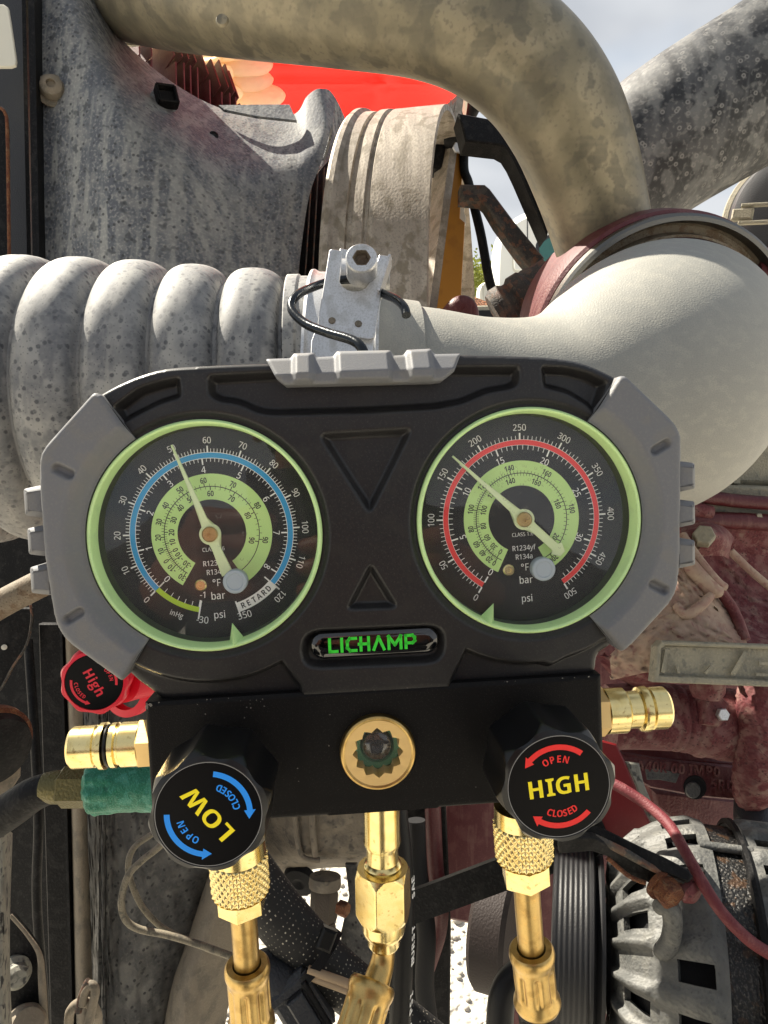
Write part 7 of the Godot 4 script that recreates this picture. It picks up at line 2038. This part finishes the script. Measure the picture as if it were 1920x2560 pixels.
# ---------------------------------------------------------------- the one who takes the picture, mirrored in the gauge glasses
func nets(bones: Array, cell: float, k: float) -> Mb:      # one smooth skin over tapered bones [a, b, radius at a, radius at b]
	var lo: Vector3 = bones[0][0]
	var hi := lo
	for e in bones:
		var r := maxf(e[2], e[3]) + k + cell * 3.0
		for q in [e[0], e[1]]:
			lo = lo.min(q - Vector3.ONE * r); hi = hi.max(q + Vector3.ONE * r)
	var nx := int((hi.x - lo.x) / cell) + 2
	var ny := int((hi.y - lo.y) / cell) + 2
	var nz := int((hi.z - lo.z) / cell) + 2
	var f := PackedFloat32Array()
	f.resize(nx * ny * nz)
	f.fill(1.0)
	for e in bones:
		var a: Vector3 = e[0]
		var ab: Vector3 = e[1] - e[0]
		var l2 := maxf(ab.length_squared(), 1e-9)
		var r := maxf(e[2], e[3]) + k + cell * 2.5
		var p0: Vector3 = (a.min(e[1]) - Vector3.ONE * r - lo) / cell
		var p1: Vector3 = (a.max(e[1]) + Vector3.ONE * r - lo) / cell
		for z in range(maxi(int(p0.z), 0), mini(int(p1.z) + 1, nz)):
			for y in range(maxi(int(p0.y), 0), mini(int(p1.y) + 1, ny)):
				var at := (z * ny + y) * nx
				for x in range(maxi(int(p0.x), 0), mini(int(p1.x) + 1, nx)):
					var w := lo + Vector3(x, y, z) * cell - a
					var h := clampf(w.dot(ab) / l2, 0.0, 1.0)
					var d := (w - ab * h).length() - lerpf(e[2], e[3], h)
					var o := f[at + x]
					if o > 0.9: f[at + x] = d
					else:
						var q := clampf(0.5 + 0.5 * (o - d) / k, 0.0, 1.0)
						f[at + x] = lerpf(o, d, q) - k * q * (1.0 - q)
	var b := Mb.new()
	var id := PackedInt32Array()
	id.resize(nx * ny * nz)
	id.fill(-1)
	var off := [0, 1, nx, nx + 1, nx * ny, nx * ny + 1, nx * ny + nx, nx * ny + nx + 1]
	for z in nz - 1:
		for y in ny - 1:
			for x in nx - 1:
				var at := (z * ny + y) * nx + x
				var s := 0
				for c in 8:
					if f[at + off[c]] < 0.0: s += 1
				if s == 0 or s == 8: continue
				var sum := Vector3.ZERO
				var cnt := 0.0
				for e in [[0, 1], [2, 3], [4, 5], [6, 7], [0, 2], [1, 3], [4, 6], [5, 7], [0, 4], [1, 5], [2, 6], [3, 7]]:
					var fa := f[at + off[e[0]]]
					var fb := f[at + off[e[1]]]
					if (fa < 0.0) == (fb < 0.0): continue
					var u := fa / (fa - fb)
					var A := Vector3(e[0] & 1, (e[0] >> 1) & 1, e[0] >> 2)
					var B := Vector3(e[1] & 1, (e[1] >> 1) & 1, e[1] >> 2)
					sum += A.lerp(B, u); cnt += 1.0
				var g := Vector3(f[at + 1] - f[at], f[at + nx] - f[at], f[at + nx * ny] - f[at])
				id[at] = b.add(lo + (Vector3(x, y, z) + sum / cnt) * cell, g.normalized())
	for z in range(1, nz - 1):
		for y in range(1, ny - 1):
			for x in range(1, nx - 1):
				var at := (z * ny + y) * nx + x
				var s0 := f[at] < 0.0
				if s0 != (f[at + 1] < 0.0): b.quad(id[at], id[at - nx], id[at - nx - nx * ny], id[at - nx * ny])
				if s0 != (f[at + nx] < 0.0): b.quad(id[at], id[at - 1], id[at - 1 - nx * ny], id[at - nx * ny])
				if s0 != (f[at + nx * ny] < 0.0): b.quad(id[at], id[at - 1], id[at - 1 - nx], id[at - nx])
	b.i = PackedInt32Array(Array(b.i))
	var fixed := PackedInt32Array()
	for k2 in range(0, b.i.size(), 3):      # faces that turn with the skin
		var p := b.i[k2]; var q := b.i[k2 + 1]; var r := b.i[k2 + 2]
		var c := (b.v[q] - b.v[p]).cross(b.v[r] - b.v[p])
		fixed.append(p)
		if c.dot(b.n[p] + b.n[q] + b.n[r]) < 0.0:
			fixed.append(r); fixed.append(q)
		else:
			fixed.append(q); fixed.append(r)
	b.i = fixed
	b.soften()
	return b


func E(x: float, y: float, z: float) -> Vector3:       # metres from the eye: right, up, back
	return eye + cb * Vector3(x, y, z)


func hand(m: float) -> Array:       # the bones of a hand that grips an edge of the phone; m = -1 for the one at -x
	var ex := -0.064 if m < 0 else 0.016
	var out := [[E(ex + m * 0.100, -0.132, 0.072), E(ex + m * 0.066, -0.092, 0.046), 0.027, 0.028]]
	for j in 4:
		var y: float = [-0.030, -0.051, -0.072, -0.091][j] if m < 0 else [-0.052, -0.073, -0.094, -0.112][j]
		var l: float = [0.92, 1.0, 0.96, 0.80][j]
		var kn := E(ex + m * 0.040, y - 0.004, 0.028)
		var p1 := E(ex + m * 0.030, y + 0.002, -0.012)
		var p2 := E(ex - m * 0.006 * l, y + 0.002, -0.017)
		var p3 := E(ex - m * 0.026 * l, y, -0.011)
		out.append([E(ex + m * 0.070, -0.092, 0.044), kn, 0.020, 0.0135])
		out.append([kn, p1, 0.0118, 0.0106])
		out.append([p1, p2, 0.0104, 0.0094])
		out.append([p2, p3, 0.0092, 0.0074])
	out.append([E(ex + m * 0.066, -0.098, 0.050), E(ex + m * 0.012, -0.086, 0.040), 0.019, 0.012])
	out.append([E(ex + m * 0.012, -0.086, 0.040), E(ex - m * 0.014, -0.068, 0.026), 0.0110, 0.0088])
	return out


func photographer() -> void:
	var t := thing("person", "person in dark work clothes standing before the engine and holding up a phone", "person", Vector3(0.02, 0, 0.57))
	var head := Vector3(0.03, 1.760, 0.460)
	var neck := Vector3(0.03, 1.584, 0.540)
	var chest := Vector3(0.02, 1.342, 0.580)
	var hips := Vector3(0.02, 1.012, 0.600)
	var sl := Vector3(-0.22, 1.518, 0.550)
	var sr := Vector3(0.26, 1.518, 0.550)
	var el := Vector3(-0.40, 1.386, 0.400)
	var er := Vector3(0.42, 1.364, 0.400)
	var wl := E(-0.168, -0.135, 0.075)
	var wr := E(0.125, -0.150, 0.080)
	var legs := [[Vector3(-0.08, 1.012, 0.600), Vector3(-0.11, 0.550, 0.580), 0.092, 0.062], [Vector3(-0.11, 0.550, 0.580), Vector3(-0.12, 0.099, 0.620), 0.060, 0.042], [Vector3(0.12, 1.012, 0.600), Vector3(0.16, 0.550, 0.620), 0.092, 0.062], [Vector3(0.16, 0.550, 0.620), Vector3(0.17, 0.099, 0.680), 0.060, 0.042]]
	var torso := [[hips, chest, 0.135, 0.135], [chest, Vector3(0.02, 1.496, 0.560), 0.135, 0.10], [sl, sr, 0.068, 0.068], [Vector3(-0.09, 1.364, 0.575), Vector3(0.13, 1.364, 0.575), 0.11, 0.11], [Vector3(-0.06, 1.045, 0.600), Vector3(0.10, 1.045, 0.600), 0.11, 0.11]]
	var arms := [[sl, el, 0.056, 0.044], [el, wl, 0.044, 0.029], [sr, er, 0.056, 0.044], [er, wr, 0.044, 0.029]]
	var feet := [[Vector3(-0.12, 0.050, 0.640), Vector3(-0.13, 0.039, 0.460), 0.042, 0.034], [Vector3(0.17, 0.050, 0.700), Vector3(0.19, 0.039, 0.520), 0.042, 0.034]]
	var skull := [[head + Vector3(0, 0.05, 0.025), head + Vector3(0, 0.03, -0.005), 0.088, 0.078], [head + Vector3(0, -0.02, -0.02), head + Vector3(0, -0.075, -0.035), 0.066, 0.042], [head + Vector3(0, 0.012, -0.085), head + Vector3(0, -0.022, -0.100), 0.010, 0.016], [head + Vector3(-0.026, -0.062, -0.075), head + Vector3(0.026, -0.062, -0.075), 0.010, 0.010], [head + Vector3(-0.085, 0.01, 0.01), head + Vector3(-0.088, -0.02, 0.01), 0.016, 0.012], [head + Vector3(0.085, 0.01, 0.01), head + Vector3(0.088, -0.02, 0.01), 0.016, 0.012]]
	var all := []
	for part in [torso, legs, arms, feet, [[neck, head + Vector3(0, -0.05, 0.02), 0.056, 0.054]]]: all.append_array(part)
	var body := nets(all, 0.018, 0.03)
	body.join(nets(skull, 0.008, 0.02))
	for m in [-1.0, 1.0]: body.join(nets(hand(m), 0.0042, 0.007))
	mk("body", body, "skin", t)
	var shirt := []
	for e in torso + arms: shirt.append([e[0], e[1], e[2] + 0.014, e[3] + 0.014])
	mk("shirt", nets(shirt, 0.02, 0.04), "dark_cloth", t)
	var tr := []
	for e in legs + [[Vector3(-0.06, 1.045, 0.60), Vector3(0.10, 1.045, 0.60), 0.112, 0.112]]: tr.append([e[0], e[1], e[2] + 0.017, e[3] + 0.017])
	mk("trousers", nets(tr, 0.02, 0.03), "dark_cloth", t)
	var shoes := []
	for e in feet: shoes.append([e[0], e[1], e[2] + 0.006, e[3] + 0.006])
	mk("shoes", nets(shoes, 0.014, 0.02), "black", t)
	mk("hair", nets([[head + Vector3(0, 0.075, 0.03), head + Vector3(0, 0.02, 0.07), 0.086, 0.075]], 0.01, 0.02), "black", t)
	for s in [-1.0, 1.0]:
		mk("eye", lathe([Vector2(0.0001, -0.011), Vector2(0.009, -0.006), Vector2(0.011, 0.0), Vector2(0.009, 0.006), Vector2(0.0001, 0.011)], 16, Transform3D(Basis(), head + Vector3(s * 0.031, 0.016, -0.070)), false, null, 60.0), "white_print", t)
	var ph := thing("phone", "dark phone held upright in both hands before the engine", "phone", E(-0.024, -0.058, 0.012))
	var pf := Transform3D(cb, E(-0.024, -0.058, 0.0125))
	var sh := PackedVector2Array([Vector2(-0.038, -0.077), Vector2(0.038, -0.077), Vector2(0.038, 0.077), Vector2(-0.038, 0.077)])
	mk("case", prism(round_poly(sh, 0.010, 6), -0.009, 0.0, 0.0012, Transform3D(pf.basis * Basis(Vector3.UP, PI), pf.origin)).join(prism(round_poly(sh, 0.010, 6), -0.0005, 0.0, 0.0, Transform3D(pf.basis, pf.origin + pf.basis.z * 0.009))), "sticker", ph)
